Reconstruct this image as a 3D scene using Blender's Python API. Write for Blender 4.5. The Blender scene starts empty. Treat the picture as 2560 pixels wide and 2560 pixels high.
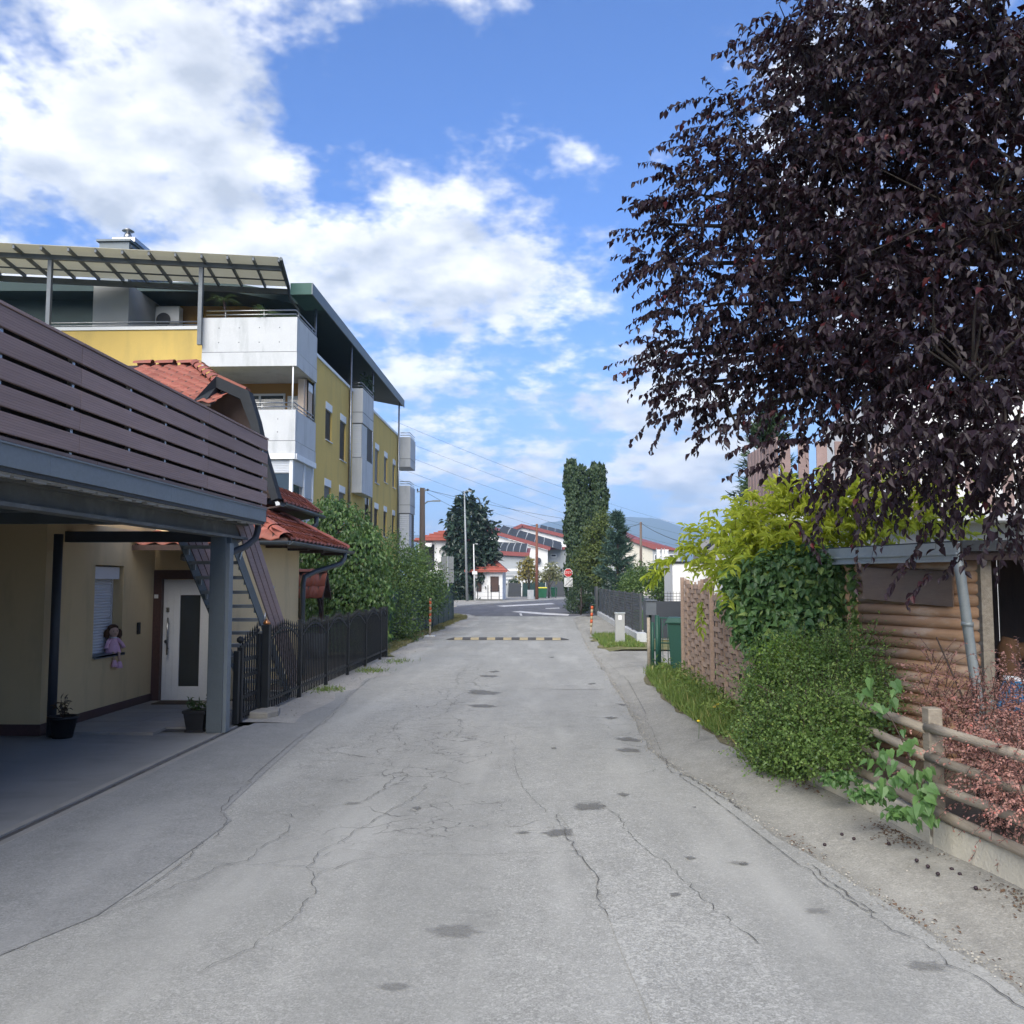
import bpy, bmesh, math, random
import numpy as np
from mathutils import Vector, Matrix, Euler

SC = bpy.context.scene
COL = SC.collection
R = math.radians
rng = np.random.default_rng(7)
random.seed(7)

# ------------------------------------------------------------------ camera
F, HOR, VX, EYE = 2250.0, 1455.0, 1365.0, 1.9          # focal length and vanishing point on the 2560 px photograph
PIT = math.atan((HOR - 1280) / F)
YAW = math.atan((VX - 1280) / F * math.cos(PIT))
cam_data = bpy.data.cameras.new('camera')
cam_data.sensor_width = 36.0
cam_data.lens = 36.0 * F / 2560.0
cam_data.clip_start = 0.05
cam_data.clip_end = 20000
camera = bpy.data.objects.new('camera', cam_data)
COL.objects.link(camera)
camera.location = (0, 0, EYE)
camera.rotation_euler = (math.pi / 2 + PIT, 0, YAW)
SC.camera = camera

# ------------------------------------------------------------------ sun, sky, exposure
SUN_EL, SUN_AZ = R(38), R(194)       # azimuth clockwise from +Y: behind the camera, a little to the left
SUN_STRENGTH, SUN_ANGLE, SKY_STRENGTH, EXPOSURE = 2.5, 60.0, 0.085, 1.72
sun_dir = Vector((math.sin(SUN_AZ) * math.cos(SUN_EL), math.cos(SUN_AZ) * math.cos(SUN_EL), math.sin(SUN_EL)))
sl = bpy.data.lights.new('sun', 'SUN')
sl.energy = SUN_STRENGTH
sl.angle = R(SUN_ANGLE)
sl.color = (1.0, 0.925, 0.78)
sun = bpy.data.objects.new('sun', sl)
COL.objects.link(sun)
sun.location = (0, 0, 60)
sun.rotation_euler = sun_dir.to_track_quat('Z', 'Y').to_euler()
SC.view_settings.view_transform = 'Standard'
SC.view_settings.look = 'None'
SC.view_settings.gamma = 1
SC.view_settings.exposure = EXPOSURE
SC.view_settings.use_curve_mapping = False
SC.cycles.max_bounces = 6
SC.cycles.adaptive_threshold = 0.02
SC.cycles.transparent_max_bounces = 8
SC.cycles.volume_step_rate = 4.0

CAMV = np.array([0, 0, EYE])
def ray(px, py):
    x, y = (px - 1280) / F, (1280 - py) / F
    d = np.array([x, math.cos(PIT) - y * math.sin(PIT), math.sin(PIT) + y * math.cos(PIT)])
    c, s = math.cos(YAW), math.sin(YAW)
    return np.array([c * d[0] - s * d[1], s * d[0] + c * d[1], d[2]])
def G(px, py, z=0.0):                 # photograph point -> place on the ground
    d = ray(px, py); t = (z - EYE) / d[2]
    return Vector(CAMV + t * d)
def AY(px, py, Y):                    # photograph point -> place at depth Y
    d = ray(px, py)
    return Vector(CAMV + d * (Y / d[1]))
def AX(px, py, X):                    # photograph point -> place on the vertical plane X
    d = ray(px, py)
    return Vector(CAMV + d * (X / d[0]))

# ------------------------------------------------------------------ node helpers
class NT:
    def __init__(s, tree):
        s.t = tree; s.n = tree.nodes; s.l = tree.links
    def node(s, typ, **kw):
        n = s.n.new(typ)
        for k, v in kw.items():
            setattr(n, k, v)
        return n
    def link(s, a, b):
        s.l.new(a, b)
    def put(s, sock, v):
        if isinstance(v, bpy.types.NodeSocket): s.l.new(v, sock)
        elif v is not None: sock.default_value = v
    def m(s, op, a, b=None, c=None, clamp=False):
        n = s.node('ShaderNodeMath', operation=op); n.use_clamp = clamp
        s.put(n.inputs[0], a)
        if b is not None: s.put(n.inputs[1], b)
        if c is not None: s.put(n.inputs[2], c)
        return n.outputs[0]
    def v(s, op, a, b=None, scale=None):
        n = s.node('ShaderNodeVectorMath', operation=op)
        s.put(n.inputs[0], a)
        if b is not None: s.put(n.inputs[1], b)
        if scale is not None: s.put(n.inputs['Scale'], scale)
        return n.outputs['Value'] if op in ('DOT_PRODUCT', 'LENGTH', 'DISTANCE') else n.outputs[0]
    def noise(s, vec, scale=5, detail=4, rough=.55, dist=0.0, lac=2.0):
        n = s.node('ShaderNodeTexNoise')
        s.put(n.inputs['Vector'], vec); s.put(n.inputs['Scale'], scale)
        n.inputs['Detail'].default_value = detail; n.inputs['Roughness'].default_value = rough
        n.inputs['Distortion'].default_value = dist; n.inputs['Lacunarity'].default_value = lac
        return n.outputs['Fac']
    def mapr(s, val, a, b, c=0.0, d=1.0, smooth=False):
        n = s.node('ShaderNodeMapRange')
        n.interpolation_type = 'SMOOTHSTEP' if smooth else 'LINEAR'
        n.clamp = True
        s.put(n.inputs['Value'], val)
        for k, x in zip(('From Min', 'From Max', 'To Min', 'To Max'), (a, b, c, d)): s.put(n.inputs[k], x)
        return n.outputs[0]
    def mix(s, fac, a, b, blend='MIX'):
        n = s.node('ShaderNodeMix', data_type='RGBA', blend_type=blend)
        s.put(n.inputs[0], fac)
        for sock, x in ((n.inputs[6], a), (n.inputs[7], b)):
            if isinstance(x, bpy.types.NodeSocket): s.l.new(x, sock)
            else: sock.default_value = (*x, 1) if len(x) == 3 else x
        return n.outputs[2]

# ------------------------------------------------------------------ world: blue sky with broken cumulus
world = bpy.data.worlds.new('World'); SC.world = world
world.use_nodes = True
world.cycles.sampling_method = 'MANUAL'; world.cycles.sample_map_resolution = 256
wt = NT(world.node_tree); wt.n.clear()
sky = wt.node('ShaderNodeTexSky'); sky.sky_type = 'NISHITA'
sky.sun_disc = False; sky.sun_elevation = SUN_EL; sky.sun_rotation = SUN_AZ
sky.air_density = 1.0; sky.dust_density = 0.6; sky.ozone_density = 2.5; sky.altitude = 300
dirv = wt.node('ShaderNodeTexCoord').outputs['Generated']
sep = wt.node('ShaderNodeSeparateXYZ'); wt.link(dirv, sep.inputs[0])
dz = wt.m('MAXIMUM', sep.outputs[2], 0.0)
flat = wt.v('SCALE', dirv, scale=wt.m('DIVIDE', 1.0, wt.m('ADD', dz, 0.30)))
n_a = wt.noise(flat, 3.6, 6, .62)
n_b = wt.noise(flat, 15.0, 3, .62)
n0 = wt.m('ADD', wt.m('MULTIPLY', n_a, 1.28), wt.m('SUBTRACT', wt.m('MULTIPLY', n_b, .52), .40))
n1 = wt.noise(wt.v('SCALE', flat, scale=.955), 3.6, 3, .62)
big = wt.noise(dirv, 2.2, 2, .5)
cover = wt.m('MULTIPLY', wt.m('SUBTRACT', big, .46), .35)
# banks of cloud and gaps: direction (photograph point), angular size, weight
BANKS = [(60, 420, .28, .175), (330, 400, .20, .12), (240, 130, .13, .05), (620, 480, .14, .15), (40, 60, .12, .11), (450, 110, .09, .05), (-40, 590, .16, .16),
         (930, 600, .16, .20), (1080, 450, .09, .17), (1220, 330, .06, .16), (1060, 790, .15, .19), (1260, 660, .11, .18),
         (1440, 720, .10, .19), (1200, 40, .09, .14), (1270, 1140, .16, .18), (1560, 1090, .13, .20), (1735, 1060, .11, .22),
         (1470, 310, .035, .14), (1430, 410, .03, .13), (1600, 890, .05, .12), (650, 260, .04, .12), (1820, 1260, .08, .12),
         (900, 190, .17, -.30), (1480, 200, .17, -.26), (1640, 500, .15, -.26), (810, 340, .06, -.14), (1700, 830, .09, -.12),
         (1500, 1240, .07, -.10), (1250, 950, .05, -.12)]
for bx_, by_, rad, wgt in BANKS:
    c = Vector(ray(bx_, by_)).normalized()
    d = wt.v('DISTANCE', dirv, tuple(c))
    cover = wt.m('ADD', cover, wt.mapr(d, 0.0, rad * 1.25, wgt * .8, 0.0, True))
dens_raw = wt.m('ADD', n0, cover)
dens = wt.mapr(dens_raw, .485, .79, 0, 1, True)
body = wt.mapr(dens_raw, .66, .95, 0, 1, True)
relief = wt.m('SUBTRACT', n_a, n1)
bright = wt.m('ADD', wt.m('MULTIPLY', relief, 2.4), wt.m('SUBTRACT', 1.0, wt.m('MULTIPLY', body, .24)))
bright = wt.m('MINIMUM', wt.m('MAXIMUM', bright, .62), 1.2)
low = wt.mapr(sep.outputs[2], 0.0, .26, 1, 0, True)
shade_col = wt.mix(low, (.90, .97, 1.08), (.93, .96, 1.0))
white_col = wt.mix(low, (1.0, 1.0, 1.0), (1.08, 1.0, .90))
ccol = wt.mix(wt.mapr(bright, .62, 1.05), shade_col, white_col)
ccol = wt.v('SCALE', ccol, scale=wt.m('MULTIPLY', bright, 4.35))
skyc = wt.mix(1.0, sky.outputs[0], (.36, .535, .84, 1), 'MULTIPLY')
pale = wt.mapr(sep.outputs[2], .02, .34, .55, 0, True)
skyc = wt.mix(pale, skyc, (1.75, 2.35, 3.25))
final = wt.mix(wt.m('MULTIPLY', dens, .95), skyc, ccol)
bg = wt.node('ShaderNodeBackground'); bg.inputs['Strength'].default_value = SKY_STRENGTH
wt.link(final, bg.inputs['Color'])
wo = wt.node('ShaderNodeOutputWorld'); wt.link(bg.outputs[0], wo.inputs['Surface'])

# ------------------------------------------------------------------ materials
def base_mat(name):
    m = bpy.data.materials.new(name); m.use_nodes = True
    t = NT(m.node_tree); t.n.clear()
    b = t.node('ShaderNodeBsdfPrincipled'); o = t.node('ShaderNodeOutputMaterial')
    t.link(b.outputs[0], o.inputs['Surface'])
    return m, t, b, o
def coords(t, stretch=(1, 1, 1), rnd=True):
    tc = t.node('ShaderNodeTexCoord').outputs['Object']
    oi = t.node('ShaderNodeObjectInfo')
    v = tc
    if rnd:
        off = t.v('SCALE', (37.1, 21.7, 53.9), scale=oi.outputs['Random'])
        v = t.v('ADD', tc, off)
    if stretch != (1, 1, 1): v = t.v('MULTIPLY', v, stretch)
    return v, oi.outputs['Random']
def mat(name, c1, c2=None, scale=3.0, rough=.75, bump=.15, bscale=80, metal=0.0, stretch=(1, 1, 1), rv=.0, spec=.35,
        dirt=None, dirt_amt=.4, dirt_scale=1.5, dirt_stretch=(1, 1, 1), bdist=.01, trans=0.0):
    m, t, b, o = base_mat(name)
    c2 = c2 or tuple(x * .82 for x in c1)
    v, rnd = coords(t, stretch)
    f = t.mapr(t.noise(v, scale, 6, .6), .3, .7)
    col = t.mix(f, c1, c2)
    fine = t.noise(v, bscale, 3, .6)
    col = t.mix(t.mapr(fine, .25, .75, 0, .22), col, tuple(x * .6 for x in c1))
    if dirt:
        v2, _ = coords(t, dirt_stretch)
        col = t.mix(t.mapr(t.noise(v2, dirt_scale, 7, .65), .5, .72, 0, dirt_amt), col, dirt)
    if rv:
        hsv = t.node('ShaderNodeHueSaturation'); t.link(col, hsv.inputs['Color'])
        t.put(hsv.inputs['Value'], t.mapr(rnd, 0, 1, 1 - rv, 1 + rv))
        col = hsv.outputs[0]
    t.link(col, b.inputs['Base Color'])
    t.put(b.inputs['Roughness'], t.mapr(fine, .2, .8, max(rough - .1, 0), min(rough + .1, 1)))
    b.inputs['Metallic'].default_value = metal
    b.inputs['Specular IOR Level'].default_value = spec
    if bump:
        bn = t.node('ShaderNodeBump'); bn.inputs['Strength'].default_value = bump; bn.inputs['Distance'].default_value = bdist
        t.link(t.m('ADD', fine, t.m('MULTIPLY', f, .6)), bn.inputs['Height'])
        t.link(bn.outputs[0], b.inputs['Normal'])
    return m
def leaf_mat(name, dark, light, tip=None, rough=.45, trans=.35, spec=.4, scale=1.2, trans_col=None):
    """leaf colour varies leaf by leaf (attribute rnd) and slowly through the crown"""
    m, t, b, o = base_mat(name)
    at = t.node('ShaderNodeAttribute'); at.attribute_name = 'rnd'
    tc = t.node('ShaderNodeTexCoord').outputs['Object']
    f = t.m('ADD', t.m('MULTIPLY', at.outputs['Fac'], .65), t.m('MULTIPLY', t.noise(tc, scale, 3, .5), .45))
    col = t.mix(t.mapr(f, .25, .85), dark, light)
    if tip:
        col = t.mix(t.mapr(at.outputs['Fac'], .90, .97), col, tip)
    t.link(col, b.inputs['Base Color'])
    b.inputs['Roughness'].default_value = rough
    b.inputs['Specular IOR Level'].default_value = spec
    if trans > 0:
        tr = t.node('ShaderNodeBsdfTranslucent')
        t.link(t.mix(.5, col, trans_col or tuple(min(1, x * 1.6) for x in light)), tr.inputs['Color'])
        mx = t.node('ShaderNodeMixShader'); mx.inputs[0].default_value = trans
        t.link(b.outputs[0], mx.inputs[1]); t.link(tr.outputs[0], mx.inputs[2])
        t.link(mx.outputs[0], o.inputs['Surface'])
    return m
def glass_mat(name, tint=(.02, .03, .04), rough=.05):
    m, t, b, o = base_mat(name)
    b.inputs['Base Color'].default_value = (*tint, 1)
    b.inputs['Roughness'].default_value = rough
    b.inputs['Specular IOR Level'].default_value = .6
    return m
def wood_mat(name, c1, c2, grain=(1, 12, 12), scale=2.5, rv=.12, bump=.25, rough=.8, dirt=None, dirt_amt=.5, dirt_stretch=(1, 1, 1), dirt_scale=2):
    return mat(name, c1, c2, scale=scale, rough=rough, bump=bump, bscale=14, stretch=grain, rv=rv, dirt=dirt, dirt_amt=dirt_amt,
               dirt_stretch=dirt_stretch, dirt_scale=dirt_scale)

# ------------------------------------------------------------------ geometry helpers
class MB:
    """collects shapes for one mesh"""
    def __init__(s):
        s.v = []; s.f = []; s.smooth = []
    def add(s, vs, fs, smooth=False):
        o = len(s.v)
        s.v += [tuple(x) for x in vs]
        s.f += [tuple(i + o for i in f) for f in fs]
        s.smooth += [smooth] * len(fs)
        return s
    def box(s, a, b, M=None):
        (x0, y0, z0), (x1, y1, z1) = a, b
        x0, x1 = min(x0, x1), max(x0, x1); y0, y1 = min(y0, y1), max(y0, y1); z0, z1 = min(z0, z1), max(z0, z1)
        vs = [(x0, y0, z0), (x1, y0, z0), (x1, y1, z0), (x0, y1, z0), (x0, y0, z1), (x1, y0, z1), (x1, y1, z1), (x0, y1, z1)]
        if M is not None: vs = [M @ Vector(p) for p in vs]
        return s.add(vs, [(3, 2, 1, 0), (4, 5, 6, 7), (0, 1, 5, 4), (1, 2, 6, 5), (2, 3, 7, 6), (3, 0, 4, 7)])
    def bar(s, p, q, w, h, up=(0, 0, 1)):
        """square bar from p to q, w across, h along up"""
        p, q = Vector(p), Vector(q); d = (q - p).normalized()
        u = Vector(up); u = (u - d * u.dot(d))
        if u.length < 1e-5: u = Vector((0, 1, 0)) - d * d.y
        u.normalize(); r = d.cross(u)
        vs = []
        for c in (p, q):
            for a, b in ((-1, -1), (1, -1), (1, 1), (-1, 1)):
                vs.append(c + r * (a * w / 2) + u * (b * h / 2))
        return s.add(vs, [(3, 2, 1, 0), (4, 5, 6, 7), (0, 1, 5, 4), (1, 2, 6, 5), (2, 3, 7, 6), (3, 0, 4, 7)])
    def prism(s, poly, d):
        """planar polygon (3D points) pushed along vector d"""
        poly = [Vector(p) for p in poly]; n = len(poly); d = Vector(d)
        vs = poly + [p + d for p in poly]
        fs = [tuple(range(n - 1, -1, -1)), tuple(range(n, 2 * n))] + [(i, (i + 1) % n, n + (i + 1) % n, n + i) for i in range(n)]
        return s.add(vs, fs)
    def tube(s, path, r, n=8, cap=True, smooth=True):
        path = [Vector(p) for p in path]; k = len(path)
        rs = r if isinstance(r, (list, tuple)) else [r] * k
        vs = []; up = None
        for i, p in enumerate(path):
            d = (path[min(i + 1, k - 1)] - path[max(i - 1, 0)]).normalized()
            if up is None:
                up = Vector((0, 0, 1)) if abs(d.z) < .9 else Vector((0, 1, 0))
            a = (up - d * up.dot(d)).normalized(); up = a; b = d.cross(a)
            for j in range(n):
                t = 2 * math.pi * j / n
                vs.append(p + (a * math.cos(t) + b * math.sin(t)) * rs[i])
        fs = [(i * n + j, i * n + (j + 1) % n, (i + 1) * n + (j + 1) % n, (i + 1) * n + j) for i in range(k - 1) for j in range(n)]
        s.add(vs, fs, smooth)
        if cap:
            o = len(s.v) - len(vs)
            s.f += [tuple(o + j for j in range(n - 1, -1, -1)), tuple(o + (k - 1) * n + j for j in range(n))]; s.smooth += [False, False]
        return s
    def lathe(s, prof, c=(0, 0, 0), n=16, smooth=True):
        c = Vector(c); vs = []
        for r, z in prof:
            for j in range(n):
                t = 2 * math.pi * j / n
                vs.append(c + Vector((r * math.cos(t), r * math.sin(t), z)))
        k = len(prof)
        fs = [(i * n + j, i * n + (j + 1) % n, (i + 1) * n + (j + 1) % n, (i + 1) * n + j) for i in range(k - 1) for j in range(n)]
        s.add(vs, fs, smooth)
        o = len(s.v) - len(vs)
        s.f += [tuple(o + j for j in range(n - 1, -1, -1)), tuple(o + (k - 1) * n + j for j in range(n))]; s.smooth += [False, False]
        return s
    def mesh(s, name='mesh'):
        me = bpy.data.meshes.new(name)
        me.from_pydata(s.v, [], s.f)
        me.polygons.foreach_set('use_smooth', s.smooth)
        me.update()
        return me
    def build(s, name, m, parent=None, bevel=0, loc=None, **tags):
        return link(name, s.mesh(name), m, parent, bevel, loc, **tags)

def link(name, me, m, parent=None, bevel=0, loc=None, **tags):
    o = bpy.data.objects.new(name, me)
    if m is not None and not me.materials: me.materials.append(m)
    COL.objects.link(o)
    if loc is not None: o.location = loc
    if parent is not None:
        o.parent = parent
        if loc is None:
            o.matrix_parent_inverse = Matrix.Translation(-Vector(parent_loc(parent)))
    if bevel:
        b = o.modifiers.new('bevel', 'BEVEL'); b.width = bevel; b.segments = 2; b.limit_method = 'ANGLE'
    tag(o, **tags)
    return o
def parent_loc(p):
    l = Vector(p.location)
    q = p.parent
    if q is not None:
        l = l + p.matrix_parent_inverse.translation + parent_loc(q)
    return l
def tag(o, label=None, cat=None, group=None, kind=None):
    if label: o['label'] = label
    if cat: o['category'] = cat
    if group: o['group'] = group
    if kind: o['kind'] = kind
    return o
def thing(name, label, cat, loc=(0, 0, 0), group=None, kind=None):
    o = bpy.data.objects.new(name, None); COL.objects.link(o)
    o.empty_display_size = .1
    o.location = loc
    return tag(o, label, cat, group, kind)
def inst(name, me, parent, M):
    """copy of a shared mesh as a part, placed in world space"""
    o = bpy.data.objects.new(name, me); COL.objects.link(o)
    o.parent = parent
    if parent is not None:
        o.matrix_parent_inverse = Matrix.Translation(-Vector(parent_loc(parent)))
    o.matrix_basis = M
    return o
def copy_tree(o, parent=None):
    c = o.copy(); COL.objects.link(c); c.parent = parent
    for ch in list(o.children): copy_tree(ch, c)
    return c
def frame_matrix(origin, x, y, z):
    M = Matrix((x, y, z)).transposed().to_4x4(); M.translation = origin
    return M

# ------------------------------------------------------------------ foliage helpers
LEAF_OVATE = (np.array([(0, 0, 0), (.38, -.5, .16), (.38, 0, -.02), (.38, .5, .16), (.75, -.33, .06), (.75, 0, -.07), (.75, .33, .06), (1.06, 0, -.20)]),
              [(0, 2, 1), (0, 3, 2), (1, 2, 5, 4), (2, 3, 6, 5), (4, 5, 7), (5, 6, 7)])
LEAF_HEART = (np.array([(0, 0, 0), (-.12, -.34, .08), (.22, -.55, .14), (.3, 0, -.02), (.22, .55, .14), (-.12, .34, .08), (.65, -.30, .04), (.65, .30, .04), (1.05, 0, -.16)]),
              [(0, 3, 2, 1), (0, 5, 4, 3), (2, 3, 6), (3, 4, 7), (3, 8, 6), (3, 7, 8)])
LEAF_DIAMOND = (np.array([(0, 0, 0), (.45, -.5, .14), (.45, .5, .14), (1.0, 0, -.1)]), [(0, 2, 1), (1, 2, 3)])
LEAF_BLADE = (np.array([(0, -.5, 0), (0, .5, 0), (.55, -.4, .0), (.55, .4, .0), (1.0, 0, -.25)]), [(0, 1, 3, 2), (2, 3, 4)])
def unit(a):
    return a / np.maximum(np.linalg.norm(a, axis=-1, keepdims=True), 1e-9)
def leaf_frames(P, D, N):
    D = unit(D); N = N - D * np.sum(N * D, axis=1, keepdims=True); N = unit(N)
    S = np.cross(D, N)
    return D, S, N
def leaves_mesh(name, P, D, N, L, W, tmpl, extra=None):
    """P position, D along the leaf, N its upper side, L length, W width (arrays) -> one mesh with attribute rnd"""
    T, faces = tmpl
    n = len(P); k = len(T)
    D, S, N = leaf_frames(P, D, N)
    V = P[:, None, :] + T[None, :, 0:1] * (D * L[:, None])[:, None, :] + T[None, :, 1:2] * (S * W[:, None])[:, None, :] \
        + T[None, :, 2:3] * (N * L[:, None])[:, None, :]
    V = V.reshape(-1, 3)
    loops = np.concatenate([np.array(f) for f in faces]); tot = np.array([len(f) for f in faces])
    idx = (np.arange(n)[:, None] * k + loops[None, :]).ravel()
    totals = np.tile(tot, n)
    starts = np.concatenate([[0], np.cumsum(totals)[:-1]])
    me = bpy.data.meshes.new(name)
    me.vertices.add(len(V)); me.vertices.foreach_set('co', V.astype(np.float32).ravel())
    me.loops.add(len(idx)); me.loops.foreach_set('vertex_index', idx.astype(np.int32))
    me.polygons.add(len(totals)); me.polygons.foreach_set('loop_start', starts.astype(np.int32))
    at = me.attributes.new('rnd', 'FLOAT', 'POINT')
    r = rng.random(n) if extra is None else extra
    at.data.foreach_set('value', np.repeat(r, k).astype(np.float32))
    me.polygons.foreach_set('use_smooth', np.zeros(len(totals), bool))
    me.update(calc_edges=True)
    return me
def rand_dirs(n):
    return unit(rng.normal(size=(n, 3)))
def blob_points(blobs, n, shell=.4, lump=.12, under=True):
    """points in the outer part of a union of ellipsoids (cx,cy,cz,rx,ry,rz); returns points, outward normals"""
    B = np.array(blobs, float)
    area = (B[:, 3] * B[:, 4] + B[:, 4] * B[:, 5] + B[:, 3] * B[:, 5])
    P, Nn = [], []
    got = 0
    while got < n:
        m = int((n - got) * 1.6) + 50
        w = rng.choice(len(B), m, p=area / area.sum())
        d = rand_dirs(m)
        rr = 1 - shell * rng.random(m) ** 1.4
        ph = np.sin(d[:, 0] * 7 + w * 1.3) * np.sin(d[:, 1] * 6 + w * 2.1) * np.sin(d[:, 2] * 8 + w)
        rr = rr * (1 + lump * ph + rng.normal(0, .03, m))
        p = B[w, :3] + d * B[w, 3:] * rr[:, None]
        keep = np.ones(m, bool)
        for i in range(len(B)):                       # drop what lies deep inside another lobe
            q = (p - B[i, :3]) / B[i, 3:]
            keep &= ~((np.sum(q * q, axis=1) < (1 - shell) ** 2 * .9) & (w != i))
        p, nn = p[keep], unit(d[keep] / B[w[keep], 3:])
        P.append(p); Nn.append(nn); got += len(p)
    return np.concatenate(P)[:n], np.concatenate(Nn)[:n]
def leafy(name, blobs, n, L, ratio, m, parent, tmpl=LEAF_DIAMOND, shell=.4, droop=.25, spread=.7, cluster=0, crad=.15, lump=.12, kind='stuff', zmin=None, keep=None):
    """foliage of many small leaves spread through the volume of lobes"""
    if cluster:
        c, cn = blob_points(blobs, max(1, n // cluster), shell, lump)
        P = np.repeat(c, cluster, axis=0) + rng.normal(size=(len(c) * cluster, 3)) * crad
        Nn = np.repeat(cn, cluster, axis=0)
        ex = np.clip(np.repeat(rng.random(len(c)), cluster) * .6 + rng.random(len(P)) * .4, 0, 1)
    else:
        P, Nn = blob_points(blobs, n, shell, lump); ex = rng.random(len(P))
    if zmin is not None:
        k = P[:, 2] > zmin; P, Nn, ex = P[k], Nn[k], ex[k]
    if keep is not None:
        k = keep(P); P, Nn, ex = P[k], Nn[k], ex[k]
    D = unit(Nn * .5 + rng.normal(size=P.shape) * spread + np.array([0, 0, -droop]))
    U = unit(Nn * .8 + np.array([0, 0, .7]) + rng.normal(size=P.shape) * .45)
    l = L * rng.uniform(.65, 1.25, len(P))
    me = leaves_mesh(name, P, D, U, l, l * ratio, tmpl, ex)
    return link(name, me, m, parent, kind=kind)
def branching(mb, p, d, length, r, depth, tips, spread=.6, n=3, up=.15):
    """tapered limbs; collects tips"""
    p = Vector(p); d = Vector(d).normalized()
    pts = [p]; q = p.copy(); dd = d.copy()
    for i in range(3):
        dd = (dd + Vector(rng.normal(size=3)) * .10 + Vector((0, 0, up * .3))).normalized()
        q = q + dd * length / 3; pts.append(q.copy())
    mb.tube(pts, [r, r * .85, r * .7, r * .55], 7 if r > .03 else 5, cap=False)
    if depth == 0:
        tips.append((q, dd)); return
    for k in range(n):
        nd = (dd + Vector(rng.normal(size=3)) * spread + Vector((0, 0, up))).normalized()
        branching(mb, pts[-1] if k else pts[-2], nd, length * rng.uniform(.6, .85), r * .55, depth - 1, tips, spread, n, up)

def grooved_mat(name, c1, c2, period=.021, axis=2):
    """composite board with fine milled grooves along its length"""
    m, t, b, o = base_mat(name)
    v, rnd = coords(t)
    tc = t.node('ShaderNodeTexCoord').outputs['Object']
    sp = t.node('ShaderNodeSeparateXYZ'); t.link(tc, sp.inputs[0])
    g = t.m('PINGPONG', sp.outputs[axis], period / 2)
    groove = t.mapr(g, 0.0, period * .12, 1, 0)
    gr = t.noise(t.v('MULTIPLY', v, (30, .9, 30)), 1.6, 5, .6)
    col = t.mix(t.mapr(gr, .3, .7), c1, c2)
    wear = t.noise(t.v('MULTIPLY', v, (2, .35, 2)), 1.0, 5, .6)
    col = t.mix(t.mapr(wear, .48, .7, 0, .35), col, tuple(min(1, x * 1.45) for x in c1))
    hsv = t.node('ShaderNodeHueSaturation'); t.link(col, hsv.inputs['Color']); t.put(hsv.inputs['Value'], t.mapr(rnd, 0, 1, .88, 1.12))
    col = t.mix(t.m('MULTIPLY', groove, .45), hsv.outputs[0], tuple(x * .35 for x in c1))
    t.link(col, b.inputs['Base Color']); b.inputs['Roughness'].default_value = .72; b.inputs['Specular IOR Level'].default_value = .3
    bn = t.node('ShaderNodeBump'); bn.inputs['Strength'].default_value = .6; bn.inputs['Distance'].default_value = .004
    t.link(t.m('SUBTRACT', t.m('MULTIPLY', gr, .4), groove), bn.inputs['Height']); t.link(bn.outputs[0], b.inputs['Normal'])
    return m

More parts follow.
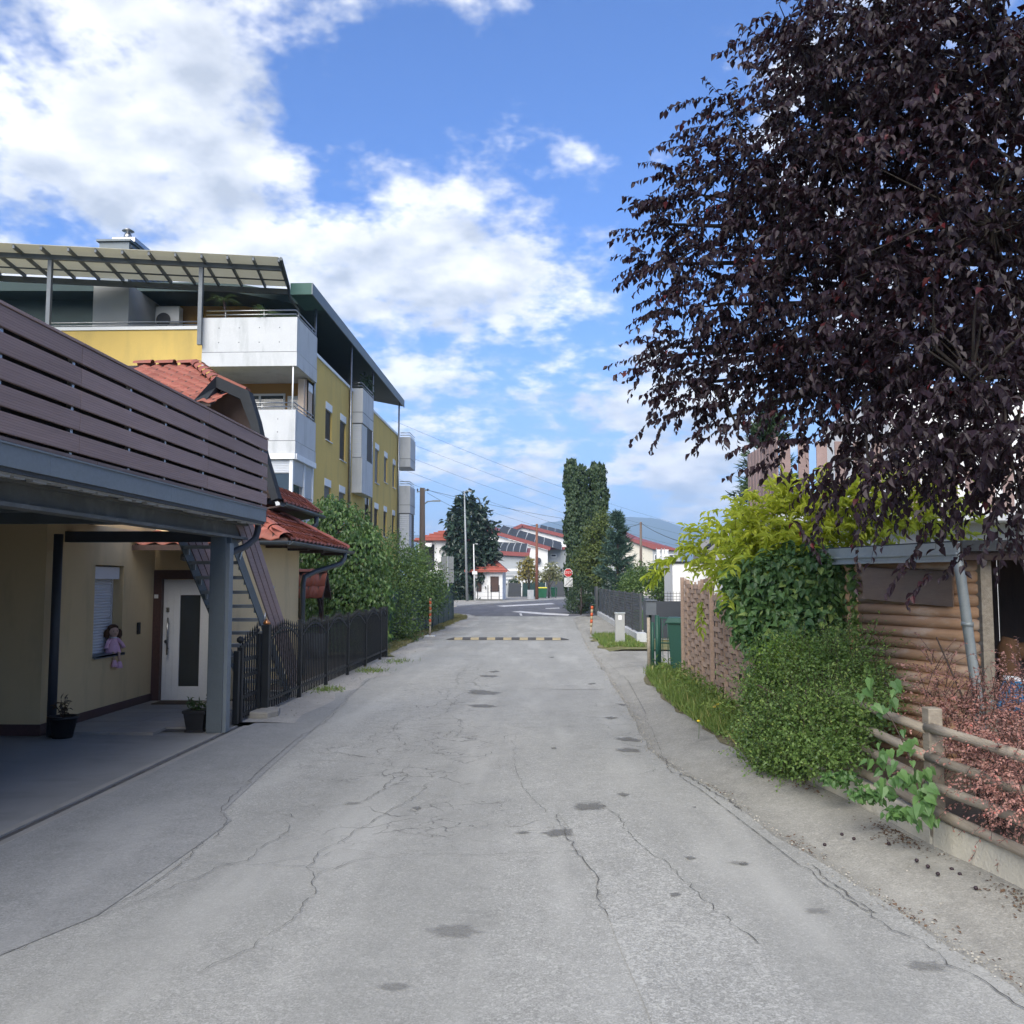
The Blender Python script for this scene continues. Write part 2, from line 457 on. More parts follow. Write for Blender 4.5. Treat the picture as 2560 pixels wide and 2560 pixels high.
# ------------------------------------------------------------------ ground materials
def asphalt_mat(name, c1, c2, speck=.5, cracks=True, stain=.3):
    m, t, b, o = base_mat(name)
    v, _ = coords(t, rnd=False)
    big = t.noise(v, .55, 5, .6)
    col = t.mix(t.mapr(big, .35, .65), tuple(x * .93 for x in c1), tuple(x * 1.05 for x in c2))
    mid = t.noise(v, 5.0, 6, .65)
    col = t.mix(t.mapr(mid, .38, .68, 0, .50), col, tuple(x * .70 for x in c1))
    fine = t.noise(v, 95, 2, .7)
    col = t.mix(t.mapr(fine, .50, .72, 0, speck), col, tuple(min(1, x * 1.75) for x in c1))
    col = t.mix(t.mapr(fine, .28, .48, speck, 0), col, tuple(x * .42 for x in c1))
    vs_ = t.node('ShaderNodeTexVoronoi'); t.put(vs_.inputs['Vector'], v); vs_.inputs['Scale'].default_value = 62
    sepc = t.node('ShaderNodeSeparateColor'); t.link(vs_.outputs['Color'], sepc.inputs[0])
    col = t.mix(t.mapr(sepc.outputs[0], .72, 1.0, 0, speck * .75), col, tuple(min(1, x * 1.5) for x in c2))
    col = t.mix(t.mapr(sepc.outputs[0], 0.0, .25, speck * .6, 0), col, tuple(x * .55 for x in c1))
    tr_ = t.noise(t.v('MULTIPLY', v, (1.1, .06, 1)), 1.0, 3, .5)
    col = t.mix(t.mapr(tr_, .42, .62, 0, .42), col, tuple(x * .80 for x in c1))
    st = t.noise(v, 1.3, 6, .7, .4)
    col = t.mix(t.mapr(st, .56, .72, 0, stain * 1.6), col, tuple(x * .6 for x in c1))
    bright = t.noise(t.v('MULTIPLY', v, (1.6, .25, 1)), 1.0, 3, .5)
    col = t.mix(t.mapr(bright, .50, .70, 0, .55), col, tuple(min(1, x * 1.25) for x in c2))
    h = t.m('MULTIPLY', fine, .55)
    if cracks:
        w = t.v('ADD', v, t.v('SCALE', t.node_noise_vec(v, 2.2), scale=.55))
        cr = None
        for sc_, wid in ((1.9, .018), (4.6, .020)):
            vo = t.node('ShaderNodeTexVoronoi'); vo.feature = 'DISTANCE_TO_EDGE'
            t.put(vo.inputs['Vector'], w); vo.inputs['Scale'].default_value = sc_
            x = t.mapr(vo.outputs['Distance'], 0.0, wid, 1, 0)
            gate = t.mapr(t.noise(v, 1.1 if sc_ < 3 else 1.7, 4, .6), .46, .60)
            x = t.m('MULTIPLY', x, gate)
            cr = x if cr is None else t.m('MAXIMUM', cr, x)
        # the tired lane left of the middle, where the surface has broken up
        mask = None
        for cx, cy, rx, ry in ((-1.75, 16.0, 1.25, 7.0), (-1.55, 10.2, 1.5, 3.0), (-1.0, 7.4, 1.6, 1.0), (1.1, 13.0, .6, 4.5)):
            q = t.v('MULTIPLY', t.v('SUBTRACT', v, (cx, cy, 0)), (1 / rx, 1 / ry, 0))
            x = t.mapr(t.v('LENGTH', q), .35, 1.1, 1, 0, True)
            mask = x if mask is None else t.m('MAXIMUM', mask, x)
        cr = t.m('MULTIPLY', cr, mask)
        col = t.mix(t.m('MULTIPLY', cr, .78), col, (.055, .053, .05))
        h = t.m('SUBTRACT', h, t.m('MULTIPLY', cr, 1.6))
    t.link(col, b.inputs['Base Color'])
    b.inputs['Roughness'].default_value = .88; b.inputs['Specular IOR Level'].default_value = .25
    bn = t.node('ShaderNodeBump'); bn.inputs['Strength'].default_value = .55; bn.inputs['Distance'].default_value = .008
    t.link(h, bn.inputs['Height']); t.link(bn.outputs[0], b.inputs['Normal'])
    return m
def node_noise_vec(s, vec, scale):
    n = s.node('ShaderNodeTexNoise'); s.put(n.inputs['Vector'], vec); n.inputs['Scale'].default_value = scale
    n.inputs['Detail'].default_value = 4
    return s.v('SUBTRACT', n.outputs['Color'], (.5, .5, .5))
NT.node_noise_vec = node_noise_vec

M_ROAD = asphalt_mat('old asphalt', (.262, .264, .250), (.295, .295, .278), .6)
M_ROADL = asphalt_mat('smooth asphalt patch', (.226, .230, .226), (.25, .252, .246), .45, False, .3)
M_ROADR = asphalt_mat('rough pale asphalt patch', (.272, .274, .26), (.305, .305, .288), .68, False, .3)
M_DARKAS = asphalt_mat('dark asphalt', (.105, .107, .118), (.125, .125, .135), .35, False, .2)
M_STAIN = mat('bitumen patch', (.16, .16, .16), (.215, .215, .21), 6, .9, .4, 120)
M_CRACK = mat('crack dirt', (.10, .098, .093), (.065, .064, .06), 9, .95, 0)
M_STRIP = asphalt_mat('concrete gutter strip', (.235, .23, .21), (.285, .28, .255), .5, False, .45)
M_YARD = mat('yard concrete', (.215, .215, .21), (.27, .27, .262), .9, .85, .15, 120, dirt=(.09, .09, .095), dirt_amt=.5, dirt_scale=1.1, dirt_stretch=(.6, 1.6, 1))
M_GRASSG = mat('dry turf ground', (.10, .115, .035), (.19, .17, .085), 2.5, .95, .6, 40, dirt=(.24, .21, .13), dirt_amt=.6, dirt_scale=1.6, bdist=.03)
M_TERR = mat('meadow', (.06, .085, .03), (.09, .10, .045), .4, .95, .3, 12)
M_SOIL = mat('garden soil', (.09, .07, .05), (.14, .11, .08), 3, .95, .6, 30, bdist=.03)
M_SAND = asphalt_mat('sandy edge', (.27, .262, .245), (.33, .32, .295), .45, False, .2)
M_LINE = mat('worn road paint', (.60, .60, .60), (.42, .42, .43), 3, .8, .1, 60, dirt=(.2, .2, .2), dirt_amt=.7, dirt_scale=3)
M_TILE = mat('porch paving', (.30, .285, .265), (.24, .23, .215), 2, .6, .05, 60, rv=.05)

# ------------------------------------------------------------------ ground sheets
def sheet(name, pts, m, z=None, parent=None, kind='structure', thick=0):
    pts = [Vector(p) for p in pts]
    if z is not None: pts = [Vector((p.x, p.y, z)) for p in pts]
    bm = bmesh.new()
    f = bm.faces.new([bm.verts.new(p) for p in pts])
    f.normal_update()
    if f.normal.z < 0: f.normal_flip()
    bmesh.ops.triangulate(bm, faces=bm.faces[:])
    me = bpy.data.meshes.new(name); bm.to_mesh(me); bm.free()
    o = link(name, me, m, parent)
    if kind: o['kind'] = kind
    return o
def loft(name, rows, m, parent=None, kind='structure', smooth=True):
    n = len(rows[0]); mb = MB()
    vs = [p for r_ in rows for p in r_]
    mb.add(vs, [(i * n + j, i * n + j + 1, (i + 1) * n + j + 1, (i + 1) * n + j) for i in range(len(rows) - 1) for j in range(n - 1)], smooth)
    o = mb.build(name, m, parent)
    if kind: o['kind'] = kind
    return o

terrain_pts = [(9000 * math.cos(a), 9000 * math.sin(a), -.14) for a in np.linspace(0, 2 * math.pi, 48, endpoint=False)]
sheet('terrain', terrain_pts, M_TERR)

EL = [G(*p) for p in ((985, 1640), (1053, 1602), (1105, 1577), (1175, 1546))]
ELx = [-3.95, -3.95, -3.93, -3.93] + [p.x for p in EL] + [-4.6, -6.5]
ELy = [-6, 12.0, 13, 21.0] + [p.y for p in EL] + [52.5, 55.0]
ER = [G(*p) for p in ((1900, 2057), (1780, 1969), (1687, 1922), (1619, 1870), (1573, 1777), (1521, 1695), (1464, 1612), (1438, 1560), (1432, 1545))]
ERx = [2.35, 2.2] + [p.x for p in ER] + [2.6, 5.0]
ERy = [-6, 4.5] + [p.y for p in ER] + [52.5, 55.0]
EB = [G(*p) for p in ((2560, 2250), (2300, 2120), (2010, 1965), (1870, 1895), (1790, 1850), (1700, 1790), (1640, 1730), (1612, 1690), (1572, 1655), (1500, 1620), (1465, 1580))]
EBx = [3.6, 3.2] + [p.x for p in EB] + [1.9, 3.2, 6]
EBy = [-6, 3.5] + [p.y for p in EB] + [42, 52.5, 55]
fL = lambda y: float(np.interp(y, ELy, ELx))
fR = lambda y: float(np.interp(y, ERy, ERx))
fB = lambda y: float(np.interp(y, EBy, EBx))
ys = list(np.arange(-6, 13, .5)) + list(np.arange(13, 31, 1.0)) + list(np.arange(31, 55.1, 2))
jit = lambda a: float(rng.normal(0, a))
rows = []
for y in ys:
    l, r_ = fL(y) , fR(y) + jit(.02)
    xs_ = np.linspace(l, r_, 13)
    rows.append([(x, y, 0.0) for i, x in enumerate(xs_)])
road = loft('road', rows, M_ROAD)
for o_ in (road,): pass
rows = []
for y in ys:
    a, b_ = fR(y) - .03, fB(y) + .06
    prof = [(0, -.002), (.10, -.03), (.22, -.045), (.34, -.028), (.45, .0), (.7, .03), (1, .055)]
    rows.append([(a + (b_ - a) * t_ + jit(.012), y, z_ - .004 + jit(.004)) for t_, z_ in prof])
loft('gutter_strip', rows, M_STRIP)
sheet('yard', [(-16, -6, -.006), (-4.17, -6, -.006), (-4.17, 11.9, -.006), (-4.4, 14.3, -.006), (-16, 14.3, -.006)], M_YARD)
sheet('garden_ground', [(-30, 14.3, -.03), (-3.9, 14.3, -.03), (-3.9, 24, -.03), (-30, 24, -.03)], M_SOIL)
# drain channel between yard and road
dr = thing('drainage_channel', 'long slotted drainage channel in concrete along the carport yard edge', 'drain', (-4.06, 4, 0))
mb = MB(); mb.box((-4.17, -6, -.12), (-4.10, 12.0, .0)); mb.box((-4.02, -6, -.12), (-3.93, 12.0, -.001)); mb.build('edge_beam', mat('channel concrete', (.24, .235, .22), (.30, .29, .27), 4, .9, .3, 90), dr)
mb = MB(); mb.box((-4.10, -6, -.12), (-4.02, 12.0, -.05)); mb.build('channel_floor', M_CRACK, dr)
mb = MB()
for k in range(36): mb.box((-4.095, -6 + k * .5, -.035), (-4.025, -6 + k * .5 + .47, -.012))
mb.build('grate', mat('steel grate', (.10, .10, .105), (.16, .15, .14), 5, .6, .2, 50, metal=.4), dr)
# sandy verge beside the fence and grass verges
rows = []
for y in np.arange(12.2, 56, .8):
    rows.append([(fL(y) + .55 + jit(.1), y, .003), (fL(y) + .1, y, .016 + jit(.004)), (fL(y) - .3, y, .01), (fL(y) - .8, y, -.02)])
loft('sandy_verge', rows, M_SAND)
rows = []
for y in np.arange(22.8, 52.5, .8):
    l = fL(y)
    rows.append([(l - .18 + jit(.12), y, .018), (l - .5, y, .06 + jit(.015)), (l - 1.2, y, .07 + jit(.02)), (l - 3.0, y, .0)])
loft('grass_verge', rows, M_GRASSG)
rows = []
for y in np.arange(9.2, 19.0, .5):
    l = fB(y)
    rows.append([(l - .04 + jit(.05), y, .045), (l + .25, y, .10 + jit(.02)), (l + .8, y, .10), (l + 9, y, .06)])
loft('weedy_verge', rows, mat('weedy soil', (.10, .095, .05), (.16, .14, .085), 4, .95, .6, 40, bdist=.03))
rows = []
for y in np.arange(24.4, 31.2, .5):
    l = fB(y)
    rows.append([(l - .02 + jit(.06), y, .045), (l + .3, y, .10 + jit(.02)), (l + 1.0, y, .11), (l + 3.0, y, .06)])
loft('lawn_verge', rows, M_GRASSG)
loft('gate_apron', [[(fB(y) + .0, y, .046), (fB(y) + .4, y, .058), (8, y, .058)] for y in np.arange(18.2, 25.0, .5)], M_STRIP)
loft('driveway', [[(fB(y) + .0, y, .046), (fB(y) + .4, y, .058), (8, y, .058)] for y in np.arange(30.8, 50.1, .8)], M_STRIP)
sheet('garden_bed', [(3.5, -5, .12), (30, -5, .12), (30, 11, .12), (2.62, 11, .12), (2.6, 8.6, .12), (2.80, 6.9, .12), (3.0, 5.6, .12), (3.35, 2.5, .12)], M_SOIL)
sheet('lawn', [(3.3, 19.2, .06), (30, 19.2, .06), (30, 60, .06), (3.3, 60, .06)], mat('lawn', (.05, .10, .02), (.075, .13, .03), 3, .95, .4, 60))

# junction: darker cross road, pavement beyond, painted lines
jn = [G(*p, -.004) for p in ((1190, 1541), (1425, 1541))]
sheet('cross_road', [(-60, 50, .004), (-6.6, 54.2, .004), jn[0] + Vector((0, 0, .012)), jn[1] + Vector((0, 0, .012)), (6.5, 54.0, .004), (60, 62, .004), (60, 124, .004), G(1440, 1497), G(1137, 1516), (-60, 62, .004)], M_DARKAS, z=.008)
sheet('far_pavement', [G(1440, 1497), (60, 124, 0), (60, 135, 0), (-60, 100, 0), (-60, 62, 0), G(1137, 1516)], M_SAND, z=.07)
def paint(px):
    return sheet('road_marking', [G(*p) for p in px], M_LINE, z=.014)
tag(paint([(1278, 1530), (1300, 1528), (1370, 1533), (1424, 1536), (1420, 1540), (1360, 1537)]))
paint([(1298, 1534), (1304, 1534), (1306, 1540), (1301, 1540)])
paint([(1240, 1515), (1380, 1508), (1388, 1510.5), (1260, 1517)])
paint([(1362, 1521), (1398, 1519.5), (1400, 1521.5), (1366, 1522.5)])
mbk = MB()
kp = [G(*p) for p in ((1137, 1518), (1180, 1514.5), (1240, 1510.5), (1320, 1505), (1380, 1501), (1440, 1498))]
for a_, b_ in zip(kp[:-1], kp[1:]): mbk.bar(a_ + Vector((0, .1, .04)), b_ + Vector((0, .1, .04)), .25, .14)
mbk.build('kerb', mat('kerb stone', (.38, .37, .35), (.45, .44, .41), 3, .9, .2, 40), kind='structure')

# asphalt repairs and cracks: thin sheets lying on the road
def zoomB(x, y): return 900 + x / 1.932, 1560 + y / 1.932
def zoomA(x, y): return x / 1.932, 1560 + y / 1.932
sheet('asphalt_repair', [G(0, 2390)] + [G(*zoomA(*p)) for p in ((470, 1410), (760, 1210), (1000, 1040), (1120, 950), (1080, 905), (1300, 700), (1550, 480), (1700, 340), (1880, 190))]
      + [(-3.93, 22.0, 0), (-3.93, 12.2, 0), (-3.93, 3.6, 0), (-2.75, 3.6, 0)], M_ROADL, z=.004, parent=road, kind=None)
sheet('asphalt_repair', [G(*zoomB(*p)) for p in ((960, 920), (1030, 1010), (1080, 1130), (1150, 1270), (1200, 1420), (1260, 1580), (1340, 1760), (1480, 2100), (2450, 2100), (2060, 1680), (1900, 1520), (1700, 1350), (1500, 1180), (1380, 1060), (1240, 930), (1190, 895), (1040, 905))],
      M_ROADR, z=.004, parent=road, kind=None)
sheet('asphalt_repair', [G(*zoomB(*p)) for p in ((890, 262), (1110, 268), (1165, 272), (1172, 318), (920, 316))], M_ROADR, z=.0045, parent=road, kind=None)
PATCHES = [[(515, 320), (600, 321), (680, 332), (655, 345), (540, 342)], [(578, 248), (640, 248), (676, 253), (640, 259), (590, 257)], [(618, 230), (660, 227), (676, 232), (640, 236)],
           [(515, 392), (600, 388), (655, 396), (640, 405), (540, 403)], [(1225, 553), (1290, 548), (1365, 562), (1345, 571), (1270, 566)], [(1228, 610), (1290, 600), (1355, 608), (1345, 622), (1270, 620)],
           [(1175, 455), (1210, 449), (1252, 455), (1215, 462)], [(1236, 386), (1270, 387), (1298, 396), (1262, 396)], [(1035, 874), (1150, 864), (1185, 884), (1160, 900), (1040, 902)],
           [(880, 1010), (940, 995), (1020, 993), (1030, 1025), (920, 1030)], [(1235, 825), (1270, 817), (1308, 826), (1280, 836)], [(1490, 1305), (1540, 1302), (1556, 1316), (1510, 1324)],
           [(1565, 1130), (1600, 1125), (1625, 1136), (1590, 1142)], [(1822, 1162), (1860, 1154), (1880, 1164), (1850, 1172)], [(250, 890), (285, 884), (300, 896), (270, 902)],
           [(1100, 290), (1136, 286), (1140, 292), (1105, 295)], [(905, 160), (940, 160), (930, 165)], [(920, 600), (945, 598), (950, 606), (925, 607)], [(745, 1010), (790, 1004), (828, 1012), (780, 1018)], [(1600, 886), (1625, 885), (1622, 893)]]
def soft_patch_mat(amax=.85, name='bitumen patch'):
    m, t, b, o = base_mat(name)
    v, _ = coords(t, rnd=False)
    fine = t.noise(v, 95, 2, .7); col = t.mix(t.mapr(fine, .3, .7), (.095, .095, .094), (.20, .20, .195))
    t.link(col, b.inputs['Base Color']); b.inputs['Roughness'].default_value = .9; b.inputs['Specular IOR Level'].default_value = .2
    at = t.node('ShaderNodeAttribute'); at.attribute_name = 'edge'
    a = t.m('ADD', at.outputs['Fac'], t.m('MULTIPLY', t.m('SUBTRACT', t.noise(v, 14, 5, .7), .5), .9))
    tr = t.node('ShaderNodeBsdfTransparent'); mx = t.node('ShaderNodeMixShader')
    t.link(t.mapr(a, .12, .5, 0, amax), mx.inputs[0]); t.link(tr.outputs[0], mx.inputs[1]); t.link(b.outputs[0], mx.inputs[2]); t.link(mx.outputs[0], o.inputs['Surface'])
    return m
M_SOFT = soft_patch_mat(.62); M_STAINF = soft_patch_mat(.34, 'oil stain')
def soft_patch(P, grow=1.25, z=.008, jag=.10, m=None, name='bitumen_patch'):
    c = sum(P, Vector()) / len(P); ring = []
    for a, b_ in zip(P, P[1:] + P[:1]):
        for k in range(6):
            q = a.lerp(b_, k / 6); ring.append(c + (q - c) * grow * float(rng.normal(1.0, jag)))
    n = len(ring); mid = [c.lerp(q, .5) for q in ring]
    me = bpy.data.meshes.new('bitumen_patch')
    me.from_pydata([(c.x, c.y, z)] + [(q.x, q.y, z) for q in mid] + [(q.x, q.y, z) for q in ring], [], [(0, 1 + i, 1 + (i + 1) % n) for i in range(n)] + [(1 + i, 1 + n + i, 1 + n + (i + 1) % n, 1 + (i + 1) % n) for i in range(n)])
    at = me.attributes.new('edge', 'FLOAT', 'POINT'); at.data.foreach_set('value', np.array([1.0] + [.62] * n + [0.0] * n, np.float32))
    return link(name, me, m or M_SOFT, road)
for p_ in PATCHES:
    soft_patch([G(*zoomB(*q)) for q in p_])
for px, py, r_ in ((1140, 2330, .10), (985, 2470, .05), (2320, 2420, .07), (1850, 2160, .05), (880, 2010, .05), (2040, 2280, .05)):
    c_ = G(px, py); soft_patch([c_ + Vector((math.cos(a) * r_ * 1.6, math.sin(a) * r_, 0)) for a in np.linspace(0, 5.2, 6)], 1.2, .0085, .15, M_STAINF, 'oil_stain')
def crack(pts, w=.016, z=.0115, jig=.035):
    P = [G(*p) for p in pts]
    path = []
    for a, b_ in zip(P[:-1], P[1:]):
        k = max(2, int((b_ - a).length / .05))
        for i in range(k): path.append(a.lerp(b_, i / k))
    path.append(P[-1])
    n = len(path); mb = MB(); vs = []
    off = np.cumsum(rng.normal(0, .016, n)); off -= np.linspace(off[0], off[-1], n)
    for i, p in enumerate(path):
        d = (path[min(i + 1, n - 1)] - path[max(i - 1, 0)]).normalized(); s_ = Vector((-d.y, d.x, 0))
        ww = .31 * w * rng.uniform(.15, 1.0) * (.25 if i in (0, n - 1) else 1) * (1 + p.y * .02)
        c = p + s_ * float(np.clip(off[i], -jig * 2, jig * 2))
        vs += [(c.x - s_.x * ww / 2, c.y - s_.y * ww / 2, z), (c.x + s_.x * ww / 2, c.y + s_.y * ww / 2, z)]
    mb.add(vs, [(2 * i, 2 * i + 1, 2 * i + 3, 2 * i + 2) for i in range(n - 1)])
    return mb.build('crack', M_CRACK, road)
A = lambda *ps: [zoomA(*p) for p in ps]
B = lambda *ps: [zoomB(*p) for p in ps]
crack(A((0, 1600), (120, 1575), (200, 1530)), .02)
crack(A((470, 1410), (760, 1210), (1000, 1040), (1120, 950), (1080, 905), (1300, 700), (1550, 480), (1700, 340), (1880, 190)), .02)
crack(A((1120, 930), (1270, 918), (1400, 915), (1500, 900), (1680, 880), (1780, 855), (1860, 805), (1932, 770)), .012)
crack(A((300, 1490), (520, 1380), (740, 1310), (960, 1235), (1090, 1165), (1200, 1150), (1320, 1050), (1400, 980), (1370, 960), (1400, 918)), .017)
crack(A((850, 1165), (1050, 1168), (1250, 1165), (1380, 1130), (1560, 1130), (1640, 1090)), .013)
crack(A((930, 1705), (1040, 1650), (1200, 1570), (1300, 1480), (1400, 1400), (1470, 1310), (1530, 1230), (1520, 1180), (1580, 1110), (1660, 1060), (1720, 1000), (1800, 940)), .017)
crack(A((1300, 1170), (1500, 1175), (1600, 1200), (1720, 1155), (1932, 1130)) + B((200, 1125), (400, 1120), (600, 1125), (800, 1115), (930, 1115), (990, 1100)), .015)
crack(A((1640, 1090), (1760, 1100), (1860, 1130), (1932, 1140)), .012)
crack(A((1530, 1230), (1600, 1190), (1700, 1150)), .014)
crack(A((1430, 965), (1530, 958)), .01)
crack(B((750, 530), (760, 620), (790, 720), (830, 810), (890, 920)), .012)
crack(B((960, 920), (1000, 980), (1040, 1050), (1070, 1110), (1120, 1190), (1150, 1280), (1180, 1370), (1200, 1420)), .024)
crack(B((1000, 1100), (1070, 1103)), .05)
crack(B((1190, 895), (1240, 930), (1320, 1000), (1400, 1070), (1480, 1140), (1560, 1220), (1640, 1290), (1740, 1390), (1830, 1470), (1932, 1560)), .02)
crack(B((1040, 872), (1150, 864), (1190, 890)), .03)
for a_ in (((0, 860), (100, 800), (180, 730), (240, 690)), ((60, 960), (200, 880), (340, 770)), ((450, 550), (490, 505), (480, 460)), ((470, 540), (620, 545), (700, 525)), ((300, 640), (350, 625), (420, 632)),
           ((170, 405), (300, 405), (460, 410)), ((380, 310), (500, 318), (520, 330)), ((360, 400), (420, 350), (470, 290), (500, 220), (560, 190)), ((390, 440), (440, 400), (470, 360), (510, 330)),
           ((540, 210), (600, 240), (560, 280), (580, 320)), ((300, 460), (380, 440), (450, 445), (470, 480)), ((520, 370), (590, 362), (640, 375), (690, 378)), ((240, 545), (330, 560), (350, 590)),
           ((430, 660), (520, 640), (600, 640), (630, 620)), ((1330, 740), (1380, 725), (1420, 700)), ((1290, 640), (1380, 635)), ((1100, 440), (1150, 430)), ((280, 290), (420, 290)), ((625, 165), (740, 160)),
           ((140, 530), (180, 480), (260, 450)), ((170, 540), (210, 590)), ((340, 560), (420, 545), (450, 520)), ((700, 560), (730, 540), (930, 527))):
    crack(B(*a_), .02)
crack([(1490, 1640), (1560, 1700), (1600, 1780), (1640, 1890), (1690, 1922)], .02, .012)

crack([(1640, 1885), (1687, 1926), (1775, 1973), (1890, 2058), (2090, 2205), (2290, 2345), (2480, 2470), (2600, 2560)], .030, .010, .05)
crack([(1700, 1935), (1790, 1985), (1860, 2035)], .045, .0095, .06)
crack([(2030, 2165), (2130, 2240), (2200, 2290)], .035, .0095, .06)
# far hills
M_HILL = mat('wooded hills', (.035, .055, .03), (.05, .07, .035), .004, .95, 0)
sil = [(-900, 1395), (200, 1375), (700, 1360), (1000, 1362), (1032, 1348), (1060, 1340), (1120, 1345), (1180, 1343), (1215, 1335), (1290, 1325), (1340, 1312), (1400, 1303), (1440, 1304), (1480, 1310), (1530, 1303), (1570, 1297), (1600, 1298),
       (1640, 1305), (1700, 1320), (1750, 1328), (1800, 1330), (1850, 1350), (1950, 1370), (2150, 1385), (2600, 1390), (3600, 1400)]
HD = 4200.0
rows = []
xs_ = np.linspace(-4200, 5200, 260)
sx = np.array([AY(p[0], p[1], HD).x for p in sil]); sz = np.array([AY(p[0], p[1], HD).z for p in sil])
base = np.interp(xs_, sx, sz) + 4 * np.sin(xs_ * .031) + 3 * np.sin(xs_ * .083 + 1)
for k in range(13):
    t_ = k / 12
    yy = HD - 1100 + 2200 * t_
    hh = math.sin(math.pi * t_) ** .8
    rows.append([(x, yy, -1 + (b_ + 1) * hh * (1 + (.04 * math.sin(x * .012 + k * 2.1) if k != 6 else 0))) for x, b_ in zip(xs_, base)])
loft('hills', rows, M_HILL)

# ================================================================== LEFT: carport with roof terrace, house, iron fence
M_STEEL = mat('weathered grey steel', (.125, .148, .162), (.10, .12, .132), 2.5, .6, .1, 60, metal=.25, dirt=(.10, .11, .11), dirt_amt=.4, dirt_stretch=(4, 4, .6))
M_DARKST = mat('dark painted steel', (.035, .04, .05), (.05, .055, .065), 3, .5, .1, 60)
M_FASC = mat('grey blue sheet metal', (.175, .205, .225), (.15, .175, .195), 1.2, .55, .06, 30, dirt=(.15, .17, .18), dirt_amt=.5, dirt_stretch=(1, 1.2, .5))
M_WPC = grooved_mat('brown composite board', (.31, .225, .212), (.25, .18, .17))
M_WPCE = wood_mat('faded composite edge board', (.19, .145, .14), (.13, .10, .10), (40, .8, 40), 1.2, .10, .3, .75, dirt=(.30, .24, .22), dirt_amt=.5)
M_PLASTER = mat('house plaster yellow', (.66, .51, .29), (.61, .47, .265), 1.0, .9, .35, 130, dirt=(.36, .29, .18), dirt_amt=.55, dirt_scale=1.3, dirt_stretch=(1.5, 1.5, .4), bdist=.004)
M_PLINTH = mat('brown granite', (.10, .055, .05), (.06, .035, .035), 30, .35, .05, 90)
M_WHITE = mat('white paint', (.72, .73, .75), (.66, .68, .70), 2, .4, .03, 40)
M_SHUT = mat('white shutter', (.66, .69, .74), (.60, .63, .68), 2, .45, .03, 40)
M_TILE_R = mat('red roof tile', (.29, .09, .062), (.215, .068, .05), 5, .6, .2, 60, rv=.16, dirt=(.14, .07, .055), dirt_amt=.5, dirt_scale=4)
M_GUT = mat('dark zinc gutter', (.055, .065, .075), (.085, .10, .11), 3, .45, .05, 40, metal=.4)
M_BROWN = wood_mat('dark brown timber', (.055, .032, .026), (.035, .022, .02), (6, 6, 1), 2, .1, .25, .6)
M_DGLASS = glass_mat('door glass', (.035, .04, .042), .08)
M_BLACKP = mat('black plastic', (.012, .012, .014), (.02, .02, .022), 4, .5, .05, 60)
M_CHROME = mat('brushed steel', (.35, .36, .37), (.30, .31, .32), 5, .3, .02, 60, metal=.9)
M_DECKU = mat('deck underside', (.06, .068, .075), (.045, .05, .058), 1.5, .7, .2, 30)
M_OLDCON = mat('stained beam concrete', (.15, .155, .15), (.11, .115, .11), 2.5, .9, .3, 60, dirt=(.32, .32, .30), dirt_amt=.4, dirt_scale=3)

XC = -3.9                      # outer edge of the carport
cp = thing('carport', 'grey steel carport with flat roof terrace beside the yellow house', 'carport', (-6.8, 8, 0))
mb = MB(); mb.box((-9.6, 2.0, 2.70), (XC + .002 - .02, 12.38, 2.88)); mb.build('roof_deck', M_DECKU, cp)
for i, (y0, y1) in enumerate(((2.0, 4.4), (4.402, 6.9), (6.902, 9.2), (9.202, 12.4))):
    mb = MB(); mb.box((XC - .018, y0, 2.735), (XC, y1, 2.90)); mb.box((XC - .06, y0, 2.898), (XC + .012, y1, 2.912))
    mb.build('fascia_panel', M_FASC, cp)
mb = MB(); mb.box((-9.6, 12.382, 2.735), (XC, 12.40, 2.90)); mb.build('fascia_panel', M_FASC, cp)
mb = MB(); mb.box((XC - .10, 2.0, 2.685), (XC - .04, 12.3, 2.70))
for k in range(40):
    y = 2 + k * .25
    mb.box((XC - .10, y, 2.685 - rng.uniform(.004, .02)), (XC - .045, y + rng.uniform(.1, .25), 2.684))
mb.build('plaster_drip', mat('crumbling plaster', (.40, .39, .36), (.30, .29, .27), 6, .95, .4, 60), cp)
mb = MB(); mb.box((-4.235, 2.0, 2.515), (-4.205, 12.3, 2.69)); mb.box((-4.30, 2.0, 2.48), (-4.12, 12.3, 2.513)); mb.box((-4.30, 2.0, 2.672), (-4.12, 12.3, 2.696))
mb.build('edge_beam', M_OLDCON, cp)
for y in (3.2, 4.9, 6.6, 8.3, 10.0):
    mb = MB(); mb.box((-9.5, y - .06, 2.56), (-4.31, y + .06, 2.70)); mb.build('joist', M_STEEL, cp)
mb = MB(); mb.box((-6.75, 11.52, 2.42), (-4.31, 11.66, 2.56)); mb.build('cross_beam', M_DARKST, cp)
mb = MB(); mb.box((-9.6, 2.0, 0), (-4.6, 2.2, 2.7)); mb.build('end_wall', M_PLASTER, cp); mb = MB(); mb.box((-9.6, 2.2, 0), (-9.4, 11.08, 2.7)); mb.build('side_wall', M_PLASTER, cp)  # unseen end and side walls, added to block light and darken the carport
def hcolumn(cx, cy, z1, w=.20, d=.22):
    mb = MB()
    mb.box((cx - w / 2, cy - d / 2, 0), (cx + w / 2, cy - d / 2 + .018, z1)); mb.box((cx - w / 2, cy + d / 2 - .018, 0), (cx + w / 2, cy + d / 2, z1))
    mb.box((cx - .008, cy - d / 2 + .018, 0), (cx + .008, cy + d / 2 - .018, z1))
    return mb
hcolumn(-4.20, 11.50, 2.48).build('post', M_STEEL, cp, .004)
hcolumn(-4.20, 4.3, 2.48).build('post', M_STEEL, cp, .004)
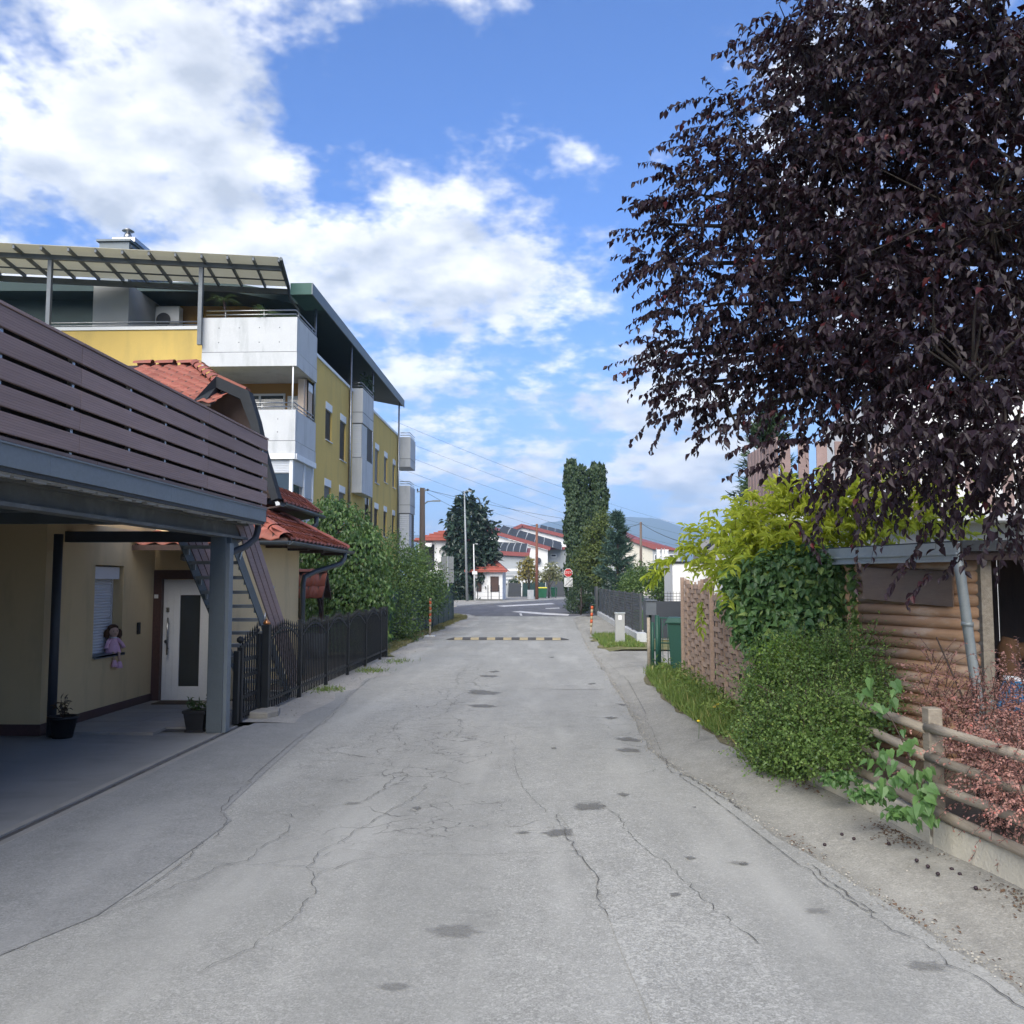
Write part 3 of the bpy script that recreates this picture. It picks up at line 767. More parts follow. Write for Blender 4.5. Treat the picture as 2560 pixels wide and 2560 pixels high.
mb = MB(); mb.box((-4.11, 11.43, 0), (-4.06, 11.57, 2.4)); mb.build('cable_duct', M_FASC, cp)
mb = MB(); mb.tube([(-6.12, 11.08, 0), (-6.12, 11.08, 2.5)], .055, 12); mb.build('round_post', M_DARKST, cp)
mb = MB(); mb.tube([(-3.99, 12.32, 2.74), (-3.99, 12.32, 2.62), (-4.01, 12.29, 2.5), (-4.08, 12.1, 2.38), (-4.2, 11.8, 2.28), (-4.2, 11.74, 2.2), (-4.2, 11.74, .1)], .045, 10); mb.build('downpipe', M_DARKST, cp)

# slatted screen on the terrace edge
sf = thing('terrace_screen', 'dark brown horizontal board screen on top of the grey carport', 'railing', (XC, 7, 2.9))
tops = [3.885, 3.695, 3.505, 3.315, 3.125]
for zt in tops:
    for y0, y1 in ((1.6, 4.46), (4.466, 7.33), (7.336, 10.2), (10.206, 12.42)):
        mb = MB(); mb.box((XC - .03, y0, zt - .150), (XC - .004, y1, zt)); o = mb.build('board', M_WPC, sf, .003)
        for g in range(1): pass
for y0, y1 in ((1.6, 4.46), (4.466, 7.33), (7.336, 10.2), (10.206, 12.42)):
    mb = MB(); mb.box((XC - .07, y0, 3.892), (XC + .006, y1, 3.915)); mb.build('top_rail', M_WPC, sf, .003)
    mb = MB(); mb.box((XC - .05, y0 + .3, 2.914), (XC + .004, y1 + .3 if y1 < 12 else y1, 2.945)); mb.build('bottom_board', M_WPCE, sf, .003)
mb = MB(); mb.box((XC - .10, 1.6, 2.915), (XC - .085, 12.36, 3.88)); mb.build('backing_sheet', mat('black screen fabric', (.014, .014, .018), (.02, .02, .024), 9, .9, .1, 80), sf)
for y in (3.2, 4.2, 5.2, 6.25, 7.25, 8.29, 9.09, 10.13, 11.18, 12.28):
    mb = MB(); mb.box((XC - .075, y - .02, 2.90), (XC - .032, y + .02, 3.89)); mb.build('upright', M_CHROME, sf)

# metal stair from terrace to garden
M_GALV = mat('galvanised tread', (.36, .38, .39), (.30, .32, .33), 4, .5, .08, 40, metal=.2)
stt = thing('metal_staircase', 'open metal staircase with brown board balustrade behind the carport post', 'staircase', (-4.5, 13.2, 0))
SA, SB = Vector((0, 11.75, 2.72)), Vector((0, 14.85, -.03))
SXL, SXR = -4.92, -4.22
for x in (SXL, SXR):
    mb = MB(); mb.bar((x, SA.y, SA.z - .05), (x, SB.y, SB.z + .05), .012, .19, (0, .6, .8)); mb.build('stringer', M_STEEL, stt)
for k in range(13):
    p = SA.lerp(SB, (k + .6) / 13.4)
    mb = MB(); mb.box((SXL + .01, p.y - .11, p.z - .018), (SXR - .01, p.y + .11, p.z)); mb.box((SXL + .01, p.y - .115, p.z - .045), (SXR - .01, p.y - .105, p.z + .002))
    mb.build('step', M_GALV, stt)
    mb = MB(); mb.box((SXR - .045, p.y + .01, p.z - .12), (SXR - .015, p.y + .045, p.z - .02)); mb.box((SXL + .015, p.y + .01, p.z - .12), (SXL + .045, p.y + .045, p.z - .02)); mb.build('step_bracket', M_GALV, stt, kind='stuff')
d_ = (SB - SA).normalized(); n_ = Vector((0, -d_.z, d_.y)).normalized()
if n_.z < 0: n_ = -n_
for k in range(3):
    off = n_ * (.22 + k * .17)
    mb = MB(); mb.bar(Vector((SXR + .03, 0, 0)) + SA + off, Vector((SXR + .03, 0, 0)) + SB + off + Vector((0, 0, .0)), .022, .14, n_); mb.build('balustrade_board', M_WPC, stt)
    mb = MB(); mb.bar(Vector((SXL - .03, 0, 0)) + SA + off, Vector((SXL - .03, 0, 0)) + SA.lerp(SB, .55) + off, .022, .14, n_); mb.build('balustrade_board', M_WPC, stt)
for t_ in (.15, .5, .85):
    p = SA.lerp(SB, t_); mb = MB(); mb.bar(Vector((SXR + .012, p.y, p.z - .1)), Vector((SXR + .012, p.y, p.z - .1)) + n_ * .78, .02, .04); mb.build('baluster', M_CHROME, stt)
mb = MB(); mb.tube([(-4.62, 13.0, 2.5), (-4.62, 13.0, 1.0)], .012, 6); mb.build('tie_rod', M_WHITE, stt)

# ------------------------------------------------------------------ house
hs = thing('yellow_house', 'small yellow plastered house with red tiled roofs behind the carport', 'house', (-8, 16, 0))
XW, YD, XS = -6.28, 14.27, -5.1
wy0, wy1, wz0, wz1 = 12.35, 13.2, .84, 2.14
mb = MB()
mb.box((-14, 11.1, 0), (XW - .22, 18.9, 2.9))
mb.box((XW - .22, 11.1, 0), (XW, wy0, 2.69)); mb.box((XW - .22, wy1, 0), (XW, YD, 2.69)); mb.box((XW - .22, wy0, 0), (XW, wy1, wz0)); mb.box((XW - .22, wy0, wz1), (XW, wy1, 2.69))
mb.build('wing_wall', M_PLASTER, hs)
mb = MB(); mb.box((-6.28 + .002, YD, 2.09), (XS, YD + .3, 2.9)); mb.box((-5.26, YD, 0), (XS, YD + .3, 2.09))
mb.box((XS - .3, YD + .3, 0), (XS, 18.45, 2.72)); mb.box((-9, 18.15, 0), (XS - .3, 18.45, 2.72)); mb.build('front_wall', M_PLASTER, hs)
mb = MB(); mb.box((XW - .1, 11.085, 0), (XW + .015, YD - .03, .14)); mb.box((-14, 11.085, 0), (XW - .1, 11.1, .14)); mb.build('plinth', M_PLINTH, hs)
mb = MB(); mb.box((-6.30, YD - .03, 0), (-6.15, YD + .2, 2.09)); mb.box((-5.355, YD - .03, 0), (-5.24, YD + .2, 2.09)); mb.box((-6.15, YD - .03, 1.945), (-5.355, YD + .2, 2.09)); mb.build('door_surround', M_PLINTH, hs)
mb = MB()
x0, x1, z0, z1 = -6.145, -5.36, .02, 1.94
gx0, gx1, gz0, gz1 = -5.875, -5.545, .24, 1.69
mb.box((x0, YD + .05, z0), (gx0, YD + .11, z1)); mb.box((gx1, YD + .05, z0), (x1, YD + .11, z1)); mb.box((gx0, YD + .05, z0), (gx1, YD + .11, gz0)); mb.box((gx0, YD + .05, gz1), (gx1, YD + .11, z1))
mb.box((x0 + .06, YD + .044, z0 + .08), (x0 + .068, YD + .05, z1 - .1)); mb.box((-5.98, YD + .042, .1), (-5.972, YD + .05, z1 - .13)); mb.box((-5.98, YD + .042, z1 - .138), (x1 - .04, YD + .05, z1 - .13))
door = mb.build('door', M_WHITE, hs, .004)
mb = MB(); mb.box((gx0, YD + .07, gz0), (gx1, YD + .085, gz1)); mb.build('pane', M_DGLASS, door)
mb = MB(); mb.tube([(-6.045, YD - .005, .74), (-6.045, YD - .005, 1.33)], .014, 8); mb.tube([(-6.045, YD - .005, .84), (-6.045, YD + .055, .84)], .01, 6); mb.tube([(-6.045, YD - .005, 1.23), (-6.045, YD + .055, 1.23)], .01, 6); mb.build('handle', M_CHROME, door)
mb = MB(); mb.tube([(-6.085, YD + .03, .95), (-6.085, YD + .055, .95)], .028, 10); mb.build('lock', M_DARKST, door)
mb = MB(); mb.box((-6.095, YD + .038, 1.42), (-6.045, YD + .05, 1.49)); mb.build('nameplate', M_CHROME, door)
mb = MB(); mb.box((-5.28, YD - .045, 1.5), (-5.25, YD - .03, 1.6)); mb.box((-6.26, YD - .045, 1.64), (-6.2, YD - .032, 1.70)); mb.build('number_plate', M_WHITE, hs)
# window with lowered roller shutter
win = MB(); win.box((XW - .19, wy0 + .004, wz0 + .01), (XW - .15, wy0 + .05, wz1 - .2)); win.box((XW - .19, wy1 - .05, wz0 + .01), (XW - .15, wy1 - .004, wz1 - .2)); win = win.build('window', M_WHITE, hs)
mb = MB()
for k in range(26):
    z = wz0 + .03 + k * .041
    mb.add([(XW - .165, wy0 + .05, z), (XW - .165, wy1 - .05, z), (XW - .152, wy1 - .05, z + .02), (XW - .152, wy0 + .05, z + .02), (XW - .165, wy1 - .05, z + .041), (XW - .165, wy0 + .05, z + .041)], [(0, 1, 2, 3), (3, 2, 4, 5)])
mb.build('roller_shutter', M_SHUT, win)
mb = MB(); mb.box((XW - .20, wy0 + .004, wz1 - .20), (XW - .06, wy1 - .004, wz1 - .02)); mb.build('shutter_box', M_WHITE, win, .008)
mb = MB(); mb.box((XW - .2, wy0 + .003, wz0 + .002), (XW + .05, wy1 - .003, wz0 + .025)); mb.box((XW + .03, wy0 - .02, wz0 - .01), (XW + .05, wy1 + .02, wz0 + .025)); mb.build('sill', M_FASC, win)
mb = MB(); mb.box((XW, 13.68, 1.10), (XW + .03, 13.76, 1.28)); mb.build('intercom', M_BLACKP, hs, .006)
# porch roof above the door
PR = [Vector((-6.25, 13.45, 2.47)), Vector((-4.75, 13.45, 2.47)), Vector((-4.75, 14.4, 2.72)), Vector((-6.25, 14.4, 2.72))]
mb = MB(); mb.prism(PR, (0, 0, -.05)); mb.box((-6.27, 13.42, 2.38), (-4.73, 13.45, 2.46)); porch = mb.build('porch_roof', M_BROWN, hs)
def tile_mesh(w=.30, l=.40):
    mb = MB(); n = 7; prof = []
    for i in range(n):
        x = -w / 2 - .01 + (w + .03) * i / (n - 1)
        u = i / (n - 1)
        prof.append((x, .028 * math.cos(u * 2 * math.pi * 1.0) * (1 if u < .55 else .6)))
    vs = []
    for y, dz in ((-.03, .02), (l - .03, -.005)):
        vs += [(x, y, z + dz) for x, z in prof]
    vs += [(x, -.03, z - .008) for x, z in prof]
    fs = [(i, i + 1, n + i + 1, n + i) for i in range(n - 1)] + [(2 * n + i, 2 * n + i + 1, i + 1, i) for i in range(n - 1)]
    mb.add(vs, fs, True)
    me = mb.mesh('roof_tile'); me.materials.append(M_TILE_R)
    return me
TILE = tile_mesh()
def inside(poly, p):
    s_ = False; j = len(poly) - 1
    for i in range(len(poly)):
        if (poly[i][1] > p[1]) != (poly[j][1] > p[1]) and p[0] < (poly[j][0] - poly[i][0]) * (p[1] - poly[i][1]) / (poly[j][1] - poly[i][1]) + poly[i][0]: s_ = not s_
        j = i
    return s_
def tile_face(poly, parent, tw=.30, tl=.34, limit=None, lift=.02, mesh=None, name='roof_tile'):
    """lay tiles on a planar roof face; poly[0]->poly[1] is the eave"""
    P = [Vector(p) for p in poly]
    ex = (P[1] - P[0]).normalized(); nz = ex.cross(P[2] - P[0]).normalized()
    if nz.z < 0: nz = -nz
    ey = nz.cross(ex).normalized()
    if ey.z < 0: ey = -ey
    ex = ey.cross(nz)
    uv = [((p - P[0]).dot(ex), (p - P[0]).dot(ey)) for p in P]
    us, vs = [a for a, _ in uv], [b for _, b in uv]
    v = min(vs); c = 0; r_ = 0
    while v < max(vs) - tl * .3:
        u = min(us) + tw / 2
        while u < max(us):
            if inside(uv, (u, v + tl * .5)) and (limit is None or limit(P[0] + ex * u + ey * v)):
                M = frame_matrix(P[0] + ex * u + ey * v + nz * (lift + rng.normal(0, .003)), ex, ey, nz) @ Matrix.Rotation(rng.normal(0, .012), 4, 'Z')
                inst(name, mesh or TILE, parent, M); c += 1
            u += tw
        v += tl; r_ += 1
    return c
tile_face(PR, porch, .30, .34)
def ridge_tiles(a, b_, parent, r=.11, l=.42, m=None):
    a, b_ = Vector(a), Vector(b_); d = (b_ - a); n = max(1, int(d.length / l)); d.normalize()
    up = Vector((0, 0, 1)); up = (up - d * up.dot(d)).normalized(); s_ = d.cross(up)
    mb = MB(); k = 7; vs = []
    for y, rr in ((-.03, r * 1.12), (l, r * .92)):
        for i in range(k):
            t_ = math.pi * i / (k - 1)
            vs.append((math.cos(t_) * rr, y, math.sin(t_) * rr * .7 - .02))
    mb.add(vs, [(i, i + 1, k + i + 1, k + i) for i in range(k - 1)], True)
    me = mb.mesh('ridge_tile'); me.materials.append(m or M_TILE_R)
    for i in range(n):
        inst('ridge_tile', me, parent, frame_matrix(a + d * i * (b_ - a).length / n, s_, d, up))
# low hipped roof in front (road side)
e0, e1, e2, e3, ap = Vector((-9.5, 15.7, 2.66)), Vector((-4.55, 15.7, 2.66)), Vector((-4.55, 20.6, 2.66)), Vector((-9.5, 20.6, 2.66)), Vector((-7.02, 18.15, 4.06))
mb = MB(); mb.add([e0, e1, e2, e3, ap, *(p - Vector((0, 0, .1)) for p in (e0, e1, e2, e3))], [(0, 1, 4), (1, 2, 4), (2, 3, 4), (3, 0, 4), (8, 7, 6, 5), (0, 5, 6, 1), (1, 6, 7, 2), (2, 7, 8, 3), (3, 8, 5, 0)])
hip = mb.build('hipped_roof', M_BROWN, hs)
tile_face([e1, e2, ap], hip, limit=lambda p: p.x > -6.4); tile_face([e0, e1, ap], hip, limit=lambda p: p.x > -6.4)
ridge_tiles(e1 + Vector((-.05, .05, .05)), e1.lerp(ap, .75) + Vector((0, 0, .06)), hip, .13); ridge_tiles(e2 + Vector((-.05, -.05, .05)), e2.lerp(ap, .75) + Vector((0, 0, .06)), hip, .11)
def gutter(path, m=M_GUT, r=.065, parent=hs, name='gutter'):
    mb = MB(); k = 9; vs = []; path = [Vector(p) for p in path]
    for i, p in enumerate(path):
        d = (path[min(i + 1, len(path) - 1)] - path[max(i - 1, 0)]).normalized(); s_ = d.cross(Vector((0, 0, 1))).normalized()
        for j in range(k):
            t_ = math.pi + math.pi * j / (k - 1)
            vs.append(p + s_ * math.cos(t_) * r + Vector((0, 0, math.sin(t_) * r)))
    fs = [(i * k + j, (i + 1) * k + j, (i + 1) * k + j + 1, i * k + j + 1) for i in range(len(path) - 1) for j in range(k - 1)]
    mb.add(vs, fs, True)
    o = mb.build(name, m, parent); s_ = o.modifiers.new('thick', 'SOLIDIFY'); s_.thickness = .008
    return o
gutter([(-9.5, 15.64, 2.62), (-4.49, 15.64, 2.62)]); gutter([(-4.49, 15.6, 2.615), (-4.49, 20.75, 2.60)])
mb = MB(); mb.tube([(-4.49, 19.95, 2.56), (-4.49, 19.95, 2.42), (-4.55, 19.8, 2.3), (-4.9, 19.0, 2.12), (-5.03, 18.6, 2.0), (-5.03, 18.52, 1.85), (-5.03, 18.52, 0)], .055, 10); mb.build('downpipe', M_GUT, hs)
mb = MB(); mb.box((-5.1, 18.45, 2.5), (-4.6, 18.6, 2.56)); mb.box((-5.1, 20.2, 2.5), (-4.6, 20.35, 2.56)); mb.box((-9.0, 20.2, 0), (-8.8, 20.35, 2.5)); mb.build('rafter_end', M_BROWN, hs)
mb = MB(); mb.box((-5.10, 16.2, 2.52), (-4.7, 16.36, 2.56)); mb.box((-5.10, 17.6, 2.52), (-4.7, 17.76, 2.56)); mb.build('rafter_end', M_BROWN, hs)
# upper floor with half-hipped gambrel gable
GP = [Vector((-8.4, 18.5, 7.15)), Vector((-6.78, 18.5, 6.03)), Vector((-6.08, 18.5, 5.56)), Vector((-5.96, 18.5, 5.15)), Vector((-5.53, 18.5, 3.54))]
mb = MB(); mb.prism([(-12, 18.9, 2.7), (-6.1, 18.9, 2.7), (-6.1, 18.9, 3.6), (-6.5, 18.9, 5.0), (-6.9, 18.9, 5.35), (-12, 18.9, 5.5)], (0, 1.2, 0)); mb.build('upper_wall', M_BROWN, hs)
HH = [Vector((-12, 17.6, 5.5)), Vector((-6.72, 17.6, 5.5)), Vector((-6.78, 18.6, 5.97)), Vector((-8.4, 21, 7.1)), Vector((-12, 21, 7.1))]
mb = MB(); mb.prism(HH, (0, 0, -.08)); up_r = mb.build('upper_roof', M_BROWN, hs)
tile_face(HH, up_r, limit=lambda p: p.x > -9.6)
ridge_tiles(HH[2] + Vector((0, 0, .07)), HH[3] + Vector((0, 0, .07)), up_r, .15); ridge_tiles(HH[3] + Vector((0, 0, .05)), HH[3] + Vector((-1.6, 0, .05)), up_r, .14)
M_VERGE = mat('dark verge metal', (.03, .034, .04), (.022, .025, .03), 2, .8, .05, 40, spec=.15)
VP_ = [AY(505, 1006, 17.7), AY(546, 958, 18.3), AY(616, 990, 18.3), AY(639, 1057, 18.3), AY(656, 1130, 18.3), AY(692, 1250, 18.3)]
mb = MB(); vs = []; wd_ = [.22, .24, .24, .18, .16, .15]
for i_, p_ in enumerate(VP_):
    t_ = (VP_[min(i_ + 1, 5)] - VP_[max(i_ - 1, 0)]); n2 = Vector((-t_.z, 0, t_.x)).normalized(); n2 = n2 if n2.z > 0 else -n2
    if i_ == 1: n2 = Vector((0, 0, 1))
    for oy in (-.14, .16):
        vs += [p_ + n2 * wd_[i_] * .5 + Vector((0, oy, 0)), p_ - n2 * wd_[i_] * .5 + Vector((0, oy, 0))]
fs = []
for i_ in range(5):
    a = 4 * i_; b = a + 4
    fs += [(a, b, b + 1, a + 1), (a + 2, a + 3, b + 3, b + 2), (a, a + 2, b + 2, b), (a + 1, b + 1, b + 3, a + 3)]
mb.add(vs, fs); mb.build('verge_board', M_VERGE, up_r)
mb = MB(); mb.bar(VP_[1] + Vector((0, .1, .15)), VP_[2] + Vector((0, .1, .15)), .3, .06); mb.build('verge_tile', M_TILE_R, up_r)
mb = MB(); mb.prism([AY(x, y, 18.6) for x, y in ((470, 1020), (546, 972), (608, 998), (630, 1060), (650, 1130), (684, 1245), (560, 1245), (470, 1130))], (0, .25, 0)); mb.build('gable_wall', M_BROWN, hs)
KB = [Vector((-5.5, 18.45, 3.58)), Vector((-5.5, 21.6, 3.58)), Vector((-6.0, 21.6, 3.98)), Vector((-6.0, 18.45, 3.98))]
mb = MB(); mb.prism(KB, (0, 0, -.06)); kb = mb.build('eave_roof', M_BROWN, hs); tile_face(KB, kb)
gutter([(-5.44, 18.4, 3.53), (-5.44, 21.75, 3.50)], r=.075)
mb = MB(); mb.prism([(-6.1, 18.45, 3.4), (-5.5, 18.45, 3.5), (-5.5, 21.6, 3.5), (-6.1, 21.6, 3.4)], (0, 0, -.04)); mb.build('soffit', M_BROWN, hs)
mb = MB(); mb.tube([(-5.44, 21.1, 3.46), (-5.44, 21.1, 3.25), (-5.6, 20.9, 3.1), (-6.0, 20.4, 2.95), (-6.1, 20.3, 2.8)], .06, 10); mb.build('downpipe', M_GUT, hs)
# wall lantern under the porch
mb = MB(); mb.lathe([(.01, 2.36), (.06, 2.34), (.075, 2.30), (.07, 2.25), (.02, 2.23)], (-5.75, YD - .12, 0), 10); mb.box((-5.77, YD - .12, 2.30), (-5.73, YD, 2.34)); mb.build('porch_lamp', M_CHROME, hs)

# paved entry
sheet('paving_bed', [(-6.27, 11.2, .004), (-4.62, 11.5, .004), (-4.62, 14.24, .004), (-6.27, 14.24, .004)], M_CRACK)
pv_ = thing('entry_paving', 'pale paving slabs in front of the white door', 'paving', (-5.5, 12.8, 0), kind='structure')
for k in range(7):
    y0 = 11.22 + k * .43
    for j, (xa, xb) in enumerate(((-6.25, -5.45), (-5.444, -4.62))):
        mb = MB(); mb.box((xa, y0, -.02), (xb if k or not j else -4.9, y0 + .396, .030)); mb.build('slab', M_TILE, pv_, .004)
mb = MB(); mb.box((-6.05, 13.75, .029), (-5.45, 14.15, .043)); mb.build('doormat', mat('brown coir', (.07, .05, .035), (.05, .035, .025), 20, .95, .5, 120), label='thin brown doormat lying in front of the white door', cat='doormat')

# pots and plants by the entry
def pot(name, c, r0, r1, h, label, square=False):
    t = thing(name, label, 'planter', c)
    mb = MB()
    if square:
        a = r0; b_ = r1
        mb.add([(-a, -a, 0), (a, -a, 0), (a, a, 0), (-a, a, 0), (-b_, -b_, h - .03), (b_, -b_, h - .03), (b_, b_, h - .03), (-b_, b_, h - .03)], [(3, 2, 1, 0), (0, 1, 5, 4), (1, 2, 6, 5), (2, 3, 7, 6), (3, 0, 4, 7)])
        mb.box((-b_ - .012, -b_ - .012, h - .035), (b_ + .012, b_ + .012, h)); mb.box((-a - .02, -a - .02, 0), (a + .02, a + .02, .03))
    else:
        mb.lathe([(r0, 0), (r1, h - .03), (r1 + .015, h - .03), (r1 + .018, h), (r1 - .01, h), (r1 - .02, h - .03)], n=20)
    o = mb.build('pot', M_BLACKP, t, loc=(0, 0, 0))
    return t
t1 = pot('plant_pot', (-5.93, 11.0, .0), .115, .165, .26, 'round black pot with a few reddish stems beside the dark round post')
t2 = pot('plant_pot', (-4.47, 11.55, .0), .10, .135, .27, 'square black pot with leafy plant beside the grey steel post', True)
M_PLANT = leaf_mat('pot plant leaf', (.03, .06, .02), (.07, .12, .04)); M_PLANTR = leaf_mat('reddish stem leaf', (.06, .03, .02), (.10, .07, .035))
def pot_plant(t, h, n, L, m, spread):
    mb = MB(); P = []
    for k in range(n):
        a = rng.uniform(0, 6.28); l = rng.uniform(.5, 1) * h
        tip = Vector((math.cos(a) * spread * rng.random(), math.sin(a) * spread * rng.random(), .24 + l)); b0 = Vector((rng.normal(0, .03), rng.normal(0, .03), .2))
        mb.tube([b0, b0.lerp(tip, .6) + Vector((0, 0, .02)), tip], .004, 4)
        for j in range(7):
            P.append(np.array(b0.lerp(tip, .35 + .65 * j / 6)))
    mb.build('stem', M_PLANTR, t, loc=(0, 0, 0))
    P = np.array(P); l = np.full(len(P), L) * rng.uniform(.7, 1.3, len(P))
    me = leaves_mesh('foliage', P, rng.normal(size=P.shape) * .8 + np.array([0, 0, .3]), np.tile([0, 0, 1.], (len(P), 1)) + rng.normal(size=P.shape) * .4, l, l * .3, LEAF_OVATE)
    link('foliage', me, m, t, loc=(0, 0, 0))
pot_plant(t1, .22, 7, .07, M_PLANTR, .14); pot_plant(t2, .18, 12, .07, M_PLANT, .15)

# doll sitting on the window sill
dl = thing('doll', 'small doll in a pink dress sitting on the window sill', 'doll', (XW - .02, 13.08, wz0 + .025))
M_PINK = mat('pink cloth', (.80, .52, .66), (.72, .42, .58), 20, .9, .2, 80); M_SKIN = mat('doll skin', (.62, .42, .33), (.55, .36, .28), 8, .5, .02, 30); M_HAIR = mat('brown wool hair', (.10, .055, .03), (.06, .03, .02), 30, .95, .5, 60)
mb = MB(); mb.lathe([(.105, 0), (.10, .03), (.085, .09), (.06, .15), (.045, .20), (.03, .225)], n=14); mb.tube([(0, .05, .19), (.05, .10, .13), (.07, .12, .07)], [.028, .024, .03], 7); mb.tube([(0, -.05, .19), (.05, -.10, .13), (.07, -.12, .07)], [.028, .024, .03], 7); mb.build('dress', M_PINK, dl, loc=(0, 0, 0))
mb = MB(); mb.lathe([(.02, .10), (.02, .21), (.045, .235), (.062, .27), (.066, .30), (.058, .335), (.03, .365)], n=14); mb.build('body', M_SKIN, dl, loc=(0, 0, 0)); mb = MB(); mb.tube([(.05, .03, .02), (.12, .035, .0), (.14, .035, -.12)], [.02, .018, .016], 6); mb.build('leg', M_SKIN, dl, loc=(0, 0, 0)); mb = MB(); mb.tube([(.05, -.03, .02), (.12, -.035, .0), (.14, -.035, -.10)], [.02, .018, .016], 6); mb.build('leg', M_SKIN, dl, loc=(0, 0, 0))
mb = MB(); mb.lathe([(.05, .24), (.07, .27), (.078, .32), (.066, .37), (.03, .395)], (-.028, 0, 0), 12); mb.lathe([(.02, .20), (.045, .24), (.04, .30), (.01, .33)], (-.02, .085, 0), 8); mb.lathe([(.02, .20), (.045, .24), (.04, .30), (.01, .33)], (-.02, -.085, 0), 8); mb.build('hair', M_HAIR, dl, loc=(0, 0, 0))
mb = MB(); mb.lathe([(.045, -.20), (.04, -.16), (.022, -.11)], (.145, .035, 0), 9); mb.build('boot', M_PINK, dl, loc=(0, 0, 0)); mb = MB(); mb.lathe([(.045, -.18), (.04, -.14), (.022, -.09)], (.145, -.035, 0), 9); mb.build('boot', M_PINK, dl, loc=(0, 0, 0))

for s_ in (-1, 1):
    mb = MB(); mb.lathe([(.002, -.007), (.008, 0), (.002, .007)], (.060, s_ * .024, .305), 7); mb.build('eye', M_BLACKP, dl, loc=(0, 0, 0))
mb = MB(); mb.bar((.062, -.014, .265), (.062, .014, .265), .006, .006); mb.build('mouth', M_PLANTR, dl, loc=(0, 0, 0))
mb = MB(); mb.lathe([(.03, .222), (.052, .215), (.05, .205), (.03, .20)], n=12); mb.build('collar', M_WHITE, dl, loc=(0, 0, 0))
dl.rotation_euler = (0, 0, R(-42)); dl.scale = (1.05, 1.05, 1.05); dl.location = (XW - .05, 13.05, wz0 + .026)
# ------------------------------------------------------------------ iron fence and sliding gate
M_IRON = mat('black green iron', (.010, .012, .015), (.016, .019, .023), 6, .5, .1, 60, spec=.25)
fe = thing('iron_fence', 'black wrought iron fence with arched panels and spiked bars along the road', 'fence', (-4.05, 17.5, 0))
XF = -4.05
PY = [13.0, 14.80, 16.60, 18.40, 20.2, 22.0, 22.85]
for i, y in enumerate(PY):
    mb = MB(); w = .05 if i == 0 else .03
    mb.box((XF - w, y - w, 0), (XF + w, y + w, 1.26 if i else 1.27)); mb.box((XF - w - .006, y - w - .006, 1.258), (XF + w + .006, y + w + .006, 1.28)); mb.build('post', M_IRON, fe)
mb = MB(); mb.lathe([(.01, 1.28), (.05, 1.29), (.055, 1.315), (.03, 1.345), (.006, 1.37)], (XF, 13.0, 0), 10); mb.build('post_cap', mat('copper ball', (.55, .26, .11), (.45, .2, .09), 8, .35, .05, 40, metal=.7), fe)
me_bar = None
def bar_mesh(h):
    mb = MB(); r = .009
    mb.box((-r, -r, .06), (r, r, h - .06))
    mb.add([(-.014, -.014, h - .06), (.014, -.014, h - .06), (.014, .014, h - .06), (-.014, .014, h - .06), (0, 0, h + .03)], [(0, 1, 4), (1, 2, 4), (2, 3, 4), (3, 0, 4), (3, 2, 1, 0)])
    me = mb.mesh('bar'); me.materials.append(M_IRON); return me
cache = {}
for a, b_ in zip(PY[:-1], PY[1:]):
    L = b_ - a; n = max(3, int(round(L / .115)))
    hz_ = lambda u: .98 + .22 * math.sin(math.pi * u)          # arch
    arc = [(XF, a + .03 + (L - .06) * k / 14, hz_(k / 14)) for k in range(15)]
    mb = MB()
    for p, q in zip(arc[:-1], arc[1:]): mb.bar(p, q, .014, .035)
    mb.build('arch_rail', M_IRON, fe)
    mb = MB(); mb.bar((XF, a + .03, .19), (XF, b_ - .03, .19), .03, .04); mb.build('bottom_rail', M_IRON, fe)
    mb = MB(); mb.bar((XF - .012, a + .03, 1.13), (XF - .012, b_ - .03, 1.13), .014, .022); mb.build('upper_rail', M_IRON, fe)
    for k in range(1, n):
        u = k / n; h = round(max(hz_(u) + .11, 1.25 - .03 * abs(u - .5)), 2)
        if h not in cache: cache[h] = bar_mesh(h)
        inst('bar', cache[h], fe, Matrix.Translation((XF - .002, a + L * u, 0)))
gt = thing('sliding_gate', 'black iron sliding gate leaf with curved top between carport post and fence', 'gate', (-4.12, 12.4, 0))
for y, h in ((11.98, .98), (12.12, 1.02), (12.9, 1.16)):
    mb = MB(); mb.box((-4.16, y - .035, .02), (-4.09, y + .035, h)); mb.build('post', M_IRON, gt)
mb = MB()
cv = [(-4.125, 12.1 + .8 * k / 8, 1.02 + .20 * (k / 8) ** 1.4) for k in range(9)]
for p, q in zip(cv[:-1], cv[1:]): mb.bar(p, q, .014, .04)
mb.build('top_rail', M_IRON, gt)
for z in (.10, .34, .62, .84):
    mb = MB(); mb.bar((-4.135, 12.1, z), (-4.135, 12.9, z), .03, .05); mb.build('cross_rail', M_IRON, gt)
for k in range(1, 8):
    h = 1.02 + .20 * (k / 8) ** 1.4 + .12
    me = bar_mesh(h); inst('bar', me, gt, Matrix.Translation((-4.125, 12.1 + .1 * k, 0)))
mb = MB(); mb.lathe([(.01, -.05), (.05, -.02), (.05, .02), (.01, .05)], (-4.125, 12.1, 1.12), 8); mb.build('latch', M_IRON, gt)
mb = MB(); mb.prism([(-4.2, 12.55, 0), (-3.86, 12.5, 0), (-3.78, 12.75, 0), (-3.85, 13.08, 0), (-4.2, 13.1, 0)], (0, 0, .10)); mb.build('footing_stone', mat('rough footing', (.22, .21, .19), (.30, .29, .26), 6, .95, .6, 30, bdist=.02), bevel=.02, label='rough concrete footing block under the first iron fence post', cat='stone')
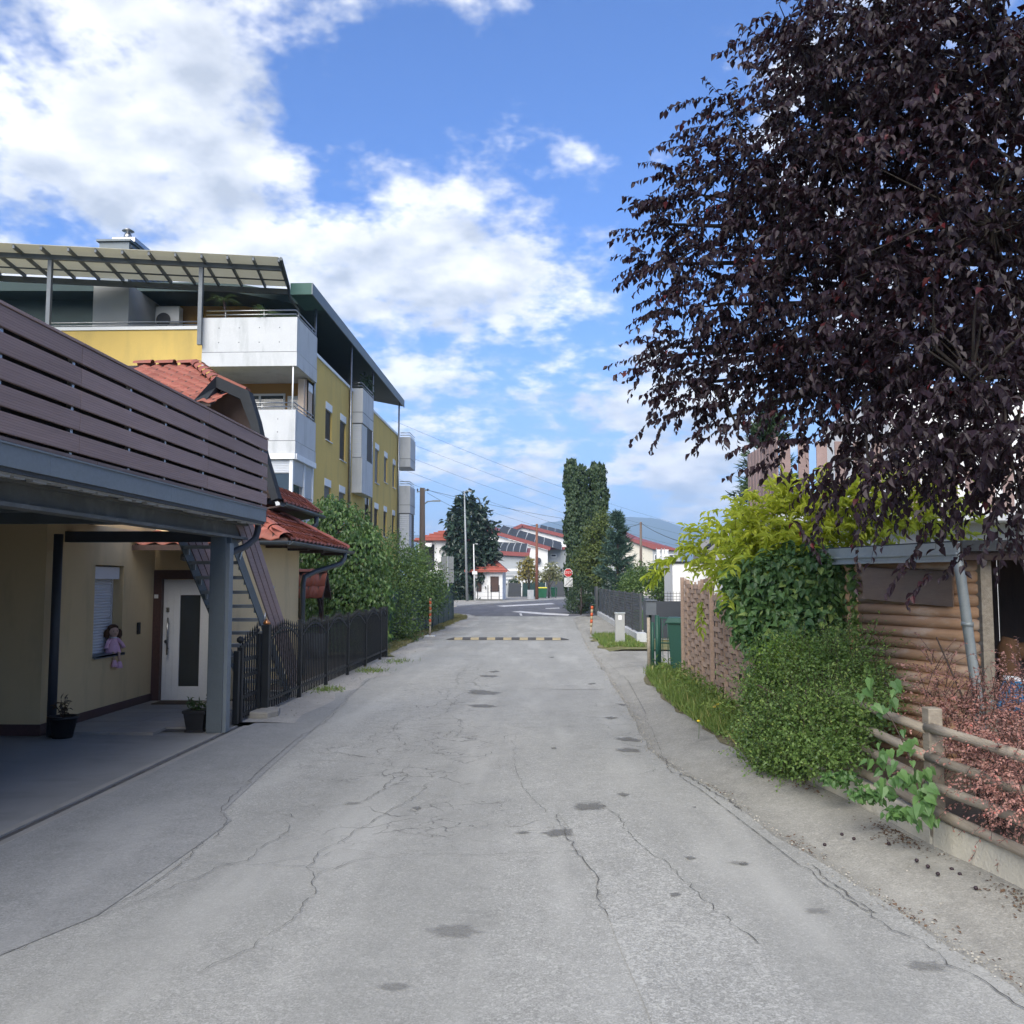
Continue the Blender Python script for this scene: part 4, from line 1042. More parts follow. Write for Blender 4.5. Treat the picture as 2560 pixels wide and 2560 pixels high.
# little tiled well roof behind the corner of the house
wl = thing('garden_well', 'wooden garden well with small red tiled gable roof behind the house corner', 'well', (-5.3, 20.9, 0))
WR = [Vector((-5.72, 20.3, 1.52)), Vector((-4.98, 20.3, 1.52)), Vector((-4.98, 20.75, 2.16)), Vector((-5.72, 20.75, 2.16))]
WB = [Vector((-4.98, 21.2, 1.52)), Vector((-5.72, 21.2, 1.52)), Vector((-5.72, 20.75, 2.16)), Vector((-4.98, 20.75, 2.16))]
mb = MB(); mb.prism(WR, (0, .02, -.03)); mb.prism(WB, (0, -.02, -.03)); wr = mb.build('roof', M_BROWN, wl)
tile_face(WR, wr, .25, .36); tile_face(WB, wr, .25, .36); ridge_tiles((-5.75, 20.75, 2.18), (-4.95, 20.75, 2.18), wr, .10, .4)
mb = MB(); mb.bar((-4.95, 20.28, 1.46), (-4.95, 20.76, 2.14), .03, .09); mb.bar((-4.95, 21.22, 1.46), (-4.95, 20.76, 2.14), .03, .09); mb.build('barge_board', M_BROWN, wr)
for x in (-5.6, -5.08):
    mb = MB(); mb.bar((x, 20.75, 0), (x, 20.75, 2.0), .1, .1); mb.bar((x, 20.75, 1.1), (x, 20.42, 1.55), .06, .06, (1, 0, 0)); mb.build('post', M_BROWN, wl)
mb = MB(); mb.lathe([(.38, 0), (.38, .6), (.30, .6), (.30, .3)], (-5.34, 20.75, 0), 14); mb.build('well_ring', M_OLDCON, wl)

wl.location = Vector(wl.location) + Vector((-.62, 2.0, 0))

# ================================================================== yellow apartment building
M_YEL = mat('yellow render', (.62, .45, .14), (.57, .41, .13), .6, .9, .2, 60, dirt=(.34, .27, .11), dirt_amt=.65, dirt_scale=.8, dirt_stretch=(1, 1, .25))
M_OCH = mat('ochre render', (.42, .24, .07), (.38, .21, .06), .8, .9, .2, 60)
M_CONC = mat('fair faced concrete', (.53, .55, .57), (.47, .49, .515), 1.2, .8, .1, 40, dirt=(.27, .29, .30), dirt_amt=.55, dirt_scale=1.5, dirt_stretch=(1.5, 1.5, .3))
M_GREEN = mat('dark green sheet', (.02, .045, .045), (.015, .035, .036), 1, .6, .1, 30)
M_PERG = mat('grey pergola steel', (.10, .115, .135), (.13, .145, .16), 2, .5, .05, 40, metal=.3)
M_WHITEW = mat('white frame', (.70, .72, .74), (.66, .68, .7), 2, .45, .02, 40)
M_PANE = glass_mat('window glass', (.03, .045, .06), .04)
M_BLIND = mat('grey blind', (.30, .31, .33), (.24, .25, .27), 2, .5, .05, 40)
M_BLINDD = mat('dark blind', (.085, .09, .10), (.06, .065, .075), 2, .5, .05, 40)
m_, t_, b_, o_ = base_mat('pergola polycarbonate'); M_POLY = m_
b_.inputs['Base Color'].default_value = (.62, .62, .56, 1); b_.inputs['Roughness'].default_value = .4
tr_ = t_.node('ShaderNodeBsdfTranslucent'); tr_.inputs['Color'].default_value = (.62, .61, .53, 1)
mx_ = t_.node('ShaderNodeMixShader'); mx_.inputs[0].default_value = .55; t_.link(b_.outputs[0], mx_.inputs[1]); t_.link(tr_.outputs[0], mx_.inputs[2]); t_.link(mx_.outputs[0], o_.inputs['Surface'])

ab = thing('apartment_building', 'tall yellow apartment building with grey balconies and roof terrace behind the small house', 'building', (-15, 44, 0))
def open_wall(u0, u1, z0, z1, holes, P, depth):
    """wall in (u,z) with rectangular holes; P(u,z,d) gives the place, d = depth behind the face"""
    us = sorted({u0, u1, *[h[0] for h in holes], *[h[1] for h in holes]}); zs = sorted({z0, z1, *[h[2] for h in holes], *[h[3] for h in holes]})
    mb = MB()
    for a, b in zip(us[:-1], us[1:]):
        for c, d in zip(zs[:-1], zs[1:]):
            if any(h[0] <= a and b <= h[1] and h[2] <= c and d <= h[3] for h in holes): continue
            mb.add([P(a, c, 0), P(b, c, 0), P(b, d, 0), P(a, d, 0)], [(0, 1, 2, 3)])
    for h in holes:
        a, b, c, d = h; q = [(a, c), (b, c), (b, d), (a, d)]
        for (p, r_) in zip(q, q[1:] + q[:1]):
            mb.add([P(*p, 0), P(*r_, 0), P(*r_, depth), P(*p, depth)], [(0, 1, 2, 3)])
    bm = bmesh.new(); me = mb.mesh(); bm.from_mesh(me); bmesh.ops.remove_doubles(bm, verts=bm.verts, dist=1e-4); bm.to_mesh(me); bm.free()
    return me
XB = -9.0
WINS = [(33.4, 34.0, 7.5, 9.35, 1), (36.1, 37.2, 7.66, 9.2, 2), (38.7, 39.85, 7.2, 9.2, 2), (46.8, 47.9, 7.08, 9.16, 1), (49.5, 50.5, 7.4, 9.1, 1), (52.3, 53.2, 7.4, 9.05, 1),
        (36.1, 37.2, 4.5, 6.1, 1), (38.7, 39.85, 4.5, 6.1, 1), (44.3, 45.2, 4.4, 6.05, 2), (46.8, 47.9, 4.4, 6.05, 2), (49.5, 50.5, 4.4, 6.1, 2), (52.3, 53.2, 4.4, 6.1, 2)]
PS = lambda u, z, d: (XB - d, u, z)
me = open_wall(33.2, 54.4, -.1, 10.6, [w[:4] for w in WINS], PS, .22); link('side_wall', me, M_YEL, ab)
def zigzag(mb, P, u0, u1, z0, z1, n, d0, d1):
    vs = []
    for k in range(n):
        a, b = z0 + (z1 - z0) * k / n, z0 + (z1 - z0) * (k + .82) / n
        vs += [P(u0, a, d0), P(u1, a, d0), P(u0, b, d1), P(u1, b, d1)]
    mb.add(vs, [(2 * i, 2 * i + 1, 2 * i + 3, 2 * i + 2) for i in range(2 * n - 1)])
for a, b, c, d, kind in WINS:
    mb = MB(); mb.box((XB - .21, a, c), (XB - .16, a + .06, d)); mb.box((XB - .21, b - .06, c), (XB - .16, b, d)); mb.box((XB - .21, a + .06, c), (XB - .16, b - .06, c + .06)); mb.box((XB - .21, a + .06, d - .06), (XB - .16, b - .06, d))
    w = mb.build('window', M_WHITEW, ab)
    mb = MB(); mb.box((XB - .20, a + .06, c + .06), (XB - .19, b - .06, d - .06)); mb.build('pane', M_PANE, w)
    mb = MB(); mb.box((XB - .14, a + .005, d - .30), (XB + .02, b - .005, d - .005)); mb.build('shutter_box', M_WHITEW, w)
    mb = MB(); zigzag(mb, PS, a + .02, b - .02, c + .02, d - .3, 18, .10, .05); mb.build('blind', M_BLIND if kind == 1 else M_BLINDD, w)
    mb = MB(); mb.box((XB - .2, a - .03, c - .03), (XB + .06, b + .03, c + .002)); mb.build('sill', M_WHITEW, w)
mb = MB(); mb.box((-30, 32.3, 0), (-12.3, 33.2, 11.08)); mb.build('front_wall', M_YEL, ab)
mb = MB(); mb.box((-30, 32.24, 11.08), (-12.32, 33.26, 11.2)); mb.build('parapet_cap', M_WHITEW, ab)
mb = MB(); mb.box((XB - .35, 34.15, 10.6), (XB + .05, 54.45, 10.72)); mb.build('parapet_cap', M_WHITEW, ab)
mb = MB(); mb.box((-30, 33.2, 9.5), (-9.3, 54.2, 9.7)); mb.build('terrace_floor', M_CONC, ab)
mb = MB(); mb.box((-30, 54.0, 0), (-9.0, 54.4, 10.6)); mb.box((-30, 34.2, 0), (-12.3, 34.5, 9.5)); mb.box((-12.55, 33.2, 0), (-12.3, 34.5, 9.5)); mb.build('end_wall', M_YEL, ab)
# corner loggia walls
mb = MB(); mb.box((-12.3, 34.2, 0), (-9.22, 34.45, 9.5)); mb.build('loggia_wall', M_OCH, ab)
mb = MB(); mb.box((-9.22, 33.2, 0), (-9.0, 34.2, 9.45)); mb.box((-9.28, 33.0, 6.6), (-9.06, 33.2, 9.4)); mb.build('loggia_pier', mat('pale render', (.55, .45, .36), (.5, .4, .32), 1, .9, .1, 60), ab)
def concrete_balcony(z0, zg, z1, x0=-12.3, x1=-8.97, y0=31.4, y1=34.1, bolts=True, name='balcony'):
    mb = MB(); mb.box((x0, y0, z0), (x1, y1, z0 + .2)); o = mb.build(name, M_CONC, ab)
    for (za, zb, e) in ((z0 - .002, zg - .012, .012), (zg + .008, z1, 0)):
        mb = MB(); mb.box((x0, y0 - .12 - e, za), (x1 + .1 + e, y0, zb)); mb.build('front_panel', M_CONC, o)
        mb = MB(); mb.box((x1, y0 + .001, za), (x1 + .1 + e, y1, zb)); mb.build('side_panel', M_CONC, o)
    mb = MB(); mb.box((x0, y0 - .115, zg - .013), (x1 + .095, y0 + .01, zg + .009)); mb.build('joint', M_DARKST, o)
    if bolts:
        for r_ in (.28, .70):
            for k in range(4):
                x = x0 + (x1 - x0) * (.18 + .22 * k); mb = MB(); z = zg + (z1 - zg) * r_
                mb.tube([(x, y0 - .125, z), (x, y0 - .118, z)], .02, 6); mb.build('anchor_bolt', M_DARKST, o)
    for k, z in enumerate((z1 + .12, z1 + .26)):
        mb = MB(); mb.tube([(x0 + .1, y0 - .05, z), (x1 + .03, y0 - .05, z), (x1 + .03, y1 - .1, z)], .025, 6); mb.build('handrail', M_CHROME, o)
    for x, y in ((x0 + .8, y0 - .05), (x0 + 2.2, y0 - .05), (x1 + .03, y0 + .3), (x1 + .03, y1 - .5)):
        mb = MB(); mb.tube([(x, y, z1 - .1), (x, y, z1 + .26)], .018, 6); mb.build('rail_post', M_CHROME, o)
    return o
concrete_balcony(9.48, 9.98, 11.2)
concrete_balcony(6.42, 6.85, 7.94)
concrete_balcony(3.30, 3.7, 4.75)
mb = MB(); mb.tube([(-9.0, 31.33, 7.9), (-9.0, 31.33, 9.5)], .03, 8); mb.build('corner_rod', M_WHITEW, ab)
mb = MB(); mb.tube([(-8.95, 34.1, 6.5), (-8.95, 34.1, 12.3)], .05, 8); mb.build('downpipe', M_CHROME, ab)
def glazed(x0, x1, z0, z1, y, name='glazed_door', parts=2):
    mb = MB(); mb.box((x0, y - .05, z0), (x1, y + .01, z0 + .08)); mb.box((x0, y - .05, z1 - .08), (x1, y + .01, z1))
    for k in range(parts + 1):
        x = x0 + (x1 - x0 - .08) * k / parts; mb.box((x, y - .052, z0 + .08), (x + .08, y + .01, z1 - .08))
    o = mb.build(name, M_WHITEW, ab)
    for k in range(parts):
        xa = x0 + (x1 - x0 - .08) * k / parts + .08; xb = x0 + (x1 - x0 - .08) * (k + 1) / parts
        mb = MB(); mb.box((xa, y - .03, z0 + .08), (xb, y - .015, z1 - .08)); mb.build('pane', M_PANE, o)
    return o
glazed(-12.1, -10.1, 6.9, 9.1, 34.19)
mb = MB(); mb.box((-10.0, 34.12, 6.7), (-9.45, 34.19, 9.0)); dd = mb.build('balcony_door', M_WHITEW, ab); mb = MB(); mb.box((-9.9, 34.1, 7.75), (-9.55, 34.125, 8.85)); mb.build('pane', M_PANE, dd)
# glazed, shuttered loggia on the floor below
lg = MB(); lg.box((-12.2, 31.34, 4.70), (-8.9, 31.40, 4.76)); lg = lg.build('winter_garden', M_WHITEW, ab)
for x, y in ((-9.0, 31.36), (-10.9, 31.36), (-8.97, 32.8), (-8.97, 34.0)):
    mb = MB(); mb.box((x - .06, y - .06, 4.76), (x + .06, y + .06, 6.40)); mb.build('frame_post', M_WHITEW, lg)
for P, u0, u1, zc in ((lambda u, z, d: (u, 31.33 + d, z), -10.84, -9.06, 5.72), (lambda u, z, d: (-8.94 - d, u, z), 31.42, 32.74, 5.35), (lambda u, z, d: (-8.94 - d, u, z), 32.86, 33.94, 4.76)):
    mb = MB(); zigzag(mb, P, u0, u1, zc, 6.2, int((6.2 - zc) / .055), .03, .0); mb.build('roller_shutter', M_SHUT, lg)
    mb = MB(); mb.add([P(u0, 4.76, .06), P(u1, 4.76, .06), P(u1, zc, .06), P(u0, zc, .06)], [(0, 1, 2, 3)]); mb.build('pane', M_PANE, lg)
mb = MB(); mb.box((-12.2, 31.2, 6.2), (-8.85, 31.3, 6.4)); mb.box((-8.95, 31.3, 6.2), (-8.80, 34.0, 6.4)); mb.build('shutter_box', M_WHITEW, lg)
# side bay and end balconies
def bay(y0, y1, x1, zs, top_rail=True):
    mb = MB(); mb.box((XB - .3, y0, zs[0]), (x1, y1, zs[1])); o = mb.build('bay', M_CONC, ab)
    if len(zs) > 3:
        mb = MB(); mb.box((XB - .3, y0, zs[2]), (x1, y1, zs[3])); mb.build('parapet', M_CONC, o)
        mb = MB(); mb.box((XB - .3, y0 + .06, zs[1]), (x1 - .06, y1 - .06, zs[2])); mb.build('glazing', M_PANE, o)
        mb = MB(); zigzag(mb, lambda u, z, d: (u, y0 + .03 + d, z), XB, x1 - .05, zs[1] + .03, zs[2] - .03, 18, .03, 0); mb.build('blind', M_SHUT, o)
        ym = (y0 + y1) / 2
        mb = MB(); zigzag(mb, lambda u, z, d: (x1 - .03 - d, u, z), y0 + .05, ym, zs[1] + .03, zs[2] - .03, 18, .03, 0); mb.build('blind', M_SHUT, o)
        mb = MB(); zigzag(mb, lambda u, z, d: (x1 - .03 - d, u, z), ym + .03, y1 - .05, zs[1] + .03, zs[2] - .03, 18, .03, 0); mb.build('blind', M_BLINDD, o)
        zt = zs[3]
        mb = MB(); mb.box((XB, y0 - .01, zs[2] + .48), (x1 + .008, y1, zs[2] + .50)); mb.build('joint', M_DARKST, o)
    else:
        zt = zs[1]
        mb = MB(); mb.box((XB - .2, y0 - .01, zs[0] + .48), (x1 + .008, y1, zs[0] + .50)); mb.build('joint', M_DARKST, o)
    for dz in (.12, .26):
        mb = MB(); mb.tube([(XB, y0 + .05, zt + dz), (x1 - .05, y0 + .05, zt + dz), (x1 - .05, y1 - .05, zt + dz)], .022, 6); mb.build('handrail', M_CHROME, o)
    return o
bay(41.2, 43.8, -8.52, (6.0, 7.6, 9.2, 10.78))
bay(54.9, 57.0, -8.35, (8.9, 10.7))
bay(54.9, 57.0, -8.35, (3.2, 3.9, 6.1, 7.75))
# roof, terrace recess, posts
mb = MB(); RF = [(-8.7, 12.42), (-12.5, 13.15), (-30, 13.4), (-30, 13.75), (-12.5, 13.5), (-8.7, 12.82)]
mb.prism([(x, 34.45, z) for x, z in RF], (0, 19.85, 0)); rf = mb.build('roof', M_GREEN, ab)
mb = MB(); mb.box((-8.7, 32.5, 12.38), (-8.66, 54.35, 12.80)); mb.build('roof_fascia', M_FASC, rf)
mb = MB(); mb.box((-9.5, 32.5, 12.38), (-8.70, 34.5, 12.80)); mb.build('roof_corner', mat('green fascia', (.03, .10, .085), (.025, .085, .07), 1, .5, .05, 30), rf)
mb = MB(); mb.box((-11.6, 35.5, 9.7), (-11.4, 50.5, 12.95)); mb.build('penthouse_side', M_GREEN, ab)
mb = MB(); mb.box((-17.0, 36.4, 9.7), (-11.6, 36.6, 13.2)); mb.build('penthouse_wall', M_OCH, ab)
mb = MB(); mb.box((-30, 35.6, 9.7), (-17.4, 35.8, 13.3)); mb.build('penthouse_wall', M_GREEN, ab)
mb = MB(); mb.box((-17.45, 33.4, 9.7), (-16.05, 36.5, 13.15)); mb.build('chimney_breast', mat('pale grey render', (.34, .35, .35), (.31, .32, .32), 1, .9, .05, 50), ab)
glazed(-14.9, -12.9, 10.0, 12.3, 36.39, 'terrace_door', 2); glazed(-21.5, -17.6, 9.9, 12.1, 35.59, 'terrace_door', 4)
for y in (39.9, 45.0, 53.2):
    mb = MB(); mb.tube([(-8.8, y, 3), (-8.8, y, 12.4)], .05, 8); mb.build('roof_post', M_CHROME, ab)
for y in (40.3, 44.6, 53.9):
    mb = MB(); mb.tube([(-8.93, y, 0), (-8.93, y, 10.5)], .04, 6); mb.build('downpipe', M_BROWN, ab)
mb = MB(); mb.box((-19.15, 37.0, 13.3), (-17.85, 41.5, 16.1)); mb.box((-19.25, 36.9, 16.1), (-17.75, 41.6, 16.18)); ch = mb.build('roof_vent_housing', M_FASC, rf)
mb = MB()
for k in range(15): mb.box((-17.83, 37.1, 13.5 + k * .17), (-17.79, 41.4, 13.6 + k * .17))
mb.build('louvre', M_PERG, ch, kind='stuff')
mb = MB(); mb.box((-18.7, 37.2, 16.18), (-17.7, 39.2, 16.36)); mb.lathe([(.20, 16.36), (.15, 16.62), (.10, 16.66), (.10, 16.74), (.26, 16.76), (.1, 16.86), (.02, 16.9)], (-18.2, 37.6, 0), 12); mb.build('flue', M_CHROME, ch)
# terrace pergola: thing of its own on the roof terrace
pg = thing('pergola', 'steel pergola with pale translucent panels over the top roof terrace', 'pergola', (-14, 31.5, 11.2))
PA, PB = Vector((-9.6, 31.6, 13.02)), Vector((-25.2, 28.7, 13.02)); pd = (PB - PA).normalized(); pn = Vector((-pd.y, pd.x, 0)); pn = pn if pn.y > 0 else -pn
mb = MB(); mb.bar(PA, PB, .12, .16); mb.build('front_beam', M_PERG, pg)
mb = MB(); mb.bar(PA + pn * 2.75 + Vector((0, 0, .03)), PB + pn * 2.75 + Vector((0, 0, .05)), .12, .2); mb.build('back_beam', M_PERG, pg)
mb = MB(); mb.bar(PA + pn * 1.7 + Vector((0, 0, .13)), PB + pn * 1.7 + Vector((0, 0, .13)), .03, .05); mb.build('purlin', M_PERG, pg)
nr = 18; L_ = (PB - PA).length
for k in range(nr + 1):
    p = PA + pd * (L_ * k / nr); mb = MB(); mb.bar(p - pn * .75 + Vector((0, 0, .06)), p + pn * 2.75 + Vector((0, 0, .17)), .07, .12); mb.build('rafter', M_PERG, pg)
    if k < nr:
        q = PA + pd * (L_ * (k + 1) / nr); mb = MB()
        mb.prism([p - pn * .8 + Vector((0, 0, .135)), q - pn * .8 + Vector((0, 0, .135)), q + pn * 2.8 + Vector((0, 0, .25)), p + pn * 2.8 + Vector((0, 0, .25))], (0, 0, .015)); mb.build('panel', M_POLY, pg)
mb = MB(); mb.tube([PA - pn * .75 + Vector((.08, 0, .1)), PA + pn * 1.9 + Vector((.08, 0, .02)), PA + pn * 2.2 + Vector((.12, 0, -.4)), PA + pn * 2.45 + Vector((.45, 0, -.75)), PA + pn * 2.45 + Vector((.45, 0, -1.9))], .06, 8); mb.build('gutter_pipe', M_GUT, pg)
for px, yb in ((182, 804), (518, 770)):
    t = (px - 687) / (0 - 687); p = AY(px, 650, 31.6); q = PA + pd * max(0, (PA - p).length); f_ = (PA.x - p.x) / (PA.x - PB.x); q = PA.lerp(PB, f_)
    mb = MB(); mb.bar((q.x, q.y, 9.7 if px < 300 else 10.2), (q.x, q.y, 12.92), .14, .14, (0, 1, 0)); mb.build('column', M_PERG, pg)
o = MB(); o.tube([(-25, 32.27, 11.36), (-12.4, 32.27, 11.36)], .03, 6); o.build('handrail', M_CHROME, ab); o = MB(); o.tube([(-25, 32.27, 11.25), (-12.4, 32.27, 11.25)], .02, 6); o.build('handrail', M_CHROME, ab)
# air conditioner on the penthouse wall, palms on the top balcony
ac = thing('air_conditioner', 'white outdoor air conditioner unit mounted beside the grey chimney wall', 'air conditioner', (-15.7, 35.9, 12.3))
mb = MB(); mb.box((-16.05, 35.75, 12.3), (-15.05, 36.15, 13.0)); mb.build('casing', M_WHITEW, ac, .02)
mb = MB(); mb.lathe([(.30, 0), (.30, .03), (.24, .035), (.08, .02)], n=20); o = mb.build('fan_grille', M_DARKST, ac); o.matrix_parent_inverse = Matrix.Translation(-ac.location); o.matrix_basis = Matrix.Translation((-15.7, 35.75, 12.65)) @ Matrix.Rotation(R(90), 4, 'X')
mb = MB(); mb.bar((-15.9, 36.4, 12.27), (-15.9, 35.8, 12.27), .05, .05); mb.bar((-15.2, 36.4, 12.27), (-15.2, 35.8, 12.27), .05, .05); mb.build('bracket', M_PERG, ac, kind='stuff')
M_PALM = leaf_mat('palm leaf', (.05, .09, .035), (.10, .15, .06))
def palm(c, h, n, L, label, name='potted_palm'):
    t = thing(name, label, 'plant', c); mb = MB(); mb.tube([(0, 0, 0), (.03, 0, h * .6), (-.03, 0, h)], [.06, .05, .045], 7); mb.build('trunk', M_BROWN, t, loc=(0, 0, 0))
    P, D, N, Ls = [], [], [], []
    for k in range(n):
        a = k * 2.4 + rng.normal(0, .2); e = rng.uniform(.0, .95)
        d = np.array([math.cos(a) * math.cos(e), math.sin(a) * math.cos(e), math.sin(e)]); p = np.array([-.03, 0, h])
        for j in range(10):
            f = j / 9; pos = p + d * L * f + np.array([0, 0, -.45 * L * f * f]); side = np.cross(d, [0, 0, 1])
            for s_ in (-1, 1):
                P.append(pos); D.append(d * .7 + side * s_ * .7 + np.array([0, 0, -.3 * f])); N.append([0, 0, 1.]); Ls.append(L * .38)
    P, D, N, Ls = np.array(P), np.array(D), np.array(N), np.array(Ls)
    link('fronds', leaves_mesh('fronds', P, D, N, Ls, Ls * .12, LEAF_BLADE), M_PALM, t, loc=(0, 0, 0), kind='stuff')
    mb = MB(); mb.lathe([(.14, -.3), (.2, 0), (.18, 0)], n=12); mb.build('pot', M_BLACKP, t, loc=(0, 0, 0))
palm((-11.75, 31.9, 11.25), .95, 14, .55, 'small palm with bare trunk beside the pergola column on the top balcony')
palm((-10.2, 32.0, 11.25), .35, 16, .7, 'bushy palm spreading over the right end of the top balcony rail')
palm((-9.6, 32.7, 11.25), .3, 12, .6, 'low palm at the far right corner of the top balcony')
# climbing plants hung at the side terrace
M_IVYD = leaf_mat('terrace creeper', (.025, .05, .02), (.05, .085, .03))
leafy('terrace_creeper', [(-9.0, 44.4, 11.6, .25, 1.3, .7)], 700, .14, .7, M_IVYD, None, shell=.9, kind=None)
tag(bpy.data.objects['terrace_creeper'], 'creeper hanging under the roof edge above the side bay', 'plant')

def true_heights(o):
    """storey heights grow slightly towards the roof"""
    for ch in o.children:
        if ch.type == 'MESH' and ch.matrix_basis == Matrix.Identity(4):
            co = np.empty(len(ch.data.vertices) * 3, np.float32); ch.data.vertices.foreach_get('co', co); z = co[2::3]
            co[2::3] = np.where(z > 1.9, z + .0019 * (z - 1.9) ** 2, z); ch.data.vertices.foreach_set('co', co); ch.data.update()
        true_heights(ch)
for o in (ab, pg, ac): true_heights(o)

# ================================================================== RIGHT: low wall, rail fence, wicker fence, log shed, gates
M_OLDW = wood_mat('weathered rail wood', (.37, .325, .26), (.24, .205, .16), (14, 1.0, 14), 2.0, .15, .7, .9, dirt=(.13, .115, .09), dirt_amt=.55)
M_WICK = wood_mat('woven fence slat', (.36, .265, .21), (.26, .19, .15), (4, 1.5, 14), 2.5, .16, .35, .85, dirt=(.30, .245, .20), dirt_amt=.45)
M_LOG = wood_mat('orange brown log boards', (.46, .285, .17), (.36, .215, .13), (1.2, 1.2, 14), 1.6, .18, .3, .7, dirt=(.58, .51, .44), dirt_amt=.9, dirt_stretch=(1, 1, 2.5), dirt_scale=1.4)
M_WALLC = mat('old concrete wall', (.60, .57, .48), (.48, .455, .385), 3, .95, .5, 50, dirt=(.14, .13, .10), dirt_amt=.55, dirt_scale=2.2, bdist=.02)
M_GFENCE = mat('anthracite slat', (.055, .06, .068), (.045, .05, .057), 2, .5, .05, 30, rv=.12)
M_GREENP = mat('green painted metal', (.016, .07, .05), (.012, .055, .04), 3, .5, .08, 40)
M_ZINC = mat('zinc gutter', (.45, .49, .49), (.37, .41, .415), 3, .45, .06, 40, metal=.3, dirt=(.18, .2, .2), dirt_amt=.4)
M_WHITEP = mat('white plaster', (.72, .72, .72), (.66, .67, .68), 1, .85, .08, 60, dirt=(.5, .5, .5), dirt_amt=.3)

W = [G(2012, 1962), G(2165, 2042), G(2318, 2128), G(2440, 2190), G(2560, 2250), Vector((2.98, 4.5, 0)), Vector((3.25, 2.5, 0))]
W = [Vector((p.x + .02, p.y, 0)) for p in W]
lw = thing('low_concrete_wall', 'low weathered concrete kerb wall under the rail fence', 'wall', (W[2].x, W[2].y, 0))
def wall_run(pts, h, th, parent, name='wall_segment'):
    vs = []; mb = MB(); n = len(pts)
    for i, p in enumerate(pts):
        d = (pts[min(i + 1, n - 1)] - pts[max(i - 1, 0)]).normalized(); s_ = Vector((-d.y, d.x, 0)); s_ = s_ if s_.x > 0 else -s_
        vs += [p + Vector((0, 0, -.1)), p + Vector((.015, 0, h + jit(.006))), p + s_ * th + Vector((0, 0, h + jit(.006))), p + s_ * th + Vector((0, 0, -.1))]
    fs = [(4 * i + j, 4 * i + (j + 1) % 4, 4 * i + 4 + (j + 1) % 4, 4 * i + 4 + j) for i in range(n - 1) for j in range(4)] + [(0, 3, 2, 1), (4 * n - 4, 4 * n - 3, 4 * n - 2, 4 * n - 1)]
    mb.add(vs, fs); o = mb.build(name, M_WALLC, parent, .015)
    return o
def subdiv(pts, step=.25):
    out = []
    for a, b in zip(pts[:-1], pts[1:]):
        k = max(1, int((b - a).length / step)); out += [a.lerp(b, i / k) + Vector((jit(.006), jit(.006), 0)) for i in range(k)]
    return out + [pts[-1]]
wall_run(subdiv(W[:3]), .23, .17, lw); wall_run(subdiv([W[2] + Vector((.004, -.02, 0))] + W[3:]), .24, .18, lw)

rfn = thing('rail_fence', 'weathered wooden fence with round horizontal rails on the low wall', 'fence', (W[2].x + .1, W[2].y, .2))
W0 = W[0] + (W[0] - W[1]).normalized() * 1.6
posts = [W0 + Vector((.42, 0, 0)), W[2] + Vector((.06, .03, 0)), W[5] + Vector((.08, -.6, 0))]
for p in posts:
    mb = MB(); mb.bar(p + Vector((0, 0, .1)), p + Vector((0, 0, 1.0)), .10, .12, (0, 1, 0)); mb.build('post', M_OLDW, rfn, .008)
for a, b in zip(posts[:-1], posts[1:]):
    for k, z in enumerate((.86, .665, .475, .285)):
        o1, o2 = Vector((-.04, 0, z + jit(.015))), Vector((-.04, 0, z + jit(.015)))
        n = 9; path = [(a + o1).lerp(b + o2, i / (n - 1)) + Vector((jit(.003), 0, jit(.0035))) for i in range(n)]
        mb = MB(); mb.tube(path, [.036 * rng.uniform(.92, 1.08) for _ in path], 10); mb.build('rail', M_OLDW, rfn)

# woven slat fence
wf = thing('woven_fence', 'brown woven slat fence panel half covered by green vine', 'fence', (2.55, 14, 0))
def slat_mesh(l, h, bulge):
    mb = MB(); n = 8; vs = []
    for i in range(n + 1):
        u = i / n; x = bulge * math.cos(2 * math.pi * u)
        vs += [(x, l * (u - .5), 0), (x, l * (u - .5), h), (x + .007, l * (u - .5), h), (x + .007, l * (u - .5), 0)]
    fs = [(4 * i + j, 4 * i + 4 + j, 4 * i + 4 + (j + 1) % 4, 4 * i + (j + 1) % 4) for i in range(n) for j in range(4)] + [(0, 1, 2, 3), (4 * n + 3, 4 * n + 2, 4 * n + 1, 4 * n)]
    mb.add(vs, fs); me = mb.mesh('slat'); me.materials.append(M_WICK); return me
XWF = 2.57
SL = slat_mesh(.74, .072, .022)
for (ya, yb, ht) in ((14.22, 17.15, lambda y: 1.90 + .06 * abs(y - 15.7)), (10.9, 14.18, lambda y: 1.66 + .05 * abs(y - 12.5))):
    nb = int(round((yb - ya) / .37)); st = (yb - ya) / nb
    for k in range(nb + 1):
        y = ya + k * st; edge = k in (0, nb)
        mb = MB(); mb.box((XWF - (.035 if edge or k % 4 == 2 else .012), y - (.022 if edge else .014), .02), (XWF + (.035 if edge else .02), y + (.022 if edge else .014), ht(y))); mb.build('batten', M_WICK, wf)
    z = .05; r_ = 0
    while z < 1.95:
        for k in range(0, nb, 2):
            y = ya + (k + 1 + (.0 if r_ % 2 else 1.0)) * st
            if y + .3 > yb + .25 or z + .07 > ht(y) or (ya < 12 and abs(y - 12.0) < .35 and .55 < z < .64): continue
            M = Matrix.Translation((XWF - .004 + jit(.003), y, z + jit(.006))) @ Matrix.Rotation(jit(.012), 4, 'X')
            inst('slat', SL, wf, M)
        z += .079; r_ += 1
mb = MB(); mb.box((XWF + .036, 10.9, .02), (XWF + .05, 14.2, 1.58)); mb.build('backing', M_VERGE, wf); mb = MB(); mb.box((XWF + .036, 14.21, .02), (XWF + .05, 17.1, 1.86)); mb.build('backing', mat('dark hedge gap', (.03, .03, .025), (.02, .02, .018), 3, .95, .1, 20), wf)

